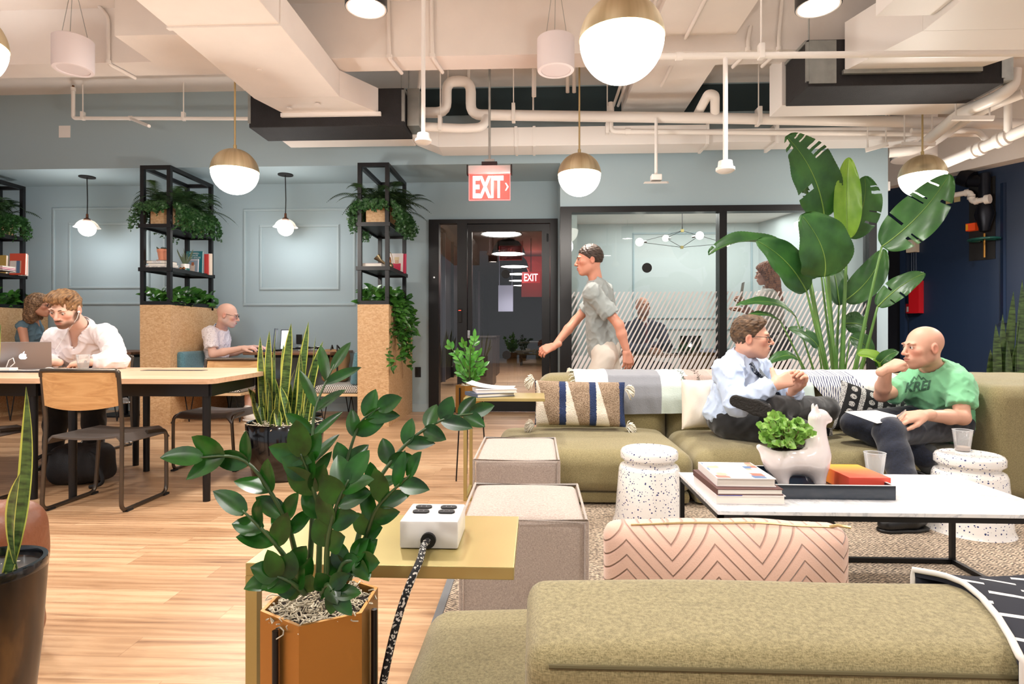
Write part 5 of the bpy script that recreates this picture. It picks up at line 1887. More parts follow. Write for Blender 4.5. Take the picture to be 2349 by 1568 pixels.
def head_extras(parent, c, Rm, sc, o):
 """eyes, brows, spectacles as parts of the person"""
 L = lambda p: Vector(c) + Rm @ (Vector(p) * sc)
 mb, mi = MB(), MB()
 gx, gz = o.get('gaze', (0, 0))
 for s in (-1, 1):
  e = L((s * .032, -.0812, .0015))
  mb.ell(e, .0122 * sc, .0122 * sc, .0122 * sc, 14, 10)
  fw = (Rm @ Vector((gx, -1, gz))).normalized()
  mi.ell(e + fw * .0086 * sc, .0062 * sc, .0062 * sc, .0062 * sc, 12, 8)
 e = mb.build('eyes', M_eyew, parent, 179)
 mi.build('iris', M_iris, e, 179)
 bc = o.get('brow')
 mb = MB()
 for s in (-1, 1):
  if bc:
   mb.tube([L((s * .014, -.0985, .021)), L((s * .028, -.0985, .027)), L((s * .048, -.083, .020))], [.0022 * sc, .0030 * sc, .0012 * sc], 6)
  mb.tube([L((s * .017, -.0925, .004)), L((s * .030, -.0955, .0095)), L((s * .047, -.0835, .003))], [.0012 * sc, .0017 * sc, .0012 * sc], 6)
 mb.build('eyebrows', mat('brow_%d_%d_%d' % (bc or (60, 44, 36)), bc or (60, 44, 36), .8), parent, 179)
 if o.get('specs'):
  mb = MB()
  for s in (-1, 1):
   pts = [L((s * .033 + .023 * cos(a), -.106 + abs(.033 + s * .023 * cos(a) - .02) * .18, .0 + .0155 * sin(a))) for a in [2 * pi * k / 20 for k in range(20)]]
   mb.tube(pts, .0019 * sc, 6, closed=True)
   mb.tube([L((s * .056, -.099, .004)), L((s * .074, -.07, .006)), L((s * .080, .004, .008))], .0018 * sc, 6)
  mb.tube([L((-.011, -.108, .004)), L((0, -.110, .006)), L((.011, -.108, .004))], .0019 * sc, 6)
  mb.build('spectacles', M_specs, parent, 179)
def hair_obj(parent, c, Rm, sc, o):
 st = o['hair']
 col = lin(o['hair_col'])
 col2 = lin(o.get('hair_col2', o['hair_col']))
 def f(P):
  base = s_ell(P, (0, .014, .032), (.081, .100, .094))
  if st == 'quiff':
   d = smin(base, s_ell(P, (.0, -.035, .105), (.062, .075, .032)), .03)
   d = smin(d, s_ell(P, (-.015, -.085, .094), (.052, .034, .028)), .02)
   d = d - .005 * wob(P * np.array([1, .15, .35]), 3, 330, 4)
   d = smax(d, -s_ell(P, (0, -.11, -.035), (.074, .062, .098)), .012)
   d = smax(d, -(P[..., 2] + .02 + .35 * np.minimum(P[..., 1] - .03, 0) * -1 - .0), .01)
  elif st == 'curly':
   d = smin(base, s_ell(P, (0, .0, .085), (.078, .09, .046)), .03) - .004 * wob(P, 5, 330, 6)
   d = smax(d, -s_ell(P, (0, -.115, -.03), (.078, .066, .088)), .012)
   d = smax(d, -(P[..., 2] + .05 - 1.2 * np.maximum(.025 - P[..., 1], 0)), .01)
  elif st == 'short':
   d = base - .004 - .003 * wob(P, 5, 300, 5)
   d = smax(d, -s_ell(P, (0, -.11, -.035), (.074, .062, .10)), .012)
   d = smax(d, -(P[..., 2] + .03 - .8 * np.maximum(.03 - P[..., 1], 0)), .01)
  else:                                   # long
   ln = o.get('hair_len', .26)
   d = smin(base, s_ell(P, (0, .0, .07), (.080, .09, .06)), .03)
   d = smin(d, s_cap(P, (0, .055, .02), (0, .085, -ln), .085, .06), .05)
   for s in (-1, 1):
    d = smin(d, s_cap(P, (s * .07, .02, .02), (s * .085, .01 + .02, -ln * .85), .035, .03), .04)
   d = d - .006 * wob(P * np.array([1, 1, .3]), 9, 190, 5) - .003 * wob(P * np.array([1, 1, .2]), 11, 420, 4)
   d = smax(d, -s_ell(P, (0, -.10, -.05), (.062, .085, .115)), .015)
   d = smax(d, -s_cap(P, (0, -.08, -.05), (0, -.05, -.4), .052, .07), .015)
  return d
 ln = o.get('hair_len', .26) if st == 'long' else .08
 V, Q = sdf_mesh(f, (-.14, -.15, -ln - .12), (.14, .20, .16), .004 if st != 'long' else .0048)
 w = .5 + .5 * wob(V * np.array([1, .10, .22]), 4, 900, 4)
 C = mixv(np.repeat(col[None, :], len(V), 0), col2, np.clip(w, 0, 1))
 W = (V * sc) @ np.array(Rm).T + V3(c)
 return np_mesh('hair', [(W, Q, 0)], M_hair, parent, [C])
def hand_piece(wr, dr, nrm, side, sc=1.0, curl=(.25, .3, .35, .4), thumb=(.6, .35), spread=.06, skin=(214, 160, 132)):
 """wr: wrist, dr: towards the fingers, nrm: back of the hand; side +1 puts the thumb at +x of the hand's own frame"""
 Y = Vector(dr).normalized()
 Z = Vector(nrm); Z = (Z - Y * Z.dot(Y)).normalized()
 X = Y.cross(Z)
 caps = []
 caps.append(((0, -.04, 0), (0, .01, 0), .026, .025, .02))
 xs_ = (.029, .010, -.009, -.027)
 ln = (.070, .079, .073, .057)
 by = (.088, .092, .088, .080)
 for x_, b_ in zip(xs_, by):
  caps.append(((x_ * .55 * side, .012, 0), (x_ * side, b_, .001), .0165, .0125, .016))
 for i in range(4):
  a = (i - 1.5) * -spread * side
  cu = curl[i] if hasattr(curl, '__len__') else curl
  p = Vector((xs_[i] * side, by[i], 0))
  ang = 0
  for j, fr in enumerate((.48, .30, .22)):
   ang += cu * (1.0, 1.15, .7)[j]
   dv = Vector((sin(a) * cos(ang), cos(a) * cos(ang), -sin(ang)))
   q = p + dv * ln[i] * fr
   r0 = (.0098, .0088, .0078)[j] * (.9 if i == 3 else 1)
   caps.append((tuple(p), tuple(q), r0, r0 - .0008, .0035 if j else .006))
   p = q
 t0 = Vector((.024 * side, .022, -.006))
 ta, tc = thumb
 t1 = t0 + Vector((sin(ta) * side, cos(ta), -.25)).normalized() * .044
 t2 = t1 + Vector((sin(ta - tc) * side, cos(ta - tc), -.3)).normalized() * .032
 t3 = t2 + Vector((sin(ta - 1.6 * tc) * side, cos(ta - 1.6 * tc), -.35)).normalized() * .026
 caps += [(tuple(t0), tuple(t1), .0165, .0125, .012), (tuple(t1), tuple(t2), .0115, .0102, .005), (tuple(t2), tuple(t3), .0102, .0085, .004)]
 def f(P):
  d = None
  for (a, b_, ra, rb, k) in caps:
   e = s_cap(P, a, b_, ra, rb)
   d = e if d is None else smin(d, e, k)
  return d
 V, Q = sdf_mesh(f, (-.09, -.07, -.11), (.09, .19, .04), .0032)
 C = np.repeat(lin(skin)[None, :], len(V), 0)
 C = mixv(C, lin((200, 120, 100)), np.clip((V[:, 1] - .1) / .08, 0, 1) * .4)
 B = np.array([X, Y, Z]).T
 return (V * sc) @ B.T + V3(wr), Q, C
def person(name, label, J, sc, ho, top, bottom, loc, fold=1.0, belly=0.0, fem=False, bodyh=.010):
 """J: joints in world coordinates (pelvis, neck, head, sl, sr, el, er, wl, wr, hl, hr, kl, kr, al, ar); l / r are the person's own sides"""
 t = thing(name, label, 'person', loc)
 J = {k: Vector(v) for k, v in J.items()}
 P_, N_ = J['pelvis'], J['neck']
 up_ = (N_ - P_).normalized()
 xx = (J['sl'] - J['sr']); xx = (xx - up_ * xx.dot(up_)).normalized()
 yy = up_.cross(xx)
 Rt = Matrix((xx, yy, up_)).transposed()
 Rn = [list(r) for r in Rt]
 w = .9 if fem else 1.0
 lerp = lambda a, b, f: a + (b - a) * f
 ch = lerp(P_, N_, .70); be = lerp(P_, N_, .30)
 front = (Rt @ Vector((0, -1, 0)))
 if front.dot(ho['R'] @ Vector((0, -1, 0))) < 0: front = -front
 be = be + front * (.02 + belly * .5)
 def torso(P, g):
  d = s_ell(P, ch, ((.158 * w) * sc + g, .108 * sc + g, .165 * sc + g), Rn)
  d = smin(d, s_ell(P, be, (.138 * w * sc + g, (.10 + belly) * sc + g, .16 * sc + g), Rn), .08)
  d = smin(d, s_ell(P, P_, (.155 * sc + g, .115 * sc + g, .11 * sc + g), Rn), .08)
  for s in ('sl', 'sr'):
   d = smin(d, s_cap(P, lerp(N_, ch, .22), J[s], .05 * sc + g, .052 * w * sc + g), .06)
  return d
 def arm(P, s, g, lo=True, ge=None):
  sh, el, wr = J['s' + s], J['e' + s], J['w' + s]
  d = s_cap(P, sh, el, .050 * w * sc + g, .037 * w * sc + g * (1 if ge is None else ge))
  if lo:
   d = smin(d, s_cap(P, el, lerp(el, wr, .35), .037 * w * sc + g, .039 * w * sc + g), .02)
   d = smin(d, s_cap(P, lerp(el, wr, .35), wr, .039 * w * sc + g, .026 * w * sc + g), .02)
  return d
 def legs(P, g, gk=None):
  d = s_ell(P, P_, (.155 * sc + g, .115 * sc + g, .11 * sc + g), Rn)
  if gk is not None: d = smax(d, ((P - V3(P_)) @ V3(up_)) - gk, .01)
  for s in ('l', 'r'):
   if 'k' + s not in J: continue
   h, k, a = J['h' + s], J['k' + s], J['a' + s]
   cl = .012 if gk is not None else 0
   d = smin(d, s_cap(P, h, k, .086 * sc + g, .060 * sc + g), .05)
   d = smin(d, s_cap(P, k, lerp(k, a, .3), .058 * sc + g, .055 * sc + g), .03)
   d = smin(d, s_cap(P, lerp(k, a, .3), a, .055 * sc + g, .036 * sc + g + cl), .03)
  return d
 def bounds(keys, m):
  ps = [J[k] for k in keys if k in J]
  return tuple(min(p[i] for p in ps) - m for i in range(3)), tuple(max(p[i] for p in ps) + m for i in range(3))
 # body (continuous skin; the clothed part sits inside the clothes)
 skin = ho.get('skin', (214, 160, 132))
 def body(P):
  d = smin(torso(P, -.014), s_cap(P, lerp(P_, N_, .9), lerp(N_, J['head'], .55), .05 * sc, .046 * sc * (.85 if fem else 1)), .05)
  for s in ('l', 'r'):
   d = smin(d, arm(P, s, top.get('armg', 0) if top.get('short') or top.get('bare') else -.004), .03)
  d = smin(d, legs(P, -.012 if not bottom.get('bare') else -.004), .03)
  return d
 lo, hi = bounds(J.keys(), .16)
 V, Q = sdf_mesh(body, lo, hi, bodyh)
 C = np.repeat(lin(skin)[None, :], len(V), 0)
 pcs, cols_ = [(V, Q, 0)], [C]
 nl = (Matrix(ho['R']).transposed() @ (N_ - J['head'])) / (sc * ho.get('hs', 1))
 ho['neck'] = tuple(nl * min(1.0, .17 / nl.length))
 V, Q, C = head_piece(J['head'], ho['R'], sc * ho.get('hs', 1), ho)
 pcs.append((V, Q, 0)); cols_.append(C)
 for hd in ho.get('hands', ()):
  hd = dict(hd)
  V, Q, C = hand_piece(sc=sc * hd.pop('s', 1.0), skin=skin, **hd)
  pcs.append((V, Q, 0)); cols_.append(C)
 np_mesh('body', pcs, M_skin, t, cols_)
 head_extras(t, J['head'], ho['R'], sc * ho.get('hs', 1), ho)
 if ho.get('hair'): hair_obj(t, J['head'], ho['R'], sc * ho.get('hs', 1), ho)
 # top
 g = top.get('g', .010)
 hem = top.get('hem', .55)
 def shirt(P):
  d = torso(P, g)
  d = smin(d, s_cap(P, lerp(P_, N_, .92), N_ + (J['head'] - N_) * .1, .062 * sc * w, .058 * sc * w), .03)
  for s in ('l', 'r'):
   if top.get('bare'): continue
   a = arm(P, s, g + .008, not top.get('short'))
   if top.get('short'):
    sh, el = J['s' + s], J['e' + s]
    ax = (el - sh).normalized()
    cut = (P - V3(sh)) @ V3(ax) - (el - sh).length * hem
    a = smax(s_cap(P, sh, el, .058 * sc * w + g, .056 * sc * w + g), cut, .006)
   else:
    wr, el = J['w' + s], J['e' + s]
    ax = (wr - el).normalized()
    a = smax(a, (P - V3(el)) @ V3(ax) - (wr - el).length * top.get('cuff', .9), .006)
   d = smin(d, a, .035)
  q = P @ np.array([[1, .3, 0], [0, 1, .4], [.3, 0, 1]])
  r1 = 1 - np.abs(wob(q, 31, 26, 4))
  r2 = 1 - np.abs(wob(q, 17, 55, 4))
  d = d - fold * (.012 * r1 ** 2 + .009 * r2 ** 3 - .006)
  nk = J['head'] - N_
  d = smax(d, -s_cap(P, N_ - up_ * .01, N_ + nk, top.get('neckr', .062) * sc * w, top.get('neckr', .062) * sc * w), .008)
  if top.get('vneck'):
   d = smax(d, -s_cap(P, N_ + front * .06, lerp(N_, P_, top['vneck']) + front * .13, .045 * sc, .004), .006)
  d = smax(d, -((P - V3(P_)) @ V3(up_)) - top.get('drop', .06), .01)
  return d
 keys = ['pelvis', 'neck', 'sl', 'sr', 'el', 'er'] + ([] if top.get('short') or top.get('bare') else ['wl', 'wr'])
 lo, hi = bounds(keys, .17)
 V, Q = sdf_mesh(shirt, lo, hi, top.get('h', .0085))
 so = np_mesh(top.get('name', 'shirt'), [(V, Q, 0)], top['mat'], t)
 # bottom
 if bottom.get('mat'):
  gb = bottom.get('g', .012)
  def trou(P):
   if bottom.get('skirt'):
    d = smin(s_cap(P, P_, lerp(J['hl'], J['kl'], .9), .15 * sc, .12 * sc), s_cap(P, P_, lerp(J['hr'], J['kr'], .9), .15 * sc, .12 * sc), .06)
    return d
   d = legs(P, gb, bottom.get('rise', .09))
   if bottom.get('bare'):          # shorts: stop above the knee
    for s in ('l', 'r'):
     h, k = J['h' + s], J['k' + s]
     ax = (k - h).normalized()
     d = smax(d, (P - V3(h)) @ V3(ax) - (k - h).length * .92, .01)
   d = d - (.005 * (1 - np.abs(wob(P, 23, 48, 4))) - .0025)
   for s in ('l', 'r'):
    if 'a' + s in J and not bottom.get('bare'):
     k, a = J['k' + s], J['a' + s]
     ax = (a - k).normalized()
     d = smax(d, np.where(((P - V3(k)) ** 2).sum(-1) < ((P - V3(a)) ** 2).sum(-1) * 4, -1, (P - V3(a)) @ V3(ax)) - .0, .006) if bottom.get('cut') else d
   return d
  lo, hi = bounds(['pelvis', 'hl', 'hr', 'kl', 'kr'] + ([] if bottom.get('bare') else ['al', 'ar']), .17)
  V, Q = sdf_mesh(trou, lo, hi, .009)
  np_mesh(bottom.get('name', 'trousers'), [(V, Q, 0)], bottom['mat'], t)
 return t, so, J
def shoe(parent, ankle, toe_dir, upv, mat_, sole_mat, sc=1.0, name='shoe'):
 Y = Vector(toe_dir).normalized(); Z = Vector(upv); Z = (Z - Y * Z.dot(Y)).normalized(); X = Y.cross(Z)
 Rn = np.array([X, Y, Z]).T
 def f(P):
  q = (P - V3(ankle)) @ Rn / sc
  d = s_cap(q, (0, -.03, -.045), (0, .02, -.05), .04, .042)
  d = smin(d, s_cap(q, (0, .03, -.055), (.004, .15, -.066), .044, .036), .03)
  d = smin(d, s_cap(q, (0, 0, -.02), (0, -.01, .035), .046, .044), .02)
  d = smax(d, -q[..., 2] - .088, .006)
  return d * sc
 def g(P):
  q = (P - V3(ankle)) @ Rn / sc
  d = s_cap(q * np.array([1, 1, .0001]), (0, -.03, 0), (0, .02, 0), .044, .044)
  d = smin(d, s_cap(q * np.array([1, 1, .0001]), (0, .03, 0), (.004, .15, 0), .046, .04), .03)
  return smax(smax(d, -q[..., 2] - .102, .003), q[..., 2] + .082, .003) * sc
 a = V3(ankle)
 e = .24 * sc
 V, Q = sdf_mesh(f, a - e, a + e, .006)
 o = np_mesh(name, [(V, Q, 0)], mat_, parent)
 V, Q = sdf_mesh(g, a - e, a + e, .006)
 np_mesh('sole', [(V, Q, 0)], sole_mat, o)
 return o
def collar(parent, N_, head, front, m, sc=1.0, r=.068, h=.035, open_=.5, name='collar'):
 ax = (Vector(head) - Vector(N_)).normalized()
 fr = Vector(front); fr = (fr - ax * fr.dot(ax)).normalized(); sd = ax.cross(fr)
 N_ = Vector(N_)
 def fn(u, v):
  a = open_ + (2 * pi - 2 * open_) * u
  rr = (r + .012 * (1 - v) + (.02 if v < .5 and (u < .12 or u > .88) else 0)) * sc
  dz = (v - .55) * h * 1.6 * sc - .03 * sc * (1 - abs(a / pi - 1)) * 0 - .022 * sc * (cos(a) > .3) * cos(a)
  return N_ + (fr * cos(a) + sd * sin(a)) * rr + ax * dz
 MB().grid(fn, 36, 4, .004).build(name, m, parent, 60)
M_wshirt = mat('white_linen', (238, 230, 232), .85, bump=.15, bscale=500, sheen=.2)
M_bshirt = mat('pale_blue_cotton', (192, 208, 234), .8, bump=.1, bscale=600, sheen=.2)
M_green = mat('mint_green_jersey', (126, 196, 148), .85, bump=.15, bscale=500, sheen=.2)
M_trous = mat('charcoal_wool', (17, 16, 18), .85, bump=.2, bscale=500, sheen=.3)
M_jeans = fabric_mat('dark_denim', (8, 12, 24), (24, 33, 54), 300, bump=.2, big=.2)
M_blkshoe = mat('black_leather', (12, 12, 13), .4, bump=.1, bscale=100)
M_sole = mat('rubber_sole', (34, 31, 28), .85, bump=.8, bscale=90)
# young man in the white shirt
Yh = 4.32
J = dict(head=atY(151, 707, Yh), neck=atY(186, 752, 4.52), pelvis=atY(205, 905, 4.85),
   sl=atY(243, 768, 4.55), sr=atY(125, 778, 4.55), el=atY(271, 826, 4.33), er=atY(100, 835, 4.6),
   wl=atY(196, 833, 4.22), wr=atY(118, 838, 4.32),
   hl=atY(225, 915, 4.8), hr=atY(178, 915, 4.8), kl=atY(215, 930, 4.3), kr=atY(130, 935, 4.3), al=atY(215, 1050, 4.35), ar=atY(120, 1055, 4.3))
J['el'].z = max(J['el'].z, DZT + .055); J['wl'].z = DZT + .045; J['wr'].z = DZT + .045; J['er'].z = DZT + .03
Rh = rot3(6, 24, 6)
ho = dict(R=Rh, hs=1.0, skin=(228, 188, 168), blush=(222, 140, 120), beard=(96, 66, 48), beard_w=.9, brow=(86, 58, 42), hair='quiff', hair_col=(92, 66, 44), hair_col2=(164, 126, 86), gaze=(0, -.6), neck=(.03, .075, -.15),
   hands=[dict(wr=J['wl'] + Vector((.0, 0, .005)), dr=(-1, .12, -.08), nrm=(.1, -.25, 1), side=1, curl=(.5, .45, .45, .5), thumb=(.5, .3)),
     dict(wr=J['wr'], dr=(-.75, -.5, .0), nrm=(0, 0, 1), side=-1, curl=(.45, .4, .4, .5))])
t, so, J1 = person('person', 'young bearded person in a white shirt with earphones, looking down at a laptop', J, 1.13, ho,
     dict(mat=M_wshirt, g=.016, vneck=.35, cuff=.80, neckr=.062), dict(mat=M_trous), (J['pelvis'].x, 4.85, 0), fold=1.1)
N_ = J1['neck']
fr = Vector((-.35, -1, 0)).normalized()
collar(t, N_ + Vector((0, 0, .02)), J1['head'], fr, M_wshirt, 1.13, .066, .03, .6)
mb = MB()
ear = Vector(J1['head']) + Rh @ Vector((.082, -.002, -.016)) * 1.13
mb.ell(ear + Vector((0, -.004, 0)), .009, .009, .009, 10, 8)
mb.tube([ear, ear + Vector((0, -.02, -.05)), N_ + fr * .12 + Vector((0, 0, -.06)), N_ + fr * .16 + Vector((-.03, 0, -.17))], .0022, 6)
mb.build('earphones', mat('white_plastic', (240, 240, 240), .3), t, 60)
mb = MB().lathe([(.034, -.012), (.036, 0), (.034, .012)], J1['wl'] + Vector((.03, 0, .0)), 20, False, False)
ax = Vector((1, -.1, 0)).normalized()
c = J1['wl'] + ax * .03
mb = MB().tube([c - ax * .012, c + ax * .012], .0345, 18)
mb.build('wristband', mat('navy_band', (24, 28, 60), .5), t, 60)
shoe(t, J1['al'] + Vector((0, -.02, 0)), (0, -1, 0), (0, 0, 1), M_blkshoe, M_sole)
shoe(t, J1['ar'] + Vector((0, -.02, 0)), (0, -1, 0), (0, 0, 1), M_blkshoe, M_sole)
# bald man in glasses in the booth
Yh = 6.72
J = dict(head=atY(522, 722, Yh), neck=atY(505, 756, 6.82), pelvis=atY(487, 862, 6.9),
   sr=atY(482, 764, 6.66), sl=atY(500, 765, 7.02), er=atY(488, 812, 6.6), el=atY(520, 812, 7.0),
   wr=atY(557, 797, 6.66), wl=atY(580, 796, 6.95),
   hr=atY(490, 872, 6.82), hl=atY(492, 872, 7.0), kr=atY(572, 862, 6.72), kl=atY(580, 864, 6.95), ar=atY(570, 950, 6.6), al=atY(578, 945, 6.95))
J['wr'].z = TZ + .045; J['wl'].z = TZ + .045; J['ar'].z = .11; J['al'].z = .11
Rh = rot3(104, 12, 0)
ho = dict(R=Rh, skin=(216, 174, 156), beard=(176, 160, 156), beard_w=.5, scalp=(196, 150, 132), specs=1, brow=(96, 76, 66), neck=(0, .045, -.14),
   hands=[dict(wr=J['wr'], dr=(1, .05, .08), nrm=(-.1, -.3, 1), side=1, curl=(.4, .45, .45, .5)), dict(wr=J['wl'], dr=(1, 0, .08), nrm=(0, 0, 1), side=-1, curl=.4)])
m, nt, b = new_mat('dotted_white_cotton')
mp = coords(nt, (1, 1, 1)); v = node(nt, 'ShaderNodeTexVoronoi', Scale=70.0); nt.links.new(mp.outputs[0], v.inputs['Vector'])
lt = math_n(nt, 'LESS_THAN', v.outputs['Distance'], .22)
nt.links.new(mixc(nt, lt, srgb(226, 218, 220), srgb(140, 130, 140)), b.inputs['Base Color']); b.inputs['Roughness'].default_value = .85
t, so, J2 = person('person', 'bald person in glasses and a speckled short-sleeved shirt typing in the booth', J, 1.13, ho,
     dict(mat=m, g=.012, short=1, hem=.72, drop=.12), dict(mat=mat('olive_dark_shorts', (52, 48, 38), .9), bare=1), (J['pelvis'].x, 6.9, 0))
collar(t, J2['neck'] + Vector((0, 0, .015)), J2['head'], (1, -.1, 0), M_bshirt, 1.13, .064, .03, .4)
M_white2 = mat('white_sneaker', (236, 232, 226), .6)
shoe(t, J2['ar'], (.9, -.5, 0), (0, 0, 1), M_white2, M_white2, 1.05)
shoe(t, J2['al'], (1, -.3, 0), (0, 0, 1), M_white2, M_white2, 1.05)
# woman in the left booth
J = dict(head=atY(91, 700, 6.75), neck=atY(74, 735, 6.85), pelvis=atY(58, 850, 6.95),
   sr=atY(50, 747, 6.68), sl=atY(78, 747, 7.02), er=atY(60, 800, 6.62), el=atY(95, 800, 6.95), wr=atY(110, 805, 6.7), wl=atY(125, 800, 6.9),
   hr=atY(60, 862, 6.85), hl=atY(66, 862, 7.0), kr=atY(140, 860, 6.75), kl=atY(145, 862, 6.95), ar=atY(140, 950, 6.75), al=atY(150, 945, 6.95))
J['ar'].z = J['al'].z = .045
for k in ('wr', 'wl'): J[k].z = TZ + .04
ho = dict(R=rot3(104, 4, 0), skin=(206, 150, 124), fem=1, specs=1, brow=(70, 50, 40), hair='long', hair_len=.15, hair_col=(78, 56, 42), hair_col2=(160, 128, 96), neck=(0, .045, -.14),
   hands=[dict(wr=J['wr'], dr=(1, 0, 0), nrm=(0, 0, 1), side=1), dict(wr=J['wl'], dr=(1, 0, 0), nrm=(0, 0, 1), side=-1)])
t, so, J3 = person('person', 'person with wavy hair and glasses in a sleeveless denim-blue top in the left booth', J, 1.08, ho,
     dict(mat=mat('chambray_blue', (96, 124, 140), .85, bump=.2, bscale=300), g=.012, bare=1, vneck=.3, armg=0), dict(mat=M_trous), (J['pelvis'].x, 6.95, 0), fem=True)
collar(t, J3['neck'] + Vector((0, 0, .01)), J3['head'], (1, -.1, 0), MATS['chambray_blue'], 1.0, .066, .03, .5)
# man in the pale blue shirt on the sofa
SZ = .345
J = dict(head=atY(1722, 774, 3.72), neck=atY(1700, 829, 3.80), pelvis=atY(1672, 968, 3.82),
   sr=atY(1668, 851, 3.60), sl=atY(1742, 846, 4.0), er=atY(1692, 925, 3.46), el=atY(1812, 920, 3.95),
   wr=atY(1776, 882, 3.42), wl=atY(1822, 893, 3.55),
   hr=atY(1680, 985, 3.72), hl=atY(1690, 975, 3.92), kr=atY(1835, 985, 3.42), kl=atY(1895, 938, 3.86), ar=atY(1850, 1130, 3.25), al=atY(1757, 930, 3.44))
J['pelvis'].z = SZ + .12; J['hr'].z = SZ + .10; J['hl'].z = SZ + .13; J['kr'].z = SZ + .09; J['ar'].z = .11
Rh = rot3(72, 0, -2)
ho = dict(R=Rh, skin=(220, 168, 144), blush=(214, 128, 104), specs=1, brow=(84, 62, 48), hair='curly', hair_col=(58, 44, 34), hair_col2=(112, 86, 62), nose=1.03, open=1, neck=(0, .06, -.15),
   hands=[dict(wr=J['wr'], dr=(.92, .2, .30), nrm=(-.25, -.9, .2), side=-1, curl=(.35, .45, .55, .65), thumb=(1.25, .12), s=1.06),
     dict(wr=J['wl'] + Vector((0, 0, .01)), dr=(.15, -.55, .8), nrm=(.75, .5, .2), side=-1, curl=(.75, .8, .85, .8), thumb=(.4, .3), s=1.06)])
t, so, J4 = person('person', 'person in a pale blue shirt and patterned tie sitting cross-legged on the sofa, hands clasped', J, 1.06, ho,
     dict(mat=M_bshirt, g=.016, cuff=.93, drop=.04), dict(mat=M_trous, rise=.07), (J['pelvis'].x, 3.85, 0), fold=1.3, belly=.02)
collar(t, J4['neck'] + Vector((0, 0, .02)), J4['head'], (.9, -.4, 0), M_bshirt, 1.06, .070, .036, .35)
for k in ('r', 'l'):
 ax = (J4['w' + k] - J4['e' + k]).normalized()
 MB().tube([J4['w' + k] - ax * .065, J4['w' + k] - ax * .005], [.045, .042], 20).build('cuff', M_bshirt, t, 60)
# tie: follows the shirt front
dg = bpy.context.evaluated_depsgraph_get()
def bvh_of(o):
 o_e = o
 vs = [o_e.matrix_world @ v.co for v in o_e.data.vertices] if False else [v.co + wloc(o) for v in o.data.vertices]
 return BVHTree.FromPolygons(vs, [tuple(p.vertices) for p in o.data.polygons])
def project(pts, tree, d, off=.003):
 out = []
 d = Vector(d).normalized()
 for p in pts:
  h = tree.ray_cast(Vector(p) - d * .6, d)
  out.append((h[0] - d * off) if h[0] is not None else Vector(p))
 return out
m, nt, b = new_mat('patterned_tie')
mp = coords(nt, (60, 60, 26), (.5, .5, 0)); v = node(nt, 'ShaderNodeTexVoronoi', Scale=1.0, feature='F1'); nt.links.new(mp.outputs[0], v.inputs['Vector'])
r_ = ramp(nt, [(.0, srgb(24, 36, 60)), (.42, srgb(40, 56, 84)), (.5, srgb(178, 190, 200)), (.62, srgb(30, 42, 64))])
nt.links.new(v.outputs['Distance'], r_.inputs['Fac']); nt.links.new(r_.outputs['Color'], b.inputs['Base Color']); b.inputs['Roughness'].default_value = .45
M_tie = m
tree = bvh_of(so)
a0, a1 = atY(1722, 830, 3.4), atY(1752, 865, 3.4)
path = [atY(*q, 3.2) for q in ((1722, 832), (1737, 850), (1752, 868), (1766, 890), (1780, 908), (1796, 918), (1805, 926))]
L_, R_ = [], []
wd = (.010, .020, .024, .028, .031, .034, .012)
for i, p in enumerate(path):
 tv = (path[min(i + 1, 6)] - path[max(i - 1, 0)]).normalized()
 sd = tv.cross(Vector((0, 1, 0))).normalized()
 L_.append(p + sd * wd[i]); R_.append(p - sd * wd[i])
cen = Vector((0, 0, 1))
PL = []
for q in (L_, path, R_):
 row = []
 for p in q:
  d = (p - cen).normalized()
  h = tree.ray_cast(cen, d)
  row.append(h[0] - d * .006 if h[0] is not None and (h[0] - cen).length < 4.1 else None)
 PL.append(row)
ok = [i for i in range(7) if all(r[i] is not None for r in PL)]
if len(ok) > 2:
 MB().grid(lambda u, v: PL[round(v * 2)][ok[round(u * (len(ok) - 1))]], len(ok) - 1, 2, -.004).build('tie', M_tie, t, 80)
MB().ell(J4['neck'] + Vector((.05, -.05, .015)), .02, .02, .022, 12, 8).build('tie_knot', M_tie, t, 60)
# crossed leg: sole towards the camera, other foot on the floor
shoe(t, J4['al'] + Vector((-.03, -.03, .0)), (-.8, .45, .3), (.5, .85, .1), M_blkshoe, M_sole, .88)
shoe(t, J4['ar'], (.3, -1, 0), (0, 0, 1), M_blkshoe, M_sole, 1.0)
# bald man in the green T-shirt
J = dict(head=atY(2118, 796, 3.62), neck=atY(2143, 852, 3.72), pelvis=atY(2168, 985, 3.78),
   sl=atY(2200, 882, 3.56), sr=atY(2082, 886, 3.82), el=atY(2208, 958, 3.46), er=atY(2022, 906, 3.66),
   wl=atY(2118, 952, 3.30), wr=atY(2034, 846, 3.46),
   hl=atY(2185, 990, 3.66), hr=atY(2150, 985, 3.88), kl=atY(2038, 990, 3.30), kr=atY(1962, 972, 3.62), al=atY(2095, 1165, 3.05), ar=atY(2120, 1050, 3.42))
J['pelvis'].z = SZ + .11; J['hl'].z = SZ + .11; J['hr'].z = SZ + .11; J['al'].z = .115
Rh = rot3(-88, 2, 0)
ho = dict(R=Rh, skin=(218, 168, 144), blush=(206, 126, 104), scalp=(214, 158, 138), brow=(164, 122, 96), beard=(150, 108, 88), beard_w=.5, gaze=(-.2, 0), open=1, neck=(.005, .045, -.15),
   hands=[dict(wr=J['wr'] + Vector((.0, 0, .0)), dr=(.86, .05, .45), nrm=(-.45, -.42, .8), side=1, curl=(1.15, 1.2, 1.25, 1.3), thumb=(.25, .5), s=.94),
     dict(wr=J['wl'], dr=(-1, -.1, -.1), nrm=(0, -.5, 1), side=-1, curl=(.35, .4, .45, .5), thumb=(.5, .3), s=1.05)])
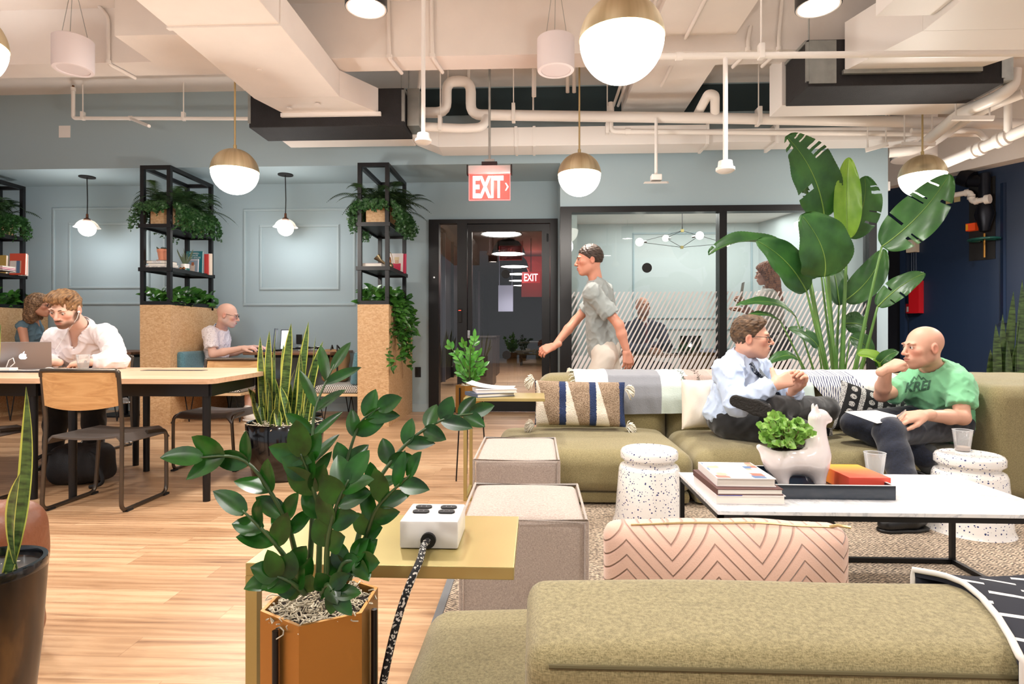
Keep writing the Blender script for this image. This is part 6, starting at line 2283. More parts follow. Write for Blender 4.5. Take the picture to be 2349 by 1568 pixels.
t, so, J5 = person('person', 'bald person in a mint green printed T-shirt, hand at the mouth, on the sofa', J, 1.05, ho,
     dict(mat=M_green, g=.014, short=1, hem=.66, drop=.13, neckr=.066), dict(mat=M_jeans, rise=.05), (J['pelvis'].x, 3.75, 0), fold=1.0)
shoe(t, J5['al'], (-1, -.25, 0), (0, 0, 1), M_blkshoe, M_blkshoe, 1.05)
shoe(t, J5['ar'] + Vector((.02, 0, 0)), (.9, -.3, -.4), (.3, -.1, 1), mat('grey_suede', (58, 60, 60), .8), M_blkshoe, 1.0)
# print on the chest
tree = bvh_of(so)
M_print = mat('dark_green_print', (66, 104, 84), .85)
def on_shirt(px, py, off=.004):
 d = ray(px, py)
 h = tree.ray_cast(cen, d)
 if h[0] is None: return None
 return h[0] - d.normalized() * off
def print_poly(txt, pxc, pyc, hpx, wpx, shear, slope):
 vs, fs = text_mesh(txt, 1.0, bold=.03, shear=shear)
 me = bpy.data.meshes.new('t'); me.from_pydata([tuple(v) for v in vs], [], fs)
 bm = bmesh.new(); bm.from_mesh(me)
 bmesh.ops.triangulate(bm, faces=bm.faces)
 bmesh.ops.subdivide_edges(bm, edges=[e for e in bm.edges if e.calc_length() > .25], cuts=2, use_grid_fill=True)
 xs_ = [v.co.x for v in bm.verts]; w_ = max(xs_) - min(xs_); ys_ = [v.co.y for v in bm.verts]; h_ = max(ys_) - min(ys_)
 out, good = [], True
 bm.verts.index_update()
 for v in bm.verts:
  x = pxc + v.co.x / w_ * wpx
  y = pyc - v.co.y / h_ * hpx + slope * (x - pxc)
  q = on_shirt(x, y)
  if q is None: q = atY(x, y, 3.5)
  out.append(q)
 fs = [[v.index for v in f.verts] for f in bm.faces]
 bm.free()
 return MB().add(out, fs)
mb = print_poly('KREI', 2103, 887, 22, 60, .25, -.12)
mts = [(2088, 874), (2097, 862), (2102, 868), (2107, 858), (2113, 868), (2118, 864), (2126, 872)]
for i in range(len(mts) - 1):
 a_, b_ = mts[i], mts[i + 1]
 q = [on_shirt(*a_), on_shirt(*b_), on_shirt(b_[0], b_[1] + 3.5), on_shirt(a_[0], a_[1] + 3.5)]
 if all(x is not None for x in q): mb.add(q, [(0, 1, 2, 3)])
mb.build('chest_print', M_print, t, fix=False)
MB().tube([J5['wl'] + Vector((-.155, -.03, -.01)), J5['wl'] + Vector((-.10, -.01, .03))], .004, 6).build('pen', M_chrome, t)
# walking man behind the sofa
Yw = 5.25
J = dict(head=atY(1352, 596, Yw), neck=atY(1368, 648, Yw + .02), pelvis=atY(1388, 800, Yw + .05),
   sl=atY(1360, 672, Yw - .17), sr=atY(1385, 668, Yw + .2), el=atY(1420, 745, Yw - .22), er=atY(1320, 735, Yw + .22),
   wl=atY(1437, 805, Yw - .2), wr=atY(1272, 793, Yw + .05),
   hl=atY(1390, 815, Yw - .08), hr=atY(1390, 815, Yw + .12), kl=atY(1350, 920, Yw - .08), kr=atY(1418, 915, Yw + .12), al=atY(1345, 1015, Yw - .08), ar=atY(1480, 985, Yw + .12))
J['al'].z = .11
ho = dict(R=rot3(-86, 4, 0), skin=(214, 150, 126), brow=(60, 44, 36), hair='short', hair_col=(50, 38, 32), hair_col2=(74, 58, 48), neck=(0, .055, -.14),
   hands=[dict(wr=J['wl'], dr=(.1, 0, -1), nrm=(.3, -1, 0), side=-1, curl=(.4, .4, .4, .4)), dict(wr=J['wr'], dr=(-1, -.1, -.45), nrm=(0, -.8, .6), side=1, curl=(.5, .5, .5, .5))])
t, so, J6 = person('person', 'person in a grey T-shirt and pale trousers walking behind the sofa', J, 1.1, ho,
     dict(mat=mat('grey_jersey', (150, 156, 154), .9, sheen=.2), g=.014, short=1, hem=.7, drop=.17), dict(mat=mat('stone_chino', (214, 204, 192), .85)), (J['pelvis'].x, Yw, 0))
shoe(t, J6['al'], (-1, 0, 0), (0, 0, 1), M_white2, M_white2, 1.05)
shoe(t, J6['ar'], (-.8, 0, -.6), (-.5, 0, .8), M_white2, M_white2, 1.05)
# meeting room: man in the suit, woman with the sheet of paper
J = dict(head=atY(1474, 703, 7.75), neck=atY(1474, 735, 7.8), pelvis=atY(1468, 835, 7.85),
   sr=atY(1440, 752, 7.72), sl=atY(1512, 752, 7.85), er=atY(1437, 800, 7.55), el=atY(1530, 795, 7.7), wr=atY(1490, 803, 7.5), wl=atY(1470, 798, 7.56),
   hr=atY(1455, 842, 7.8), hl=atY(1480, 842, 7.85), kr=atY(1490, 845, 7.4), kl=atY(1530, 845, 7.45), ar=atY(1485, 905, 7.3), al=atY(1530, 905, 7.35))
J['ar'].z = J['al'].z = .045
ho = dict(R=rot3(24, -6, 0), skin=(196, 138, 112), beard=(120, 84, 70), beard_w=.4, brow=(50, 38, 32), scalp=(176, 124, 104), gaze=(0, .1), neck=(0, .05, -.14),
   hands=[dict(wr=J['wr'], dr=(1, -.2, -.1), nrm=(0, -1, .2), side=1), dict(wr=J['wl'], dr=(-1, -.2, 0), nrm=(0, -1, .2), side=-1)])
M_suit = mat('navy_suit', (34, 40, 62), .8, bump=.2, bscale=400)
t, so, J7 = person('person', 'bald person in a navy suit and red tie seated behind the glass', J, 1.06, ho,
     dict(mat=M_suit, g=.016, cuff=.96, vneck=.62, name='jacket'), dict(mat=M_suit), (J['pelvis'].x, 7.85, 0), bodyh=.012)
up_ = (J7['neck'] - J7['pelvis']).normalized()
fr = Vector((.3, -1, 0)).normalized()
MB().ell(J7['neck'] - up_ * .16 + fr * .045, .085, .065, .19, 20, 14).build('dress_shirt', M_wshirt, t, 60)
MB().tube([J7['neck'] - up_ * .02 + fr * .085, J7['neck'] - up_ * .15 + fr * .125, J7['neck'] - up_ * .32 + fr * .13], [.012, .02, .024], 8).build('tie', mat('wine_tie', (110, 30, 44), .5), t, 60)
collar(t, J7['neck'] + Vector((0, 0, .01)), J7['head'], fr, M_wshirt, 1.0, .068, .03, .35)
J = dict(head=atY(1757, 627, 7.12), neck=atY(1766, 660, 7.15), pelvis=atY(1782, 775, 7.15),
   sr=atY(1752, 677, 7.3), sl=atY(1765, 677, 7.0), el=atY(1735, 730, 6.95), er=atY(1740, 725, 7.3), wl=atY(1708, 700, 6.97), wr=atY(1705, 712, 7.2),
   hr=atY(1785, 790, 7.22), hl=atY(1785, 790, 7.08), kr=atY(1785, 870, 7.22), kl=atY(1782, 870, 7.08), ar=atY(1790, 940, 7.22), al=atY(1785, 940, 7.08))
J['ar'].z = J['al'].z = .045
ho = dict(R=rot3(-122, 6, 0), skin=(222, 166, 146), fem=1, brow=(120, 72, 48), hair='long', hair_len=.34, hair_col=(96, 48, 26), hair_col2=(176, 104, 62), neck=(0, .05, -.14),
   hands=[dict(wr=J['wl'], dr=(-.5, 0, .9), nrm=(.5, -1, .2), side=-1, curl=(.7, .7, .7, .7)), dict(wr=J['wr'], dr=(-.8, 0, .3), nrm=(0, 0, 1), side=1)])
t, so, J8 = person('person', 'person with long red hair in a white top holding up a sheet behind the glass', J, 1.06, ho,
     dict(mat=mat('cream_blouse', (232, 222, 216), .85), g=.018, short=1, hem=.35, drop=.12, name='blouse'), dict(mat=mat('black_skirt', (28, 20, 24), .8), skirt=1, name='skirt'), (J['pelvis'].x, 7.15, 0), fem=True, bodyh=.012)
c = J8['wl'] + Vector((-.03, 0, .17))
mb = MB(); mb.obox(c, Vector((.55, .8, .2)).normalized(), Vector((.8, -.55, 0)).normalized(), Vector((.15, 0, 1)).normalized(), .06, .0015, .10)
tag(mb.build('paper_sheet', MATS['paper']), 'white sheet held up by the red-haired person behind the glass', 'paper')
# plants
def leaf_mat(name, c1, c2, scale=(8, 8, 8), rough=.38, coat=.3, trans=.25, vein=0):
 m, nt, b = new_mat(name)
 mp = coords(nt, scale)
 n = node(nt, 'ShaderNodeTexNoise', Scale=1.0, Detail=4)
 nt.links.new(mp.outputs[0], n.inputs['Vector'])
 r = ramp(nt, [(.3, srgb(*c1)), (.7, srgb(*c2))])
 nt.links.new(n.outputs['Fac'], r.inputs['Fac'])
 nt.links.new(r.outputs['Color'], b.inputs['Base Color'])
 b.inputs['Roughness'].default_value = rough
 b.inputs['Coat Weight'].default_value = coat
 b.inputs['Coat Roughness'].default_value = .25
 out = nt.nodes['Material Output']
 tr = nt.nodes.new('ShaderNodeBsdfTranslucent')
 nt.links.new(r.outputs['Color'], tr.inputs['Color'])
 mx = nt.nodes.new('ShaderNodeMixShader')
 mx.inputs[0].default_value = trans
 nt.links.new(b.outputs[0], mx.inputs[1]); nt.links.new(tr.outputs[0], mx.inputs[2])
 nt.links.new(mx.outputs[0], out.inputs['Surface'])
 return m
M_palm = leaf_mat('palm_leaf_green', (34, 74, 34), (64, 112, 50), (5, 5, 5), .42)
M_palml = leaf_mat('palm_leaf_young', (104, 150, 40), (150, 190, 70), (5, 5, 5), .4)
M_palmv = leaf_mat('palm_midrib', (120, 160, 70), (150, 180, 90), (5, 5, 5), .45)
M_stalk = leaf_mat('palm_stalk', (70, 116, 46), (120, 160, 84), (4, 4, 1.5), .4, trans=.0)
M_zz = leaf_mat('zz_leaf', (10, 46, 10), (38, 98, 26), (30, 30, 30), .3, .35)
M_zzl = leaf_mat('zz_leaf_bright', (50, 120, 36), (96, 166, 60), (20, 20, 20), .28, .5)
M_zzs = leaf_mat('zz_stem', (40, 66, 34), (70, 98, 54), (30, 30, 10), .4, trans=0)
M_fern = leaf_mat('fern_green', (20, 46, 26), (56, 88, 44), (20, 20, 20), .6, 0)
M_ivy = leaf_mat('ivy_green', (28, 66, 36), (70, 116, 60), (24, 24, 24), .45, .1)
M_poth = leaf_mat('pothos_green', (30, 84, 30), (84, 140, 54), (9, 9, 9), .35, .3)
M_snake = leaf_mat('snake_leaf', (20, 50, 28), (96, 132, 66), (20, 20, 90), .4, .2, trans=.05)
M_snakey = leaf_mat('snake_margin', (190, 200, 84), (214, 218, 110), (5, 5, 5), .45, trans=.1)
M_jade = leaf_mat('jade_green', (104, 158, 62), (160, 202, 100), (30, 30, 30), .35, .2, trans=.05)
M_moss = mat('dry_moss', (212, 200, 176), .95, var=.25, vscale=60)
def leaf(mb, base, tip, w, sag=(0, 0, 0), face=(0, -1, 0), typ='oval', nu=10, nv=4, cup=.15, mats=None, slits=None, rnd=None, twist=0.0, wave=0.0):
 """blade from base to tip; face is roughly the direction its upper side looks"""
 base, tip, sag = Vector(base), Vector(tip), Vector(sag)
 sp = bez(base, (base + tip) / 2 + sag * 2, tip, nu)
 face = Vector(face)
 P = []
 for i, p in enumerate(sp):
  u = i / nu
  t = (sp[min(i + 1, nu)] - sp[max(i - 1, 0)]).normalized()
  s = t.cross(face)
  if s.length < 1e-4: s = t.orthogonal()
  s.normalize()
  n = s.cross(t).normalized()
  if twist:
   M = Matrix.Rotation(twist * u, 3, t); s = M @ s; n = M @ n
  if typ == 'oval': ww = sin(pi * min(1, .04 + u * .96) ** .8) ** .75
  elif typ == 'palm': ww = max(0, sin(pi * u ** .78)) ** .55
  elif typ == 'strap': ww = (.62 + .38 * min(1, u * 2.5)) * (1 - max(0, (u - .6) / .4) ** 2.0)
  elif typ == 'heart': ww = (min(1, (u + .02) * 6) ** .5) * (1 - u ** 1.6) ** .8
  else: ww = 4 * u * (1 - u)
  ww = max(ww, .015) * w / 2
  row = []
  for j in range(nv + 1):
   v = 2 * j / nv - 1
   q = p + s * ww * v + n * (cup * abs(v) * ww)
   if typ == 'palm' and nu > 20: q = q + n * (.0016 * ((i % 2) * 2 - 1) * min(1, abs(v) * 3))
   if wave: q = q + n * wave * sin(u * 17 + j * 2.2) * abs(v)
   row.append(q)
  P.append(row)
 vs = [q for r in P for q in r]
 fs, ms = [], []
 W = nv + 1
 for i in range(nu):
  for j in range(nv):
   if slits and (i, j >= nv / 2) in slits and (j < nv * .36 or j >= nv * .64): continue
   fs.append((i * W + j, (i + 1) * W + j, (i + 1) * W + j + 1, i * W + j + 1))
   if mats == 'edge': ms.append(mb.cur + 1 if j in (0, nv - 1) else mb.cur)
   else: ms.append(mb.cur)
 n0 = len(mb.v)
 mb.v.extend([tuple(q) for q in vs]); mb.f.extend([tuple(k + n0 for k in f) for f in fs]); mb.m.extend(ms)
 return P
def nofix(mb, name, m, parent, smooth=80, **k):
 return mb.build(name, m, parent, smooth, fix=False, **k)
# bird of paradise behind the sofa
px0 = atY(1918, 850, 5.0)
t = thing('bird_of_paradise_plant', 'tall potted palm-like plant with torn paddle leaves behind the sofa', 'plant', (px0.x, 5.0, 0))
MB().lathe([(.14, 0), (.19, .02), (.21, .34), (.22, .36), (.195, .36), (.19, .30), (.001, .29)], (px0.x, 5.0, .001), 32).build('pot', mat('charcoal_pot', (46, 46, 48), .5), t, 40)
rr = random.Random(3)
#   blade base, tip, Y base, Y tip, width px, sag px (x,y), face, young, petiole foot px
BP = [((1891, 500), (1803, 312), 4.95, 4.7, 112, (12, -8), (.2, -1, .1), 0, 1925, 13),
  ((1944, 548), (1946, 361), 4.95, 4.9, 50, (-6, 0), (-.3, -1, .1), 1, 1930, 0),
  ((1944, 545), (1983, 404), 5.05, 5.2, 70, (12, 0), (-.3, -1, 0), 0, 1932, 7),
  ((2023, 565), (2178, 399), 4.8, 4.6, 84, (6, 8), (-.4, -1, .2), 0, 1940, 7),
  ((1891, 634), (1838, 492), 4.7, 4.55, 128, (16, 4), (.1, -1, .25), 0, 1922, 0),
  ((1850, 668), (1735, 552), 4.75, 4.6, 74, (6, -10), (-.2, -1, .45), 0, 1918, 0),
  ((1846, 600), (1625, 584), 4.9, 4.7, 52, (-10, -36), (0, -.55, 1), 1, 1912, 3),
  ((2013, 703), (2122, 626), 4.7, 4.6, 44, (-4, -8), (-.3, -1, .6), 0, 1950, 3),
  ((1937, 690), (2027, 571), 5.15, 5.2, 56, (8, 8), (-.4, -1, 0), 0, 1935, 0),
  ((1826, 728), (1688, 700), 4.75, 4.6, 34, (10, -20), (0, -.7, 1), 0, 1905, 0),
  ((1790, 736), (1712, 724), 4.7, 4.6, 18, (0, -10), (0, -.7, 1), 0, 1900, 0),
  ((1877, 796), (1808, 752), 4.7, 4.6, 34, (6, -4), (0, -1, .6), 0, 1905, 2),
  ((1832, 826), (1757, 836), 4.68, 4.62, 30, (4, -16), (0, -.7, 1), 0, 1898, 0),
  ((1965, 812), (2024, 850), 4.7, 4.64, 26, (8, -10), (0, -1, .8), 1, 1940, 0),
  ((1937, 742), (1988, 750), 5.1, 5.1, 48, (0, -4), (0, -1, .3), 0, 1930, 0),
  ((1950, 772), (1996, 815), 5.0, 5.0, 40, (6, -4), (0, -1, .3), 0, 1932, 0),
  ((2014, 842), (2062, 806), 4.66, 4.62, 24, (-8, -6), (0, -1, .8), 1, 1952, 0),
  ((1868, 494), (1847, 420), 5.15, 5.2, 34, (-6, 0), (.5, -1, 0), 0, 1922, 5),
  ((1860, 640), (1888, 520), 5.2, 5.3, 50, (-6, 0), (.3, -1, 0), 0, 1918, 0),
  ((1925, 700), (1905, 590), 5.2, 5.3, 60, (0, 0), (.3, -1, 0), 0, 1922, 0)]
for i, (b0, t0, yb, yt, wpx, sg, fc, yg, foot, ns) in enumerate(BP):
 Bp, Tp = atY(*b0, yb), atY(*t0, yt)
 k = yb / 1350
 sag = Vector((sg[0] * k, -.02, -sg[1] * k))
 mb = MB()
 nu = 64 if wpx > 40 else 14
 sl = set()
 for _ in range(ns):
  ii = rr.randint(int(nu * .15), nu - 3); side = rr.random() < .5
  sl.add((ii, side))
  if nu > 20 and rr.random() < .4: sl.add((ii + 1, side))
 P = leaf(mb, Bp, Tp, wpx * k * 1.12, sag, fc, 'palm', nu, 10, .12 if not yg else .5, slits=sl, wave=.004 + .00004 * wpx)
 blade = nofix(mb, 'leaf', M_palml if yg and i in (1, 13) else M_palm, t)
 mid = P[len(P[0]) // 2] if False else [r[5] for r in P]
 MB().tube([m_ + Vector((0, -.002, 0)) for m_ in mid[:-2]], [max(.0015, .006 * (1 - j / len(mid))) * (1 if wpx > 40 else .6) for j in range(len(mid) - 2)], 6).build('midrib', M_palmv, blade, 179)
 F = Vector((px0.x + (foot - 1920) * .004, 5.0 + rr.uniform(-.05, .05), .32))
 mid_ = (Bp + F) / 2 + Vector(((F.x - Bp.x) * .16, .02, -.1))
 pt = bez(F, mid_, Bp, 12)
 MB().tube(pt, [.024 - .016 * j / 12 if wpx > 40 else .014 - .009 * j / 12 for j in range(13)], 8).build('stalk', M_stalk, blade, 179)
# ZZ plants
def zz_stem(t, pts, lf, lw, rr, m=M_zz, r0=.006, face=(0, -.9, .3), start=.28, n=None, typ='oval'):
 pts = [Vector(p) for p in pts]
 sp = []
 for i in range(len(pts) - 1):
  for k in range(6):
   a = pts[max(i - 1, 0)]; b_ = pts[i]; c = pts[i + 1]; d = pts[min(i + 2, len(pts) - 1)]
   u = k / 6
   sp.append(.5 * ((2 * b_) + (c - a) * u + (2 * a - 5 * b_ + 4 * c - d) * u * u + (3 * b_ - a - 3 * c + d) * u ** 3))
 sp.append(pts[-1])
 L = len(sp)
 MB_ = MB().tube(sp, [r0 * (1 - .75 * i / L) for i in range(L)], 8)
 st = MB_.build('stem', M_zzs, t, 179)
 tot = sum((sp[i + 1] - sp[i]).length for i in range(L - 1))
 n = n or max(4, int(tot * (1 - start) / (lf * .62)))
 mb = MB()
 for k in range(n + 1):
  f = start + (1 - start) * k / n
  i = min(int(f * (L - 1)), L - 2)
  p = sp[i]
  tv = (sp[i + 1] - sp[i]).normalized()
  sd = tv.cross(Vector(face)).normalized()
  for s in ((-1, 1) if k < n else (0,)):
   sp_ = .75 + rr.uniform(-.15, .15)
   dr = (tv * (.8 if s else 1) + sd * s * sp_ + Vector((rr.uniform(-.25, .25), rr.uniform(-.35, .35), rr.uniform(-.1, .2)))).normalized()
   l_ = lf * rr.uniform(.8, 1.1) * (.8 if f < .4 else 1)
   fc = Vector(face) + Vector((rr.uniform(-.5, .5), 0, rr.uniform(-.3, .6)))
   q = p + tv * (.01 * rr.random() if s else 0)
   leaf(mb, q, q + dr * l_, lw * rr.uniform(.85, 1.1), (0, 0, .03 * l_), fc, typ, 8, 4, .22)
 nofix(mb, 'leaves', m, st, 179)
def hexpot(t, c, r, z0, z1, bands=True, rot=.25):
 poly = [(c.x + r * cos(rot + pi / 3 * k), c.y + r * sin(rot + pi / 3 * k)) for k in range(6)]
 poly2 = [(c.x + (r - .006) * cos(rot + pi / 3 * k), c.y + (r - .006) * sin(rot + pi / 3 * k)) for k in range(6)]
 mb = MB()
 n = 6
 vs = [(p[0], p[1], z0) for p in poly] + [(p[0], p[1], z1) for p in poly] + [(p[0], p[1], z1) for p in poly2] + [(p[0], p[1], z1 - .05) for p in poly2]
 fs = [tuple(range(5, -1, -1))]
 for i in range(n):
  j = (i + 1) % n
  fs += [(i, j, n + j, n + i), (n + i, n + j, 2 * n + j, 2 * n + i), (2 * n + i, 2 * n + j, 3 * n + j, 3 * n + i)]
 mb.add(vs, fs)
 mb.build('pot', M_gold2, t)
 MB().cyl((c.x, c.y, z1 - .03), (c.x, c.y, z1 - .012), r * .83, seg=24).build('soil', MATS['potting_soil'], t)
 # stand: three flat black bars with legs to the floor
 for k in range(3):
  a = rot - pi / 6 + 2 * pi * k / 3
  ap = r * cos(pi / 6) + .006
  p = Vector((c.x + ap * cos(a), c.y + ap * sin(a), 0))
  q = Vector((c.x + (ap + .03) * cos(a), c.y + (ap + .03) * sin(a), 0.003))
  MB().tube([p + up * (z1 - .015), p + up * (z0 - .02), q], .0048, 8).build('stand_rod', M_black, t, 60)
 mb = MB().tube([Vector((c.x + (r * .87 + .004) * cos(a), c.y + (r * .87 + .004) * sin(a), z0 - .008)) for a in [2 * pi * k / 30 for k in range(30)]], .004, 6, closed=True)
 mb.build('stand_ring', M_black, t, 60)
M_gold2 = mat('gold_planter', (176, 128, 66), .36, .85)
def moss(t, c, r, z, n, rr, name='moss', m=None):
 mb = MB()
 for k in range(n):
  a, d = rr.uniform(0, 2 * pi), r * sqrt(rr.random())
  p = Vector((c.x + d * cos(a), c.y + d * sin(a), z + rr.uniform(0, .012)))
  pts = [p]
  for j in range(5):
   pts.append(pts[-1] + Vector((rr.uniform(-1, 1), rr.uniform(-1, 1), rr.uniform(-.5, .5))) * r * .11)
   pts[-1].z = max(pts[-1].z, z - (.0 if (Vector((pts[-1].x, pts[-1].y, 0)) - Vector((c.x, c.y, 0))).length < r else .03))
  mb.tube(pts, r * .016, 4)
 mb.build(name, m or M_moss, t, 179)['kind'] = 'stuff'
rr = random.Random(11)
zc = atY(738, 1372, .9)
t = thing('zz_plant', 'large glossy ZZ plant in a gold hexagonal planter before the near gold table', 'plant', (zc.x, .9, 0))
hexpot(t, zc, .088, zc.z - .27, zc.z - .0, rot=pi / 6)
moss(t, zc, .074, zc.z - .012, 260, rr)
Z = lambda q, y: atY(q[0], q[1], y)
for (pl, ys, lf, lw, m_, ty, stt) in (
  (((706, 1351), (716, 1200), (718, 1066), (722, 943), (767, 835)), (.9, .9, .92, .94, .97), .066, .018, M_zz, 'oval', .42),
  (((697, 1359), (676, 1260), (648, 1176), (563, 1057), (452, 1049)), (.9, .88, .86, .84, .82), .058, .029, M_zz, 'oval', .35),
  (((800, 1330), (826, 1215), (852, 1127), (930, 1020), (1012, 964), (1085, 948)), (.9, .92, .93, .95, .96, .97), .05, .026, M_zz, 'oval', .42),
  (((759, 1330), (770, 1220), (775, 1147), (799, 1045), (828, 968), (872, 935)), (.92, .95, .97, .99, 1.0, 1.0), .058, .029, M_zz, 'oval', .4),
  (((803, 1320), (840, 1230), (869, 1159), (945, 1085)), (.88, .86, .85, .84), .05, .026, M_zz, 'oval', .35),
  (((697, 1351), (661, 1286), (612, 1225), (556, 1170)), (.87, .85, .83, .82), .052, .028, M_zz, 'oval', .1),
  (((730, 1343), (732, 1188), (712, 1100), (690, 1040)), (.88, .87, .86, .85), .054, .033, M_zz, 'oval', .35),
  (((750, 1343), (752, 1240), (776, 1150), (800, 1100)), (.86, .84, .83, .83), .054, .033, M_zz, 'oval', .3),
  (((770, 1340), (790, 1290), (834, 1288)), (.86, .85, .84), .042, .028, M_zz, 'oval', .2),
  (((700, 1360), (668, 1335), (636, 1322)), (.86, .84, .83), .044, .032, M_zz, 'oval', .1),
  (((740, 1360), (752, 1340), (770, 1365)), (.85, .83, .82), .036, .024, M_zz, 'oval', .1)):
 zz_stem(t, [Z(q, y) for q, y in zip(pl, ys)], lf, lw, rr, m_, .0052, start=stt, typ=ty)
zc = atY(1078, 882, 4.05)
t = thing('zz_plant', 'small bright green ZZ plant in a gold planter behind the far gold table', 'plant', (zc.x, 4.05, 0))
hexpot(t, zc, .1, zc.z - .19, zc.z, rot=.3)
moss(t, zc, .085, zc.z - .012, 60, rr)
for (x, y, y2) in ((1028, 788, 4.0), (1090, 768, 4.1), (1062, 785, 3.95), (1112, 838, 4.05), (1046, 812, 4.15), (1080, 800, 3.9), (1100, 812, 4.0), (1052, 850, 4.0), (1104, 856, 4.0)):
 tip = atY(x, y, y2)
 zz_stem(t, [zc, (zc * .5 + tip * .5) + Vector(((zc.x - tip.x) * .15, 0, .0)), tip], .062, .03, rr, M_zzl, .006, start=.3)
# snake plants
def snake(t, c, leaves, rr, w=.055, extra=0, er=.12, eh=(.2, .4)):
 for (tip, bx_) in leaves:
  b0 = Vector(c) + Vector((bx_, rr.uniform(-.06, .06), -.01))
  mb = MB()
  leaf(mb, b0, tip, w * rr.uniform(.85, 1.2), (rr.uniform(-.03, .03), 0, 0), (rr.uniform(-.6, .6), -1, .1), 'strap', 16, 8, .25, 'edge', twist=rr.uniform(-1.1, 1.1))
  nofix(mb, 'leaf', [M_snake, M_snakey], t, 179)
 for k in range(extra):
  a = rr.uniform(0, 2 * pi)
  d = er * sqrt(rr.random())
  b0 = Vector(c) + Vector((d * cos(a), d * sin(a), -.01))
  tip = b0 + Vector((rr.uniform(-.08, .08), rr.uniform(-.06, .06), rr.uniform(*eh)))
  mb = MB()
  leaf(mb, b0, tip, w * .75, (rr.uniform(-.02, .02), 0, 0), (rr.uniform(-.6, .6), -1, .1), 'strap', 10, 8, .25, 'edge')
  nofix(mb, 'leaf', [M_snake, M_snakey], t, 179)
M_glaze = mat('black_glaze', (10, 12, 16), .14, coat=.6, bump=.1, bscale=14)
sc_ = atY(655, 965, 4.08)
t = thing('snake_plant', 'snake plant in a round black glazed pot beside the work table', 'plant', (sc_.x, 4.08, 0))
h_ = sc_.z
rp = .262
MB().lathe([(.20, 0), (.215, .01), (rp - .01, h_ * .5), (rp, h_ - .01), (rp - .008, h_), (rp - .02, h_ - .005), (rp - .024, h_ - .04), (.001, h_ - .045)], (sc_.x, 4.08, .001), 48).build('pot', M_glaze, t, 50)
moss(t, sc_, .23, h_ - .03, 300, rr)
tips = [((597, 771), -.16), ((618, 758), -.12), ((668, 741), -.02), ((633, 752), -.05), ((699, 756), .04), ((708, 737), .1), ((724, 771), .12), ((741, 782), .16), ((569, 890), -.17), ((603, 895), -.14), ((679, 842), .02), ((650, 790), 0), ((688, 800), .08), ((612, 830), -.1)]
snake(t, (sc_.x, 4.08, h_ - .03), [(atY(*q, 4.08 + rr.uniform(-.1, .1)), b_) for q, b_ in tips], rr, .062, 26, .17, (.15, .38))
sc_ = atY(-40, 1292, 1.28)
t = thing('snake_plant', 'snake plant in a dark brown glazed pot cut by the left edge', 'plant', (sc_.x, 1.28, 0))
m, nt, b = new_mat('brown_black_glaze')
mp = coords(nt, (9, 9, 3)); n_ = node(nt, 'ShaderNodeTexNoise', Scale=1.0, Detail=6); nt.links.new(mp.outputs[0], n_.inputs['Vector'])
r_ = ramp(nt, [(.38, srgb(10, 9, 10)), (.55, srgb(58, 38, 20)), (.7, srgb(112, 80, 42))]); nt.links.new(n_.outputs['Fac'], r_.inputs['Fac']); nt.links.new(r_.outputs['Color'], b.inputs['Base Color'])
b.inputs['Roughness'].default_value = .3
M_brglaze = m
h_ = sc_.z
rp = atY(77, 1290, 1.28).x - sc_.x
MB().lathe([(rp * .62, 0), (rp * .68, .02), (rp * .9, h_ * .6), (rp * .985, h_ - .02)], (sc_.x, 1.28, .001), 56).build('pot', M_brglaze, t, 60)
MB().lathe([(rp * .985, -.021), (rp * 1.0, -.008), (rp * .98, 0), (rp * .9, 0), (rp * .87, -.012), (rp * .87, -.05), (.001, -.05)], (sc_.x, 1.28, h_), 56, False, False).build('rim', M_glaze, t, 60)
moss(t, sc_, rp * .85, h_ - .04, 120, rr)
snake(t, (sc_.x, 1.28, h_ - .04), [(atY(2, 742, 1.2), .03), (atY(60, 886, 1.2), .045), (atY(46, 1085, 1.15), .08), (atY(-30, 700, 1.3), -.03)], rr, .034)
for q, q2, w_ in (((62, 1288), (-30, 1240), .03),):
 pass
sc_ = Vector((4.0, 5.15, .35))
t = thing('snake_plant', 'dark mottled snake plant behind the sofa corner at the right edge', 'plant', (sc_.x, 5.15, 0))
MB().lathe([(.14, 0), (.19, .36), (.17, .36), (.16, .33), (.001, .32)], (sc_.x, 5.15, .001), 28).build('pot', MATS['charcoal_pot'], t, 40)
M_sd = leaf_mat('snake_leaf_dark', (14, 34, 20), (84, 112, 60), (14, 14, 60), .4, .2, trans=.03)
for (tx, ty, bx_) in ((2284, 742, -.12), (2300, 720, -.08), (2325, 668, -.02), (2345, 640, .03), (2340, 735, .06), (2272, 800, -.14), (2310, 780, -.03), (2330, 790, .0), (2365, 690, .1)):
 b0 = sc_ + Vector((bx_, rr.uniform(-.05, .05), -.03)); mb = MB()
 leaf(mb, b0, atY(tx, ty, 5.1), .07, (.0, 0, 0), (rr.uniform(-.5, .5), -1, .1), 'strap', 14, 6, .25)
 nofix(mb, 'leaf', M_sd, t, 179)
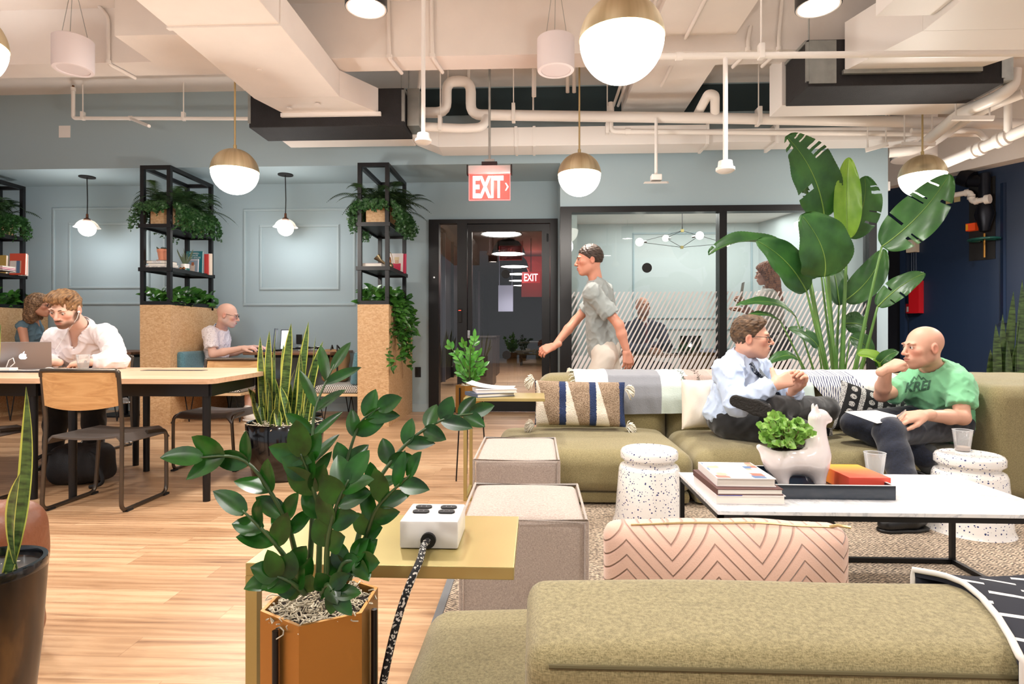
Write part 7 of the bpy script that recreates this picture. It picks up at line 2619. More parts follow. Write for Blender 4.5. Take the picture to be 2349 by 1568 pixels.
# ferns and ivy on the upper shelves, pothos in the divider tops
def fern(mb, base, dr, L, rr):
 dr = Vector(dr).normalized()
 tip = base + dr * L + Vector((0, 0, -L * rr.uniform(.25, .6)))
 sp = bez(base, base + dr * L * .55 + Vector((0, 0, L * .22)), tip, 26)
 mb.tube(sp[::3], .0022, 4, False)
 for i in range(3, 27):
  u = i / 26
  t_ = (sp[i] - sp[i - 1]).normalized()
  s = t_.cross(Vector((0, 0, 1)))
  if s.length < .1: s = Vector((1, 0, 0))
  s.normalize()
  l_ = L * .19 * sin(pi * min(1, .12 + u * .86)) ** .8
  for q in (-1, 1):
   e = sp[i] + (s * q + t_ * .35 + Vector((0, 0, -.15))) * l_
   w_ = t_ * L * .014
   mb.add([sp[i] - w_, sp[i] + w_, e], [(0, 1, 2)])
def ivyleaf(mb, p, n, s, rr):
 n = n.normalized(); u = n.orthogonal().normalized(); u = Matrix.Rotation(rr.uniform(0, 6.28), 3, n) @ u; v = n.cross(u)
 pts = [p + (u * cos(a) + v * sin(a)) * s * r_ for a, r_ in ((0, 1.1), (.55, .45), (1.1, .85), (1.8, .4), (2.5, .7), (3.14, .25), (3.8, .7), (4.5, .4), (5.2, .85), (5.75, .45))]
 mb.add(pts, [tuple(range(10))])
def ivy(mb, start, out, L, rr, s=.022):
 p = Vector(start); d = Vector(out).normalized() + Vector((0, 0, .3))
 n = int(L / .022)
 for k in range(n):
  d = (d + Vector((rr.uniform(-.3, .3), rr.uniform(-.3, .3), -.28))).normalized()
  p = p + d * .022
  for _ in range(2):
   ivyleaf(mb, p + Vector((rr.uniform(-1, 1), rr.uniform(-1, 1), rr.uniform(-1, 1))) * .018, Vector((rr.uniform(-.8, .8), -1, rr.uniform(-.2, 1))), s * rr.uniform(.7, 1.2), rr)
def pothosleaf(mb, p, rr, s, down=.3):
 a = rr.uniform(0, 2 * pi)
 d = Vector((cos(a), sin(a) - .4, rr.uniform(-down, .8))).normalized()
 leaf(mb, p, p + d * s, s * .72, (0, 0, .08 * s), (rr.uniform(-.5, .5), -.8, .8), 'heart', 6, 4, .2)
for k in range(3):
 x0, x1 = cols[k], cols[k] + CW
 xm = (x0 + x1) / 2
 where = ['on the top shelf nearest the door', 'on the top shelf between the booths', 'on the top shelf cut by the left edge'][k]
 t = thing('fern_planter', 'box of dark ferns and ivy %s' % where, 'plant', (xm, 6.7, 2.203), 'shelf ferns')
 mb = MB()
 a_, b_, c_, d_, e_, f_ = x0 + .06, x1 - .05, YC + .07, 7.03, 2.204, 2.43
 mb.box(a_, b_, c_, c_ + .012, e_, f_); mb.box(a_, b_, d_ - .012, d_, e_, f_)
 mb.box(a_, a_ + .012, c_, d_, e_, f_); mb.box(b_ - .012, b_, c_, d_, e_, f_); mb.box(a_, b_, c_, d_, f_ - .06, f_ - .05)
 mb.build('box', M_osb, t)
 mb = MB()
 for j in range(110):
  yy = YC + .12 + (7.0 - YC - .12) * rr.random()
  a = rr.uniform(0, 2 * pi)
  fern(mb, Vector((xm + rr.uniform(-.08, .08), yy, 2.40)), (cos(a), sin(a) * .8, rr.uniform(.25, 1.4)), rr.uniform(.28, .6), rr)
 nofix(mb, 'fern_fronds', M_fern, t, None)
 mb = MB()
 for j in range(280):
  side = rr.choice((-1, 1, 1, 0))
  yy = YC + .05 + (7.05 - YC) * rr.random()
  if side == 0: st, out = Vector((rr.uniform(x0 + .04, x1 - .04), YC + .06, 2.44)), (rr.uniform(-.3, .3), -1, 0)
  else: st, out = Vector((xm + side * (CW / 2 - .03), yy, 2.44)), (side, rr.uniform(-.5, .2), 0)
  ivy(mb, st, out, rr.uniform(.1, .42 if side else .2), rr)
 nofix(mb, 'ivy', M_ivy, t, None)
 t = thing('pothos_plant', 'green pothos leaves in the divider top %s' % ['nearest the door, trailing', 'between the two booths', 'at the left edge'][k], 'plant', (xm, 6.6, CT - .03), 'divider top pothos')
 mb = MB()
 for j in range(250):
  p = Vector((rr.uniform(x0 + .0, x1 + .02), rr.uniform(YC + .02, 7.3), CT + rr.uniform(-.01, .17)))
  pothosleaf(mb, p, rr, rr.uniform(.08, .135), .1)
 nofix(mb, 'leaves', M_poth, t, 179)
 if k == 0:
  mb, ms = MB(), MB()
  for j in range(30):
   yy = rr.uniform(YC + .15, 7.1)
   p = Vector((x1 + rr.uniform(-.02, .02), yy, CT + .03))
   pts = [p]
   L = rr.uniform(.2, .85) * (1.0 if j % 3 else .6)
   for q in range(int(L / .05)):
    pts.append(pts[-1] + Vector((rr.uniform(-.004, .05) if q < 3 else rr.uniform(-.02, .022), rr.uniform(-.03, .02), -.05 + (.03 if q < 2 else 0))))
    pts[-1].x = max(pts[-1].x, x1 + .012)
   ms.tube(pts, .0025, 5, False)
   for q in pts[1:]:
    for _ in range(2): pothosleaf(mb, q, rr, rr.uniform(.05, .095), .9)
  nofix(mb, 'trailing_leaves', M_poth, t, 179)
  ms.build('vines', M_zzs, t, 179)
# soft furnishings
def pillow(name, label, cat, c, ux, uz, w, h, th, m, parts=None, pinch=.06, wr=.004, seed=1, group=None):
 """c centre, ux width axis, uz height axis, half sizes w, h, half thickness th; returns thing and a surface function"""
 c, ux, uz = Vector(c), Vector(ux).normalized(), Vector(uz).normalized()
 n = ux.cross(uz).normalized()
 t = thing(name, label, cat, c - Vector((0, 0, h)), group)
 def fn(u, v, side):
  a, b_ = 2 * u - 1, 2 * v - 1
  k = ((1 - abs(a) ** 3) * (1 - abs(b_) ** 3))
  k = max(k, 0) ** .55
  sx_ = w * a * (1 - pinch * (1 - b_ * b_) * abs(a) ** 2)
  sz_ = h * b_ * (1 - pinch * (1 - a * a) * abs(b_) ** 2)
  z = th * k + wr * sin(a * 7 + seed) * sin(b_ * 6 + seed * 2) * k
  return c + ux * sx_ + uz * sz_ + n * side * z
 mb = MB()
 mb.grid(lambda u, v: fn(u, v, 1), 36, 28)
 mb.grid(lambda u, v: fn(u, v, -1), 36, 28)
 bm = bmesh.new()
 vv = [bm.verts.new(p) for p in mb.v]
 for f in mb.f: bm.faces.new([vv[i] for i in f])
 bmesh.ops.remove_doubles(bm, verts=bm.verts, dist=.0008)
 MB().bm(bm).build('cover', m, t, 80)
 return t, fn
def tassel(t, p, d, n, L, m, rr, name='tassel', r=.003):
 mb = MB()
 for k in range(n):
  q = Vector(d).normalized() + Vector((rr.uniform(-.7, .7), rr.uniform(-.7, .7), rr.uniform(-.7, .7)))
  mb.tube([p, p + q.normalized() * L * .6, p + q.normalized() * L + Vector((0, 0, -L * .3))], r, 4)
 mb.build(name, m, t, 179)
# kilim pillow: navy bars, cream and brown wedges
m, nt, b = new_mat('kilim_weave')
tc = nt.nodes.new('ShaderNodeTexCoord'); sep = nt.nodes.new('ShaderNodeSeparateXYZ'); nt.links.new(tc.outputs['Object'], sep.inputs[0])
n = node(nt, 'ShaderNodeTexNoise', Scale=150.0, Detail=2); nt.links.new(tc.outputs['Object'], n.inputs['Vector'])
xw = math_n(nt, 'MULTIPLY_ADD', n.outputs['Fac'], .02, sep.outputs[0])
xs_ = math_n(nt, 'ADD', xw, .330)
fr = math_n(nt, 'FRACT', math_n(nt, 'DIVIDE', xs_, .201))
zc_ = math_n(nt, 'MULTIPLY_ADD', sep.outputs[2], -1.35, .68)          # wedge boundary slides with height
navy = math_n(nt, 'LESS_THAN', fr, .22)
wed = math_n(nt, 'LESS_THAN', fr, zc_)
r_ = ramp(nt, [(.35, srgb(120, 98, 78)), (.65, srgb(176, 154, 130))]); nt.links.new(n.outputs['Fac'], r_.inputs['Fac'])
c_ = mixc(nt, wed, r_.outputs['Color'], srgb(232, 222, 206))
c_ = mixc(nt, navy, c_, srgb(38, 54, 92))
nt.links.new(c_, b.inputs['Base Color']); b.inputs['Roughness'].default_value = .95
bump_n(nt, b, n.outputs['Fac'], .7, .01)
c = atY(1330, 925, 3.98)
t, fn = pillow('throw_pillow', 'woven pillow with navy bars, cream and brown wedges and tassels, on the chaise', 'pillow', c + Vector((0, 0, .0)), (1, 0, -.02), (0, .14, 1), .305, .150, .06, m, pinch=.03)
M_cream2 = mat('cream_wool', (232, 224, 206), .95, sheen=.4)
for (u, v) in ((0, 0), (0, 1), (1, 0), (1, .85)):
 p = fn(u, v, 1)
 tassel(t, p, ((1 if u else -1), -.3, .0), 55, .07, M_cream2, rr)
c = atY(1608, 925, 3.9)
t, fn = pillow('throw_pillow', 'plain cream pillow behind the person in the blue shirt', 'pillow', c, (1, .25, 0), (.06, .3, 1), .14, .165, .06, mat('cream_linen', (226, 216, 200), .9, bump=.3, bscale=400), seed=3)
# black patterned pillow
m, nt, b = new_mat('black_ikat')
tc = nt.nodes.new('ShaderNodeTexCoord')
mp = coords(nt, (1, 1, 1), (0, -.35, 0)); sep = nt.nodes.new('ShaderNodeSeparateXYZ'); nt.links.new(mp.outputs[0], sep.inputs[0])
n = node(nt, 'ShaderNodeTexNoise', Scale=260.0, Detail=2); nt.links.new(tc.outputs['Object'], n.inputs['Vector'])
xf = math_n(nt, 'FRACT', math_n(nt, 'DIVIDE', math_n(nt, 'ADD', sep.outputs[0], .5), .115))
band = math_n(nt, 'GREATER_THAN', xf, .72)
zf = math_n(nt, 'FRACT', math_n(nt, 'DIVIDE', sep.outputs[2], .05))
dx = math_n(nt, 'SUBTRACT', xf, .38); dz = math_n(nt, 'SUBTRACT', zf, .5)
dd_ = math_n(nt, 'ADD', math_n(nt, 'MULTIPLY', dx, dx), math_n(nt, 'MULTIPLY', math_n(nt, 'MULTIPLY', dz, dz), .25))
dot = math_n(nt, 'LESS_THAN', dd_, .028)
mk = math_n(nt, 'MULTIPLY', math_n(nt, 'MAXIMUM', band, dot), math_n(nt, 'GREATER_THAN', n.outputs['Fac'], .47))
nt.links.new(mixc(nt, mk, srgb(20, 20, 22), srgb(200, 198, 194)), b.inputs['Base Color']); b.inputs['Roughness'].default_value = .95
c = atY(2005, 945, 3.93)
t, fn = pillow('throw_pillow', 'black and white patterned pillow under the bald person\'s elbow', 'pillow', c + Vector((0, .02, -.02)), (1, 0, -.30), (.28, .18, 1), .24, .165, .06, m, seed=5)
tassel(t, fn(0, 0, 1), (-1, -.2, -.6), 50, .06, m, rr)
# throws over the sofa back
def throw(name, label, x0, x1, zf, m, zb=.4, wav=.006, xf=0.0, seed=0, y_front=4.145, fringe=None, group='throws over the sofa back'):
 prof = [(y_front, zf), (y_front - .012, .56), (y_front + .0, .64), (y_front + .045, .702), (y_front + .15, .728), (4.40, .734), (4.55, .722), (4.615, .66), (4.625, zb)]
 pts = []
 for i in range(len(prof) - 1):
  for k in range(5): pts.append(Vector((0,) + prof[i]).lerp(Vector((0,) + prof[i + 1]), k / 5))
 pts.append(Vector((0,) + prof[-1]))
 xm = (x0 + x1) / 2
 def f(u, v):
  p = pts[min(int(v * (len(pts) - 1) + .5), len(pts) - 1)]
  x = x0 + (x1 - x0) * u + xf * max(0, (.7 - p.z)) * 2
  w_ = wav * sin(u * 19 + seed) + wav * .6 * sin(u * 41 + seed * 2 + p.z * 9)
  nn_ = -1 if p.y < 4.2 else 1
  return Vector((x + .004 * sin(p.z * 20 + seed), p.y + (nn_ * abs(w_) if p.z < .71 else 0), p.z + (abs(w_) * .6 if p.z > .7 else (.03 * (u - .5) * xf * 8 if v < .02 else 0))))
 t = thing(name, label, 'throw', (xm, 4.4, .7), group)
 MB().grid(f, 40, len(pts) - 1, .004).build('cloth', m, t, 70)
 return t, f
M_t1 = stripes_mat('cream_grey_mint_throw', [(0, (240, 236, 228)), (.265, (138, 140, 146)), (.70, (206, 220, 212))], 0, offset=.42, period=.84, bump=.3)
xa_, xb_ = xY(1316, 4.2), xY(1600, 4.2)
t, f = throw('throw_blanket', 'cream, grey and mint throw spread over the left end of the sofa back', xa_, xb_, .44, M_t1, xf=.08)
mb = MB()
for k in range(14):
 p = f(0, .25 + k * .04)
 q = Vector((rr.uniform(-1, -.6), rr.uniform(-.6, .2), rr.uniform(-.4, .5)))
 mb.tube([p, p + q * .03, p + q * .05 + Vector((0, 0, -.015))], .0025, 4)
mb.build('fringe', M_cream2, t, 179)
M_t2 = stripes_mat('taupe_coral_throw', [(0, (176, 156, 146)), (.58, (186, 166, 156)), (.64, (238, 168, 152))], 0, offset=.16, period=.36, bump=.3)
t, f = throw('throw_blanket', 'taupe and coral throw with dark fringe beside the cream pillow', xY(1568, 4.18), xY(1660, 4.18), .46, M_t2, y_front=4.132, seed=2)
for x_ in (0, .38):
 mb = MB()
 for k in range(90):
  p = f(x_, (k / 90) * .72)
  q = Vector((rr.uniform(-1, .5), rr.uniform(-1, 0), rr.uniform(-.8, .6))).normalized()
  mb.tube([p, p + q * .012, p + q * .022], .0014, 3)
 mb.build('fringe', mat('dark_fringe', (70, 70, 60), .95), t, 179)
M_t3 = stripes_mat('navy_ticking', [(0, (236, 234, 230)), (.62, (66, 72, 110))], 0, period=.0155, bump=.1)
throw('throw_blanket', 'mint throw behind the clasped hands on the sofa back', xY(1728, 4.18), xY(1862, 4.18), .42, mat('mint_cotton', (204, 220, 212), .9, bump=.2, bscale=300), seed=5)
throw('throw_blanket', 'white throw with thin navy stripes between the two men', xY(1852, 4.16), xY(1962, 4.16), .36, M_t3, y_front=4.135, seed=4, xf=.35)
throw('throw_blanket', 'plain white throw on the sofa back left of the bald person', xY(1950, 4.17), xY(2066, 4.17), .44, mat('white_cotton', (238, 234, 228), .9, bump=.2, bscale=300), y_front=4.14, seed=6)
# pink quilted pillow on the near sofa
m, nt, b = new_mat('pink_quilt')
tc = nt.nodes.new('ShaderNodeTexCoord'); sep = nt.nodes.new('ShaderNodeSeparateXYZ'); nt.links.new(tc.outputs['Object'], sep.inputs[0])
zg = math_n(nt, 'PINGPONG', math_n(nt, 'ADD', sep.outputs[0], .5), .078)
vv_ = math_n(nt, 'ADD', math_n(nt, 'MULTIPLY', zg, 1.0), sep.outputs[2])
s_ = math_n(nt, 'PINGPONG', vv_, .0125)
gr = math_n(nt, 'MINIMUM', math_n(nt, 'DIVIDE', s_, .003), 1.0)
n = node(nt, 'ShaderNodeTexNoise', Scale=400.0, Detail=2); nt.links.new(tc.outputs['Object'], n.inputs['Vector'])
nt.links.new(mixc(nt, gr, srgb(206, 158, 138), srgb(224, 184, 164)), b.inputs['Base Color'])  # groove lines coloured darker for the shade in the stitching
b.inputs['Roughness'].default_value = .9; b.inputs['Sheen Weight'].default_value = .4
bump_n(nt, b, math_n(nt, 'MULTIPLY_ADD', n.outputs['Fac'], .12, gr), .9, .004)
pa, pb = atY(1384, 1192, 1.13), atY(1938, 1192, 1.13)
c = (pa + pb) / 2
zt_ = zY(1193, 1.13)
hh = (zt_ - .345) / 2
c = Vector((c.x, 1.13, .345 + hh))
hw_ = (pb.x - pa.x) / 2
t = thing('throw_pillow', 'pink quilted pillow with a gold zip on the near sofa', 'pillow', (c.x, c.y, .345))
def pq(P):
 q = P - V3(c)
 a, z_ = q[..., 0] / hw_, q[..., 2] / hh
 d = s_box(q, (0, 0, 0), (hw_, .035 + 0 * hw_, hh), .03)
 d = d - .045 * np.clip(1 - np.abs(a) ** 2.5, 0, 1) * np.clip(1 - np.abs(z_) ** 3, 0, 1) - .008 * np.clip(np.cos(q[..., 0] * 8), -1, 1) * (z_ > 0)
 return d * .9 - .002 * wob(P, 8, 40)
soft('cover', pq, c - Vector((hw_ + .05, .14, hh + .04)), c + Vector((hw_ + .05, .14, hh + .04)), .0075, m, t)
tree = bvh_of(t.children[0])
mb = MB()
zl = []
for k in range(41):
 x_ = c.x - hw_ * .78 + hw_ * 1.62 * k / 40
 h = tree.ray_cast(Vector((x_, c.y - .018, c.z + .5)), Vector((0, 0, -1)))
 if h[0] is not None: zl.append(h[0] + Vector((0, 0, .001)))
mb.tube(zl, .0022, 6)
mb.build('zip', M_brass, t, 60)
MB().tube([zl[-1], zl[-1] + Vector((.012, -.002, .004)), zl[-1] + Vector((.035, -.004, .001))], .003, 6).build('zip_pull', M_brass, t, 60)
# black and white throw over the near sofa's right end
m, nt, b = new_mat('mud_cloth')
tc = nt.nodes.new('ShaderNodeTexCoord'); mp = nt.nodes.new('ShaderNodeMapping'); mp.inputs['Rotation'].default_value = (0, 0, .5); nt.links.new(tc.outputs['Object'], mp.inputs[0])
sep = nt.nodes.new('ShaderNodeSeparateXYZ'); nt.links.new(mp.outputs[0], sep.inputs[0])
row = math_n(nt, 'FLOOR', math_n(nt, 'DIVIDE', sep.outputs[1], .034))
fy = math_n(nt, 'FRACT', math_n(nt, 'DIVIDE', sep.outputs[1], .034))
fx_ = math_n(nt, 'FRACT', math_n(nt, 'DIVIDE', math_n(nt, 'ADD', sep.outputs[0], math_n(nt, 'MULTIPLY', row, .043)), .085))
mk = math_n(nt, 'MULTIPLY', math_n(nt, 'LESS_THAN', fy, .26), math_n(nt, 'LESS_THAN', fx_, .5))
nt.links.new(mixc(nt, mk, srgb(30, 32, 42), srgb(222, 218, 212)), b.inputs['Base Color']); b.inputs['Roughness'].default_value = .95
q0, q1 = atZ(2110, 1318, .625), atZ(2349, 1540, .625)
t = thing('throw_blanket', 'black throw with white dashes over the end of the near sofa', 'throw', (q1.x, .85, .6))
TE = sorted([atZ(*q, .625) for q in ((2108, 1318), (2160, 1326), (2210, 1346), (2252, 1378), (2290, 1420), (2318, 1465), (2336, 1505))], key=lambda p: p.y)
def edge_x(y_):
 """left edge of the throw curves along the sofa top"""
 return float(np.interp(y_, [p.y for p in TE], [p.x for p in TE]))
def th_(u, v):
 s = v * .50
 if s < .19: y_, z_ = .700 - .0, .44 + s
 elif s < .22: y_, z_ = .700 + (s - .19) * .6, .622 + (s - .19) * .25
 elif s < .44: y_, z_ = .718 + (s - .22) * 1.02, .627 - .03 * max(0, (s - .22) * 1.02 - .16)
 else: y_, z_ = .954, .622 - (s - .44)
 x_ = edge_x(y_ if z_ > .6 or y_ > .8 else .70) + .75 * u
 return Vector((x_, y_, z_ + .003 * sin(u * 22 + v * 9) * (z_ > .6)))
MB().grid(th_, 30, 50, .008).build('cloth', m, t, 60)
MB().tube([th_(0, k / 50) + Vector((0, 0, .003)) for k in range(51)], .0045, 8).build('hem', mat('hem_white', (216, 212, 206), .9), t, 60)
# books and papers
M_pages = mat('book_pages', (232, 226, 216), .8)
def bcol(c): return mat('cover_%d_%d_%d' % c, c, .5)
def book(c, w, d, h, col, label, group, rz=0.0, stand=False, tilt=0.0, name='book', spine=True):
 """lying: w along x, d along y, h thick.  standing: d tall, w wide, h thick along y"""
 t = thing(name, label, 'book', (0, 0, 0), group)
 cm = bcol(col)
 e = .003
 if not stand:
  MB().box(-w / 2, w / 2, -d / 2, d / 2, 0, e).box(-w / 2, w / 2, -d / 2, d / 2, h - e, h).box(-w / 2, -w / 2 + e, -d / 2, d / 2, e, h - e).build('cover', cm, t)
  MB().box(-w / 2 + e, w / 2 - .004, -d / 2 + .003, d / 2 - .003, e, h - e).build('pages', M_pages, t)
 else:
  MB().box(-w / 2, w / 2, 0, e, 0, d).box(-w / 2, w / 2, h - e, h, 0, d).box(-w / 2, -w / 2 + e, e, h - e, 0, d).build('cover', cm, t)
  MB().box(-w / 2 + e, w / 2 - .003, e, h - e, .003, d - .003).build('pages', M_pages, t)
 t.location = c
 t.rotation_euler = (tilt, 0, rz)
 return t
def patch(t, x0, x1, z0, z1, y, col, name='cover_picture', nrm='y'):
 m_ = col if isinstance(col, bpy.types.Material) else bcol(col)
 mb = MB()
 if nrm == 'y': mb.add([(x0, y, z0), (x1, y, z0), (x1, y, z1), (x0, y, z1)], [(0, 1, 2, 3)])
 else: mb.add([(x0, z0, y), (x1, z0, y), (x1, z1, y), (x0, z1, y)], [(0, 1, 2, 3)])
 o = mb.build(name, m_, None, fix=False); o.parent = t
 return o
def words(t, txt, size, x, y, z, col, ax=(1, 0, 0), ay=(0, 0, 1)):
 vs, fs = text_mesh(txt, size)
 mb = MB(); ax, ay = Vector(ax), Vector(ay)
 mb.add([Vector((x, y, z)) + ax * v.x + ay * v.y for v in vs], fs)
 o = mb.build('title', bcol(col), None, fix=False); o.parent = t
 return o
# coffee table books
bx_ = atZ(1676, 1120, MZ)
m, nt, b = new_mat('photo_grid_cover')
mp = coords(nt, (24, 24, 1)); v = node(nt, 'ShaderNodeTexVoronoi', Scale=1.0, distance='CHEBYCHEV', Randomness=.5); nt.links.new(mp.outputs[0], v.inputs['Vector'])
r_ = ramp(nt, [(0, srgb(238, 232, 228)), (.45, srgb(222, 168, 140)), (.6, srgb(90, 120, 160)), (.72, srgb(240, 236, 230)), (.9, srgb(200, 110, 90))], 'CONSTANT')
sc2 = nt.nodes.new('ShaderNodeSeparateColor'); nt.links.new(v.outputs['Color'], sc2.inputs[0]); nt.links.new(sc2.outputs[0], r_.inputs['Fac']); nt.links.new(r_.outputs['Color'], b.inputs['Base Color'])
b.inputs['Roughness'].default_value = .3
M_photo = m
g_ = 'books stacked on the marble table'
z = MZ + .001
t = book((bx_.x, 2.285, z), .245, .30, .032, (236, 226, 224), 'thick pale book with a blue strip, bottom of the coffee table stack', g_, 0)
patch(t, -.115, -.03, .03, .0325, -.151, (80, 88, 170))
t = book((bx_.x - .005, 2.285, z + .0325), .235, .30, .022, (92, 56, 52), 'dark maroon book in the middle of the coffee table stack', g_, .02)
t = book((bx_.x - .002, 2.30, z + .055), .21, .27, .03, (238, 232, 230), 'white book covered in small photos, top of the coffee table stack', g_, -.02)
patch(t, -.1, .1, -.13, .13, .0305, M_photo, nrm='z')
patch(t, -.045, .045, -.05, .06, .031, (240, 238, 236), name='title_panel', nrm='z')
# far side table
sp_ = atZ(1135, 900, .615)
g_ = 'books on the far gold table'
t = book((sp_.x - .02, 3.66, .616), .25, .2, .022, (74, 86, 108), 'blue-spined book at the bottom on the far gold table', g_, .5)
t = book((sp_.x + .01, 3.67, .639), .25, .19, .022, (236, 228, 228), 'white paperback on top of the blue-spined book', g_, .25)
mb = MB().grid(lambda u, v: Vector((sp_.x - .16 + u * .28 + v * .02, 3.6 + v * .16, .663 + .035 * (1 - u) ** 3 + .004 * v)), 12, 2, .002)
tag(mb.build('paper_sheet', MATS['paper']), 'curled white sheet lying on the books on the far gold table', 'paper')
# middle shelf (between booths)
X0_, ZS1 = cols[1], 1.716
g_ = 'books on the middle shelf'
t = book((X0_ + .15, 6.42, ZS1 + .0), .25, .22, .036, (222, 216, 214), 'grey book titled THE HIGH LINE lying on the middle shelf', g_)
words(t, 'THE   HIGH   LINE', .028, 0, -.1115, .017, (110, 104, 120))
t = book((X0_ + .17, 6.43, ZS1 + .037), .22, .2, .02, (236, 234, 232), 'white book in the pile under the terracotta pot', g_)
t = book((X0_ + .15, 6.43, ZS1 + .058), .23, .2, .036, (30, 30, 40), 'black book with white label under the terracotta pot', g_)
patch(t, -.05, .06, .006, .032, -.1012, (232, 230, 230), 'label')
words(t, 'Cabin Porn', .018, .005, -.102, .019, (60, 60, 70))
zt = ZS1 + .095
t = thing('succulent_pot', 'small succulent in a terracotta pot on the book pile', 'plant', (X0_ + .18, 6.42, zt))
M_terra = mat('terracotta', (216, 146, 116), .7)
MB().lathe([(.072, 0), (.075, .008), (.066, .012), (.05, .012)], (X0_ + .18, 6.42, zt), 28).build('saucer', M_terra, t, 40)
MB().lathe([(.052, .012), (.066, .10), (.07, .10), (.071, .13), (.064, .13), (.06, .115), (.001, .112)], (X0_ + .18, 6.42, zt), 28).build('pot', M_terra, t, 40)
mb = MB()
for k in range(46):
 a = rr.uniform(0, 6.28); d = rr.uniform(0, .055)
 p = Vector((X0_ + .18 + d * cos(a), 6.42 + d * sin(a), zt + .115))
 leaf(mb, p, p + Vector((cos(a) * .02, sin(a) * .02, rr.uniform(.02, .045))), .014, face=(0, -1, .3), nu=4, nv=2)
nofix(mb, 'leaves', mat('grey_succulent', (66, 84, 72), .6), t)
t = thing('air_plant', 'spiky air plant in a white and green glass on the middle shelf', 'plant', (X0_ + .3, 6.62, ZS1 + .05))
MB().lathe([(.04, 0), (.046, .004), (.046, .035)], (X0_ + .3, 6.62, ZS1 + .0), 24).build('glass_base', mat('teal_glaze', (24, 96, 92), .2), t, 40)
MB().lathe([(.046, .035), (.046, .085), (.042, .085), (.04, .04), (.001, .038)], (X0_ + .3, 6.62, ZS1 + .0), 24, False).build('glass', mat('white_glaze', (232, 230, 226), .2), t, 40)
mb = MB()
for k in range(16):
 a = rr.uniform(0, 6.28); p = Vector((X0_ + .3, 6.62, ZS1 + .05))
 leaf(mb, p, p + Vector((cos(a) * .09, sin(a) * .07, rr.uniform(.12, .22))), .011, (cos(a) * .02, 0, .03), nu=8, nv=2)
nofix(mb, 'leaves', mat('sage_blade', (110, 128, 104), .6), t)
t = book((X0_ + .26, 6.86, ZS1), .20, .27, .02, (30, 116, 128), 'teal book facing out titled PLACES AND SPACES on the middle shelf', g_, .0, True, -.06)
words(t, 'PHARRELL\nPLACES\nAND SPACES\nI\'VE BEEN', .026, .0, -.001, .205, (232, 240, 240))
t = book((X0_ + .275, 6.80, ZS1), .14, .17, .014, (196, 200, 212), 'small photo book standing before the teal book', g_, .0, True, -.08)
patch(t, -.06, .06, .02, .15, -.001, (140, 160, 180)); patch(t, -.025, .03, .02, .10, -.0016, (226, 208, 196), 'pictured_figure'); patch(t, -.012, .018, .09, .13, -.002, (178, 110, 76), 'pictured_hair')
t = book((X0_ + .345, 6.98, ZS1), .05, .25, .03, (188, 44, 40), 'red book standing at the back corner of the middle shelf', g_, .3, True)
t = book((X0_ + .37, 7.02, ZS1), .04, .26, .02, (226, 214, 200), 'pale book standing behind the red one on the middle shelf', g_, .3, True)
t = thing('ornament', 'small copper animal ornament on the middle shelf', 'ornament', (X0_ + .3, 6.5, ZS1))
mb = MB().ell((X0_ + .31, 6.52, ZS1 + .02), .018, .016, .018).ell((X0_ + .345, 6.52, ZS1 + .026), .016, .014, .016).tube([(X0_ + .27, 6.52, ZS1 + .005), (X0_ + .30, 6.52, ZS1 + .022)], .006)
mb.build('figurine', mat('copper_cast', (150, 96, 58), .3, .8), t, 60)
# shelf nearest the door
X0_ = cols[0]; g_ = 'books on the shelf nearest the door'
t = book((X0_ + .15, 6.42, ZS1), .23, .2, .014, (40, 34, 36), 'thin dark book at the bottom on the shelf nearest the door', g_)
t = book((X0_ + .14, 6.43, ZS1 + .015), .22, .19, .036, (200, 176, 182), 'thick pink-grey book lying on the shelf nearest the door', g_)
wc = Vector((X0_ + .27, 6.56, ZS1 + .045))
t = thing('watering_can', 'aged brass watering can with wide spout flare by the magazines', 'watering can', (wc.x, wc.y, ZS1))
M_ab = mat('aged_brass', (150, 134, 104), .35, .8)
MB().ell(wc, .055, .055, .045, 24, 12).build('body', M_ab, t, 60)
MB().lathe([(.028, .03), (.03, .06), (.022, .10)], wc, 20, False, False).build('neck', mat('copper_cast2', (172, 110, 70), .3, .8), t, 60)
MB().tube([wc + Vector((-.03, 0, .02)), wc + Vector((-.09, -.01, .06)), wc + Vector((-.13, -.015, .105))], [.01, .02, .045], 16).build('spout', M_ab, t, 60)
MB().tube(bez(wc + Vector((-.02, 0, .06)), wc + Vector((.02, 0, .26)), wc + Vector((.05, 0, .03)), 14), .004, 8).build('handle', M_ab, t, 60)
for j, (dx_, dy_, cl, lb) in enumerate(((.27, 6.88, (236, 228, 226), 'magazine with a smiling portrait cover leaning on the shelf nearest the door'), (.30, 6.92, (206, 60, 96), 'second magazine right behind the portrait one, pink edge'))):
 t = book((X0_ + dx_, dy_, ZS1), .17, .235, .012, cl, lb, g_, 0, True, -.1)
 if j == 0:
  patch(t, -.035, .06, .03, .115, -.001, (206, 44, 84)); patch(t, -.012, .035, .11, .17, -.0014, (222, 176, 150), 'pictured_face'); patch(t, -.018, .04, .155, .19, -.0018, (226, 208, 170), 'pictured_hair')
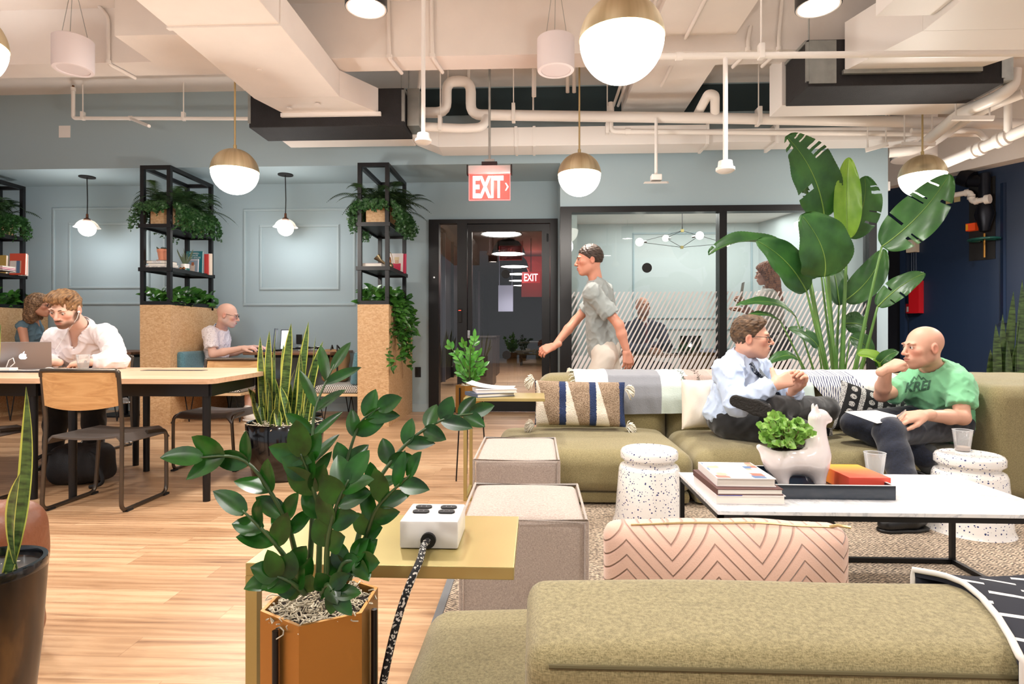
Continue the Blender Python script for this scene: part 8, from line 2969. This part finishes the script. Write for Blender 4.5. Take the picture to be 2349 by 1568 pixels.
# left shelf
X0_ = cols[2]; g_ = 'books on the shelf at the left edge'
x_ = xY(22, 6.9)
for j, (px_, w_, hgt, cl, lb) in enumerate(((12, .12, .235, (206, 172, 80), 'mustard book standing at the left edge shelf'), (34, .20, .26, (222, 84, 56), 'orange cookbook with pictured cover on the left edge shelf'))):
 t = book((xY(px_ if j else 2, 6.86), 6.86 + j * .03, ZS1), w_, hgt, .03, cl, lb, g_, 0, True, -.04)
 if j: patch(t, -.095, .05, .02, .17, -.001, M_photo)
for j, (px_, cl, lb) in enumerate(((50, (236, 220, 216), 'white-spined book leaning right of the orange cookbook'), (55, (196, 190, 184), 'grey book at the shelf end, left edge'))):
 book((xY(px_ - 2, 7.0), 6.98 + j * .04, ZS1), .03, .265, .05, cl, lb, g_, .2, True)
for j, cl in enumerate(((60, 30, 60), (220, 40, 130), (230, 226, 222))):
 book((xY(-2, 6.5), 6.5, ZS1 + j * .019), .24, .17, .018, cl, ['dark purple book under the pink one, left shelf', 'hot pink book lying in the left shelf pile', 'white booklet on top of the pink book, left shelf'][j], g_)
# on the marble table
ta, tb = atZ(1772, 1143, MZ), atZ(2057, 1148, MZ)
tx0, tx1, ty0, ty1 = ta.x, tb.x, (ta.y + tb.y) / 2, 2.53
M_navyl = mat('navy_lacquer', (22, 34, 48), .18, coat=.5)
t = thing('tray', 'dark navy lacquer tray with pale rim on the marble table', 'tray', ((tx0 + tx1) / 2, (ty0 + ty1) / 2, MZ))
MB().box(tx0, tx1, ty0, ty1, MZ + .001, MZ + .006).build('base', M_navyl, t)
mb = MB(); th = .007; zz = MZ + .052
mb.box(tx0, tx1, ty0, ty0 + th, MZ + .006, zz); mb.box(tx0, tx1, ty1 - th, ty1, MZ + .006, zz)
mb.box(tx0, tx0 + th, ty0 + th, ty1 - th, MZ + .006, zz); mb.box(tx1 - th, tx1, ty0 + th, ty1 - th, MZ + .006, zz)
mb.build('side', M_navyl, t)
mb = MB(); z0_ = zz; z1_ = zz + .0015
mb.box(tx0, tx1, ty0, ty0 + th, z0_, z1_); mb.box(tx0, tx1, ty1 - th, ty1, z0_, z1_); mb.box(tx0, tx0 + th, ty0 + th, ty1 - th, z0_, z1_); mb.box(tx1 - th, tx1, ty0 + th, ty1 - th, z0_, z1_)
mb.build('rim', mat('pale_rim', (224, 222, 220), .4), t)
# llama planter
LY = 2.36
s_l = LY / 1350
lo_ = atY(1822, 1112, LY); lz = MZ + .0065
def LP(px, py, dy=0.0):
 p = atY(px, py, LY); return Vector((p.x, LY + dy, p.z))
def llama(P):
 d = s_ell(P, LP(1812, 1053), (.105, .068, .062))
 d = smin(d, s_ell(P, LP(1862, 1050), (.048, .056, .066)), .05)
 d = smin(d, s_cap(P, LP(1872, 1040), LP(1874, 962), .046, .030), .05)
 d = smin(d, s_ell(P, LP(1880, 955), (.034, .028, .030)), .02)
 d = smin(d, s_cap(P, LP(1888, 958), LP(1901, 962), .022, .0135), .015)
 d = smin(d, s_cap(P, LP(1760, 1040), LP(1742, 1025), .022, .012), .03)
 for sy in (-.036, .036):
  d = smin(d, s_cap(P, LP(1782, 1070, sy * .7), LP(1788, 1100, sy) , .034, .021), .03)
  d = smin(d, s_cap(P, LP(1868, 1070, sy * .7), LP(1871, 1100, sy), .034, .021), .03)
  d = smin(d, s_ell(P, LP(1869, 936, sy * .42) , (.0065, .008, .019)), .008)
  d = smax(d, -s_ell(P, LP(1869, 934, sy * .42 - .007), (.003, .005, .012)), .003)
  d = smin(d, s_ell(P, LP(1886, 951, sy * .68), (.006, .004, .003)), .003)
 d = smax(d, lz - P[..., 2], .004)
 op = s_ell(P, LP(1806, 1022), (.074, .044, .036))
 return smax(d, -op, .008)
c = LP(1822, 1030)
t = thing('llama_planter', 'glossy white llama-shaped planter holding a jade plant, standing in the tray', 'planter', (c.x, LY, lz))
soft('llama', llama, (c.x - .19, LY - .11, lz - .01), (c.x + .19, LY + .11, c.z + .22), .0045, mat('white_porcelain', (238, 228, 226), .12, coat=.6), t)
MB().ell(LP(1806, 1034), .068, .04, .02).build('soil', MATS['potting_soil'], t, 60)
mb, ms = MB(), MB()
c = LP(1806, 1026)
for k in range(70):
 a = rr.uniform(0, 6.28); el = rr.uniform(.15, 1.5)
 d = Vector((cos(a) * cos(el) * 1.15 - .18, sin(a) * cos(el) * .8, sin(el) * .95)).normalized()
 L = rr.uniform(.045, .125)
 tip = c + d * L + Vector((-.008, 0, .008))
 ms.tube([c + Vector((d.x * .03, d.y * .02, 0)), tip], .0028, 5)
 for q in range(7):
  o_ = Vector((rr.uniform(-1, 1), rr.uniform(-1, .6), rr.uniform(-.4, 1))).normalized()
  fc = Vector((rr.uniform(-.5, .5), -1, rr.uniform(0, 1)))
  b0 = tip - d * rr.uniform(0, .02)
  leaf(mb, b0, b0 + o_ * rr.uniform(.022, .034), .027, face=fc, nu=6, nv=4, cup=.25)
nofix(mb, 'jade_leaves', M_jade, t, 179)
ms.build('jade_stems', mat('jade_stem', (120, 110, 70), .7), t, 60)
# orange gift box
m, nt, b = new_mat('orange_red_gradient_print')
mp = coords(nt, (1, 1, 1)); sep = nt.nodes.new('ShaderNodeSeparateXYZ'); nt.links.new(mp.outputs[0], sep.inputs[0])
r_ = ramp(nt, [(0, srgb(232, 84, 70)), (.5, srgb(238, 110, 64)), (1, srgb(244, 176, 50))])
nt.links.new(math_n(nt, 'MULTIPLY_ADD', sep.outputs[1], 4.0, .45), r_.inputs['Fac']); nt.links.new(r_.outputs['Color'], b.inputs['Base Color']); b.inputs['Roughness'].default_value = .4
o0, o1 = atY(1949, 1100, 2.27), atY(2044, 1100, 2.27)
t = thing('orange_box', 'orange and red printed box in the tray beside the white planter', 'box', ((o0.x + o1.x) / 2, 2.37, MZ + .007))
MB().box(o0.x, o1.x, 2.27, 2.50, MZ + .008, MZ + .068, .002).build('lid', m, t)
MB().box(o0.x + .002, o1.x - .002, 2.272, 2.498, MZ + .0065, MZ + .012).build('base', m, t)
# plastic cups
M_cup = glass_mat('clear_plastic', (.96, .97, .98), 1.8, haze=.22, rough=.05)
def cup(c, label, h=.10, r=.036, liquid=None, ms=None):
 t = thing('plastic_cup', label, 'cup', c, 'clear plastic cups')
 MB().lathe([(.001, .001), (r * .72, .001), (r * .74, .006), (r * .98, h - .012), (r, h - .01), (r * .99, h)], c, 32, False, False).build('wall', M_cup, t, 50)
 MB().tube([(c[0] + r * 1.0 * cos(a), c[1] + r * 1.0 * sin(a), c[2] + h) for a in [2 * pi * k / 32 for k in range(32)]], .0017, 6, closed=True).build('rim', mat('clear_rim', (225, 228, 230), .2, alpha=.6), t, 60)
 if liquid:
  MB().lathe([(.001, .003), (r * .71, .003), (r * .71 + r * .24 * liquid, h * liquid), (.001, h * liquid)], c, 28).build('drink', ms, t, 50)
c = atZ(2208, 1030, ST + .003); cup(Vector((c.x, c.y, ST - .004)), 'clear plastic cup with a little milky drink on the speckled stool', .108, .045, .2, mat('milky_drink', (222, 190, 164), .3))
c = atZ(2004, 1090, MZ + .001); cup(Vector((c.x, min(c.y, TY1 - .04), MZ + .001)), 'empty clear plastic cup at the back of the marble table', .10, .042)
c = atY(191, 846, 4.1); cup(Vector((c.x, 4.1, DZT + .001)), 'clear plastic cup of iced water on the work table', .112, .043, .5, mat('iced_water', (214, 218, 224), .1, alpha=.5))
# power box on the near table
c0, c1 = atZ(918, 1256, GZ), atZ(1052, 1256, GZ)
y0_ = 1.085
w_ = (c1.x - c0.x)
xm = (c0.x + c1.x) / 2
t = thing('power_box', 'white desktop power box with four black sockets and braided cable', 'power outlet', (xm, y0_ + .06, GZ))
H_ = .052
MB().box(xm - w_ / 2, xm + w_ / 2, y0_, y0_ + .115, GZ + .001, GZ + H_, .004).build('housing', mat('white_lacquer', (236, 232, 228), .25), t, 30)
for i in (-1, 1):
 for j in (0, 1):
  cx, cy = xm + i * .025, y0_ + .055 + j * .03
  mb = MB()
  mb.prism([(cx + .013 * cos(a) * (1.25 if True else 1), cy + max(-.0095, min(.0095, .013 * sin(a)))) for a in [2 * pi * k / 24 for k in range(24)]], GZ + H_, GZ + H_ + .003)
  o = mb.build('socket', M_blackm, t)
  MB().box(cx - .006, cx - .004, cy - .004, cy + .003, GZ + H_ + .003, GZ + H_ + .0034).box(cx + .004, cx + .006, cy - .004, cy + .003, GZ + H_ + .003, GZ + H_ + .0034).build('slots', mat('slot_grey', (90, 90, 92), .4), o)
g0 = atY(984, 1240, y0_)
g0.x = xm; g0.z = GZ + .018
MB().tube([g0 + Vector((0, .002, 0)), g0 + Vector((0, -.008, 0))], .014, 20).build('grommet', M_blackm, t, 50)
m, nt, b = new_mat('braided_cable')
mp = coords(nt, (1, 1, 1)); v = node(nt, 'ShaderNodeTexVoronoi', Scale=330.0); nt.links.new(mp.outputs[0], v.inputs['Vector'])
sc2 = nt.nodes.new('ShaderNodeSeparateColor'); nt.links.new(v.outputs['Color'], sc2.inputs[0])
nt.links.new(mixc(nt, math_n(nt, 'GREATER_THAN', sc2.outputs[0], .78), srgb(20, 20, 24), srgb(214, 208, 198)), b.inputs['Base Color']); b.inputs['Roughness'].default_value = .8
pts = [g0, g0 + Vector((-.004, -.03, .0))]
for (x_, y_, yy) in ((965, 1282, .99), (945, 1325, .955), (925, 1378, .94), (905, 1445, .93), (890, 1510, .92), (878, 1568, .915), (868, 1640, .91)):
 pts.append(atY(x_, y_, yy))
pts.append(Vector((pts[-1].x - .05, .92, .02)))
MB().tube(fillet(pts, .05, 4), .0062, 12).build('cable', m, t, 179)
# things on the work table
M_alu = mat('aluminium', (150, 146, 148), .35, .75)
def laptop(label, hinge_l, hinge_r, back, z, lidh, lean, logo=None, screen=None, m_=None, dk=False):
 """hinge_l, hinge_r: ends of the hinge seen from outside the lid; back: unit vector from hinge towards the keyboard"""
 a, b_ = Vector((hinge_l[0], hinge_l[1], z)), Vector((hinge_r[0], hinge_r[1], z))
 u = (b_ - a).normalized(); k_ = Vector(back).normalized(); W_ = (b_ - a).length
 t = thing('laptop', label, 'laptop', (a + b_) / 2, 'laptops')
 c = (a + b_) / 2
 mb = MB(); mb.obox(c + k_ * .115 + up * .008, u, k_, up, W_ / 2, .115, .0075); mb.build('base', m_ or M_alu, t)
 mb = MB(); mb.obox(c + k_ * .08 + up * .0163, u, k_, up, W_ / 2 - .02, .05, .0006); mb.build('keyboard', M_blackm, t)
 lv = (up * cos(lean) - k_ * sin(lean)).normalized(); ln = u.cross(lv).normalized()
 if ln.dot(k_) > 0: ln = -ln
 mb = MB(); mb.obox(c + lv * (lidh / 2) + up * .012, u, lv, ln, W_ / 2, lidh / 2, .004); lid = mb.build('lid', m_ or M_alu, t)
 if screen:
  mb = MB(); mb.obox(c + lv * (lidh / 2) + up * .012 - ln * .0045, u, lv, ln, W_ / 2 - .01, lidh / 2 - .01, .0004); mb.build('screen', screen, lid)
 if logo:
  o = c + lv * (lidh * .47) + up * .012 + ln * .0043
  s = .025
  def shp(pts): return [o + u * (x * s) + lv * (y * s) for x, y in pts]
  body = []
  for k in range(40):
   a_ = 2 * pi * k / 40
   r_ = 1.0 - .13 * math.exp(-((a_ - pi / 2) / .35) ** 2) - .10 * math.exp(-((a_ - 3 * pi / 2) / .25) ** 2) + .03 * cos(3 * a_ + pi / 2)
   x, y = r_ * cos(a_) * .92, r_ * sin(a_) * .98
   dx_, dy_ = x - 1.12, y - .12
   dd = sqrt(dx_ * dx_ + dy_ * dy_)
   if dd < .48: x, y = 1.12 + dx_ / dd * .48, .12 + dy_ / dd * .48
   body.append((x, y))
  mb = MB(); mb.poly3(shp(body), .0004, ln)
  mb.poly3(shp([(.0, 1.05), (.06, 1.3), (.3, 1.55), (.42, 1.58), (.38, 1.3), (.18, 1.1)]), .0004, ln)
  mb.build('glowing_logo', mat('white_backlight', (255, 255, 255), .4, emis=(245, 250, 255), es=3), lid)
 return t
hr_, hl_ = atY(119, 846, 4.22), atY(-14, 846, 4.02)
hv = (hr_ - hl_); hv.z = 0
kb = Vector((-hv.y, hv.x, 0)).normalized()
laptop('silver laptop with glowing fruit logo in front of the young bearded person', hl_, hr_, kb, DZT + .001, .21, .42, logo=1)
tag(MB().box(xY(0, 4.0), xY(42, 4.0), 3.93, 4.0, DZT + .001, DZT + .028, .004).build('laptop_charger', MATS['white_plastic']), 'white charger brick on the work table before the laptop', 'charger')
mb = MB()
p = atY(30, 838, 3.97); p.z = DZT + .03
mb.tube([p + Vector((-.05, 0, 0)), p + Vector((-.03, 0, .05)), p + Vector((.0, 0, .065)), p + Vector((.012, 0, .03)), p + Vector((-.02, 0, .004))], .003, 6)
q = [Vector((xY(x_, 4.0), 3.99, DZT + z_)) for x_, z_ in ((42, .01), (70, .006), (100, .012), (112, .03), (128, .02), (155, .005))]
mb.tube(fillet(q, .04), .003, 6)
tag(mb.build('charger_cable', MATS['white_plastic'], None, 179), 'white charger cable curling along the laptop edge', 'cable')
tag(MB().box(xY(2, 3.9), xY(108, 3.9), 3.86, 3.905, DZT + .001, DZT + .012, .003).build('tablet', mat('dark_slate', (58, 60, 66), .4, .3)), 'thin dark closed tablet on the work table edge', 'tablet')
tag(MB().box(xY(163, 4.1), xY(182, 4.1) + .03, 4.08, 4.2, DZT + .001, DZT + .009, .003).build('phone', mat('brown_case', (110, 72, 56), .5)), 'phone in a brown case behind the water cup', 'phone')
# in the booth
laptop('dark blue-grey laptop the bald person in glasses is typing on', (xY(628, 6.7), 6.66), (xY(632, 7.0), 7.0), (-1, 0, 0), TZ + .001, .26, .12, m_=mat('blue_grey_lid', (70, 84, 104), .35, .5), logo=None, screen=mat('screen_glow', (190, 200, 230), .3, emis=(190, 205, 245), es=1.6))
lamp('AREA', (xY(626, 6.85) - .03, 6.83, TZ + .14), .7, (.7, .75, 1), .2, (0, radians(-78), 0))
laptop('open laptop with a bright screen facing the camera side in the booth', (xY(640, 7.15), 7.18), (xY(665, 7.15), 7.15), (0, -1, 0), TZ + .001, .25, .15, screen=mat('screen_white', (225, 232, 240), .3, emis=(225, 235, 245), es=.9), m_=M_blackm)
t = thing('cable_tangle', 'black and white cables heaped on the booth table end', 'cable', (xY(700, 7.0), 7.0, TZ))
for m_, zz, n_ in ((M_blackm, .0, 5), (MATS['white_plastic'], .0, 2)):
 for k in range(n_):
  pts = [Vector((xY(690, 7) + rr.uniform(-.1, .25), 6.95 + rr.uniform(-.1, .2), TZ + .01 + rr.uniform(0, .05))) for _ in range(7)]
  MB().tube(fillet(pts, .05, 4), .004, 6).build('cable', m_, t, 179)
MB().box(xY(677, 7.45), xY(690, 7.45), YB - .02, YB - .001, TZ + .08, TZ + .2, .003).build('charger_plug', M_blackm, t)
# tan bag on the right bench
bc = Vector(((xY(760, 6.9) + xY(800, 6.9)) / 2 - .05, 6.9, .432))
t = thing('canvas_bag', 'tan canvas tote with dark straps on the bench beside the blue cushion', 'bag', bc)
V, Q = sdf_mesh(lambda P: s_box(P, bc + Vector((0, 0, .19)), (.15, .09, .19), .05) + .008 * wob(P, 4, 30), bc - Vector((.22, .16, .02)), bc + Vector((.22, .16, .42)), .012)
np_mesh('body', [(V, Q, 0)], mat('tan_canvas', (146, 112, 76), .85, bump=.3, bscale=200), t)
MB().ell(bc + Vector((.0, -.095, .30)), .03, .008, .012).build('toggle', M_blackm, t, 60)
for s in (-1, 1):
 MB().tube([bc + Vector((s * .05, -.10, .05)), bc + Vector((s * .05, -.1, .3)), bc + Vector((s * .03, -.04, .43)), bc + Vector((s * .05, .06, .36))], .009, 6).build('strap', M_blackm, t, 60)
# bags on the floor
c = atY(190, 1100, 3.85); c.z = 0.0
t = thing('backpack', 'black backpack slumped on the floor under the work table', 'backpack', c)
V, Q = sdf_mesh(lambda P: smin(s_box(P, c + Vector((0, 0, .13)), (.19, .11, .125), .07), s_ell(P, c + Vector((-.02, -.08, .1)), (.13, .07, .09)), .05) + .008 * wob(P, 6, 26), c - Vector((.27, .24, .0)), c + Vector((.27, .2, .3)), .012)
np_mesh('body', [(V, Q, 0)], mat('black_nylon', (18, 18, 22), .6, bump=.3, bscale=200), t)
for s in (-1, 1):
 MB().tube(fillet([c + Vector((s * .1, -.08, .22)), c + Vector((s * .2, -.14, .2)), c + Vector((s * .27, -.16, .03)), c + Vector((s * .18, -.17, .012))], .06), .012, 8).build('strap', M_blackm, t, 60)
c = atY(-2, 1440, 1.72); c.z = 0
t = thing('leather_backpack', 'brown leather backpack leaning behind the glazed pot at the left edge', 'backpack', c)
M_lea = mat('brown_leather', (118, 70, 46), .42, bump=.35, bscale=28, var=.25, vscale=7)
def bag(P):
 d = s_box(P, c + Vector((-.06, .02, .25)), (.15, .12, .24), .10)
 d = smin(d, s_ell(P, c + Vector((.06, -.06, .17)), (.095, .08, .12)), .04)
 return smax(d + .012 * wob(P, 12, 20), -P[..., 2] + .002, .01)
V, Q = sdf_mesh(bag, c - Vector((.36, .26, .0)), c + Vector((.26, .26, .56)), .012)
np_mesh('body', [(V, Q, 0)], M_lea, t)
MB().grid(lambda u, v: c + Vector((-.07 + .23 * u, -.13 - .028 * sin(v * 2.6), .31 - .14 * v)), 8, 6, .006).build('pocket_flap', M_lea, t, 60)
MB().tube([c + Vector((.1, -.16, .21)), c + Vector((.1, -.165, .15))], .008, 6).build('buckle_strap', M_lea, t, 60)
MB().tube([c + Vector((.085, -.166, .205)), c + Vector((.115, -.166, .205))], .006, 8).build('buckle', M_chrome, t, 60)
# on laps
p = J4['kl'] * .45 + J4['pelvis'] * .55 + Vector((.0, -.10, .105))
t = thing('open_notebook', 'open notebook on the lap of the person in the blue shirt', 'notebook', p)
for s in (-1, 1):
 mb = MB(); mb.obox(p + Vector((s * .055, 0, .004)), Vector((1, .1, s * .22)).normalized(), Vector((-.1, 1, 0)).normalized(), Vector((-s * .22, 0, 1)).normalized(), .055, .08, .005)
 mb.build('page_block', M_pages, t)
 mb = MB(); mb.obox(p + Vector((s * .056, 0, -.003)), Vector((1, .1, s * .22)).normalized(), Vector((-.1, 1, 0)).normalized(), Vector((-s * .22, 0, 1)).normalized(), .058, .083, .002)
 mb.build('cover', mat('tan_leatherette', (150, 120, 92), .6), t)
cs = [atY(1938, 944, 3.42), atY(2012, 971, 3.26), atY(2082, 959, 3.3), atY(2010, 941, 3.5)]
mb = MB().poly3(cs, .0015, (0, 0, 1))
tag(mb.build('paper_sheet', MATS['paper']), 'white sheets resting on the knees of the person in green', 'paper')
# meeting room furniture
t = thing('meeting_table', 'pale meeting table behind the window', 'table', (2.0, 7.75, 0))
MB().box(xY(1395, 7.5), xY(1720, 7.6), 7.42, 8.1, .70, .735, .004).build('table_top', M_woodd, t)
for (x_, y_) in ((xY(1405, 7.5), 7.5), (xY(1700, 7.5), 7.5), (xY(1405, 7.5), 8.0), (xY(1700, 7.5), 8.0)):
 MB().box(x_, x_ + .05, y_, y_ + .05, 0, .70).build('leg', M_black, t)
laptop('black laptop with glowing logo on the meeting table', (xY(1556, 7.55), 7.55), (xY(1606, 7.6), 7.62), (-.1, 1, 0), .736, .24, .35, logo=1, m_=M_blackm)
t = thing('folded_cloth', 'crumpled grey cloth on the meeting table right of the laptop', 'cloth', (xY(1622, 7.7), 7.7, .736))
V, Q = sdf_mesh(lambda P: s_ell(P, (xY(1622, 7.7), 7.7, .75), (.15, .1, .05)) + .01 * wob(P, 3, 30), (xY(1622, 7.7) - .2, 7.55, .737), (xY(1622, 7.7) + .2, 7.85, .83), .012)
np_mesh('cloth', [(V, Q, 0)], mat('grey_knit', (120, 122, 138), .95), t)
M_och = wood_mat('walnut_shell', (120, 74, 40), (154, 98, 56), (176, 120, 72), 1, 2)
for (px_, Yc, lb) in ((1608, 7.16, 'curved walnut shell chair right behind the glass by the mullion'), (1445, 7.3, 'walnut shell chair under the person in the suit')):
 xc = xY(px_, Yc)
 t = thing('shell_chair', lb, 'chair', (xc, Yc, 0), 'walnut meeting chairs')
 def back(u, v):
  a = pi * (u - .5) * 1.0
  hgt = .42 + .36 * v * (1 - .35 * abs(2 * u - 1) ** 3)
  return (xc + .25 * sin(a), Yc - .02 - .2 * cos(a), hgt)
 if px_ == 1608: MB().grid(back, 20, 8, .012).build('backrest', M_och, t, 60)
 MB().lathe([(.001, .0), (.22, .0), (.235, .02), (.23, .035), (.001, .03)], (xc, Yc, .41), 28).build('seat', M_och, t, 50)
 for (i, j) in ((-1, -1), (1, -1), (-1, 1), (1, 1)):
  MB().tube([(xc + i * .14, Yc + j * .14, .41), (xc + i * .22, Yc + j * .22, 0)], .012, 8).build('leg', M_black, t, 60)
# chandelier
t = thing('chandelier', 'black rod chandelier with bare globe bulbs in the meeting room', 'chandelier', atY(1565, 545, 7.9))
A_ = lambda x_, y_, yy=7.9: atY(x_, y_, yy)
top_, bot_ = A_(1565, 529), A_(1564, 567)
bulbs = [(A_(1467, 555, 7.75), .052), (A_(1527, 546, 8.1), .045), (A_(1605, 540, 7.8), .052), (A_(1667, 558, 7.95), .045)]
MB().cyl(top_, (top_.x, top_.y, RZ), .006, seg=8).build('stem', M_black, t)
mb = MB()
for c in (top_, bot_): mb.obox(c, Vector((1, 0, 0)), Vector((0, 1, 0)), up, .018, .018, .018)
mb.build('joint', M_gold, t)
mb = MB()
for k, (c, r_) in enumerate(bulbs):
 mb.tube([top_, c], .0035, 6); mb.tube([bot_, c], .0035, 6)
mb.build('rods', M_black, t, 60)
for c, r_ in bulbs:
 o = MB().ell(c, r_, r_, r_, 20, 12).build('bulb', M_glow, t, 179)
 d = (c - (top_ + bot_) / 2).normalized()
 MB().tube([c - d * r_ * 1.1, c - d * (r_ + .045)], .016, 10).build('socket', M_chrome, t, 60)
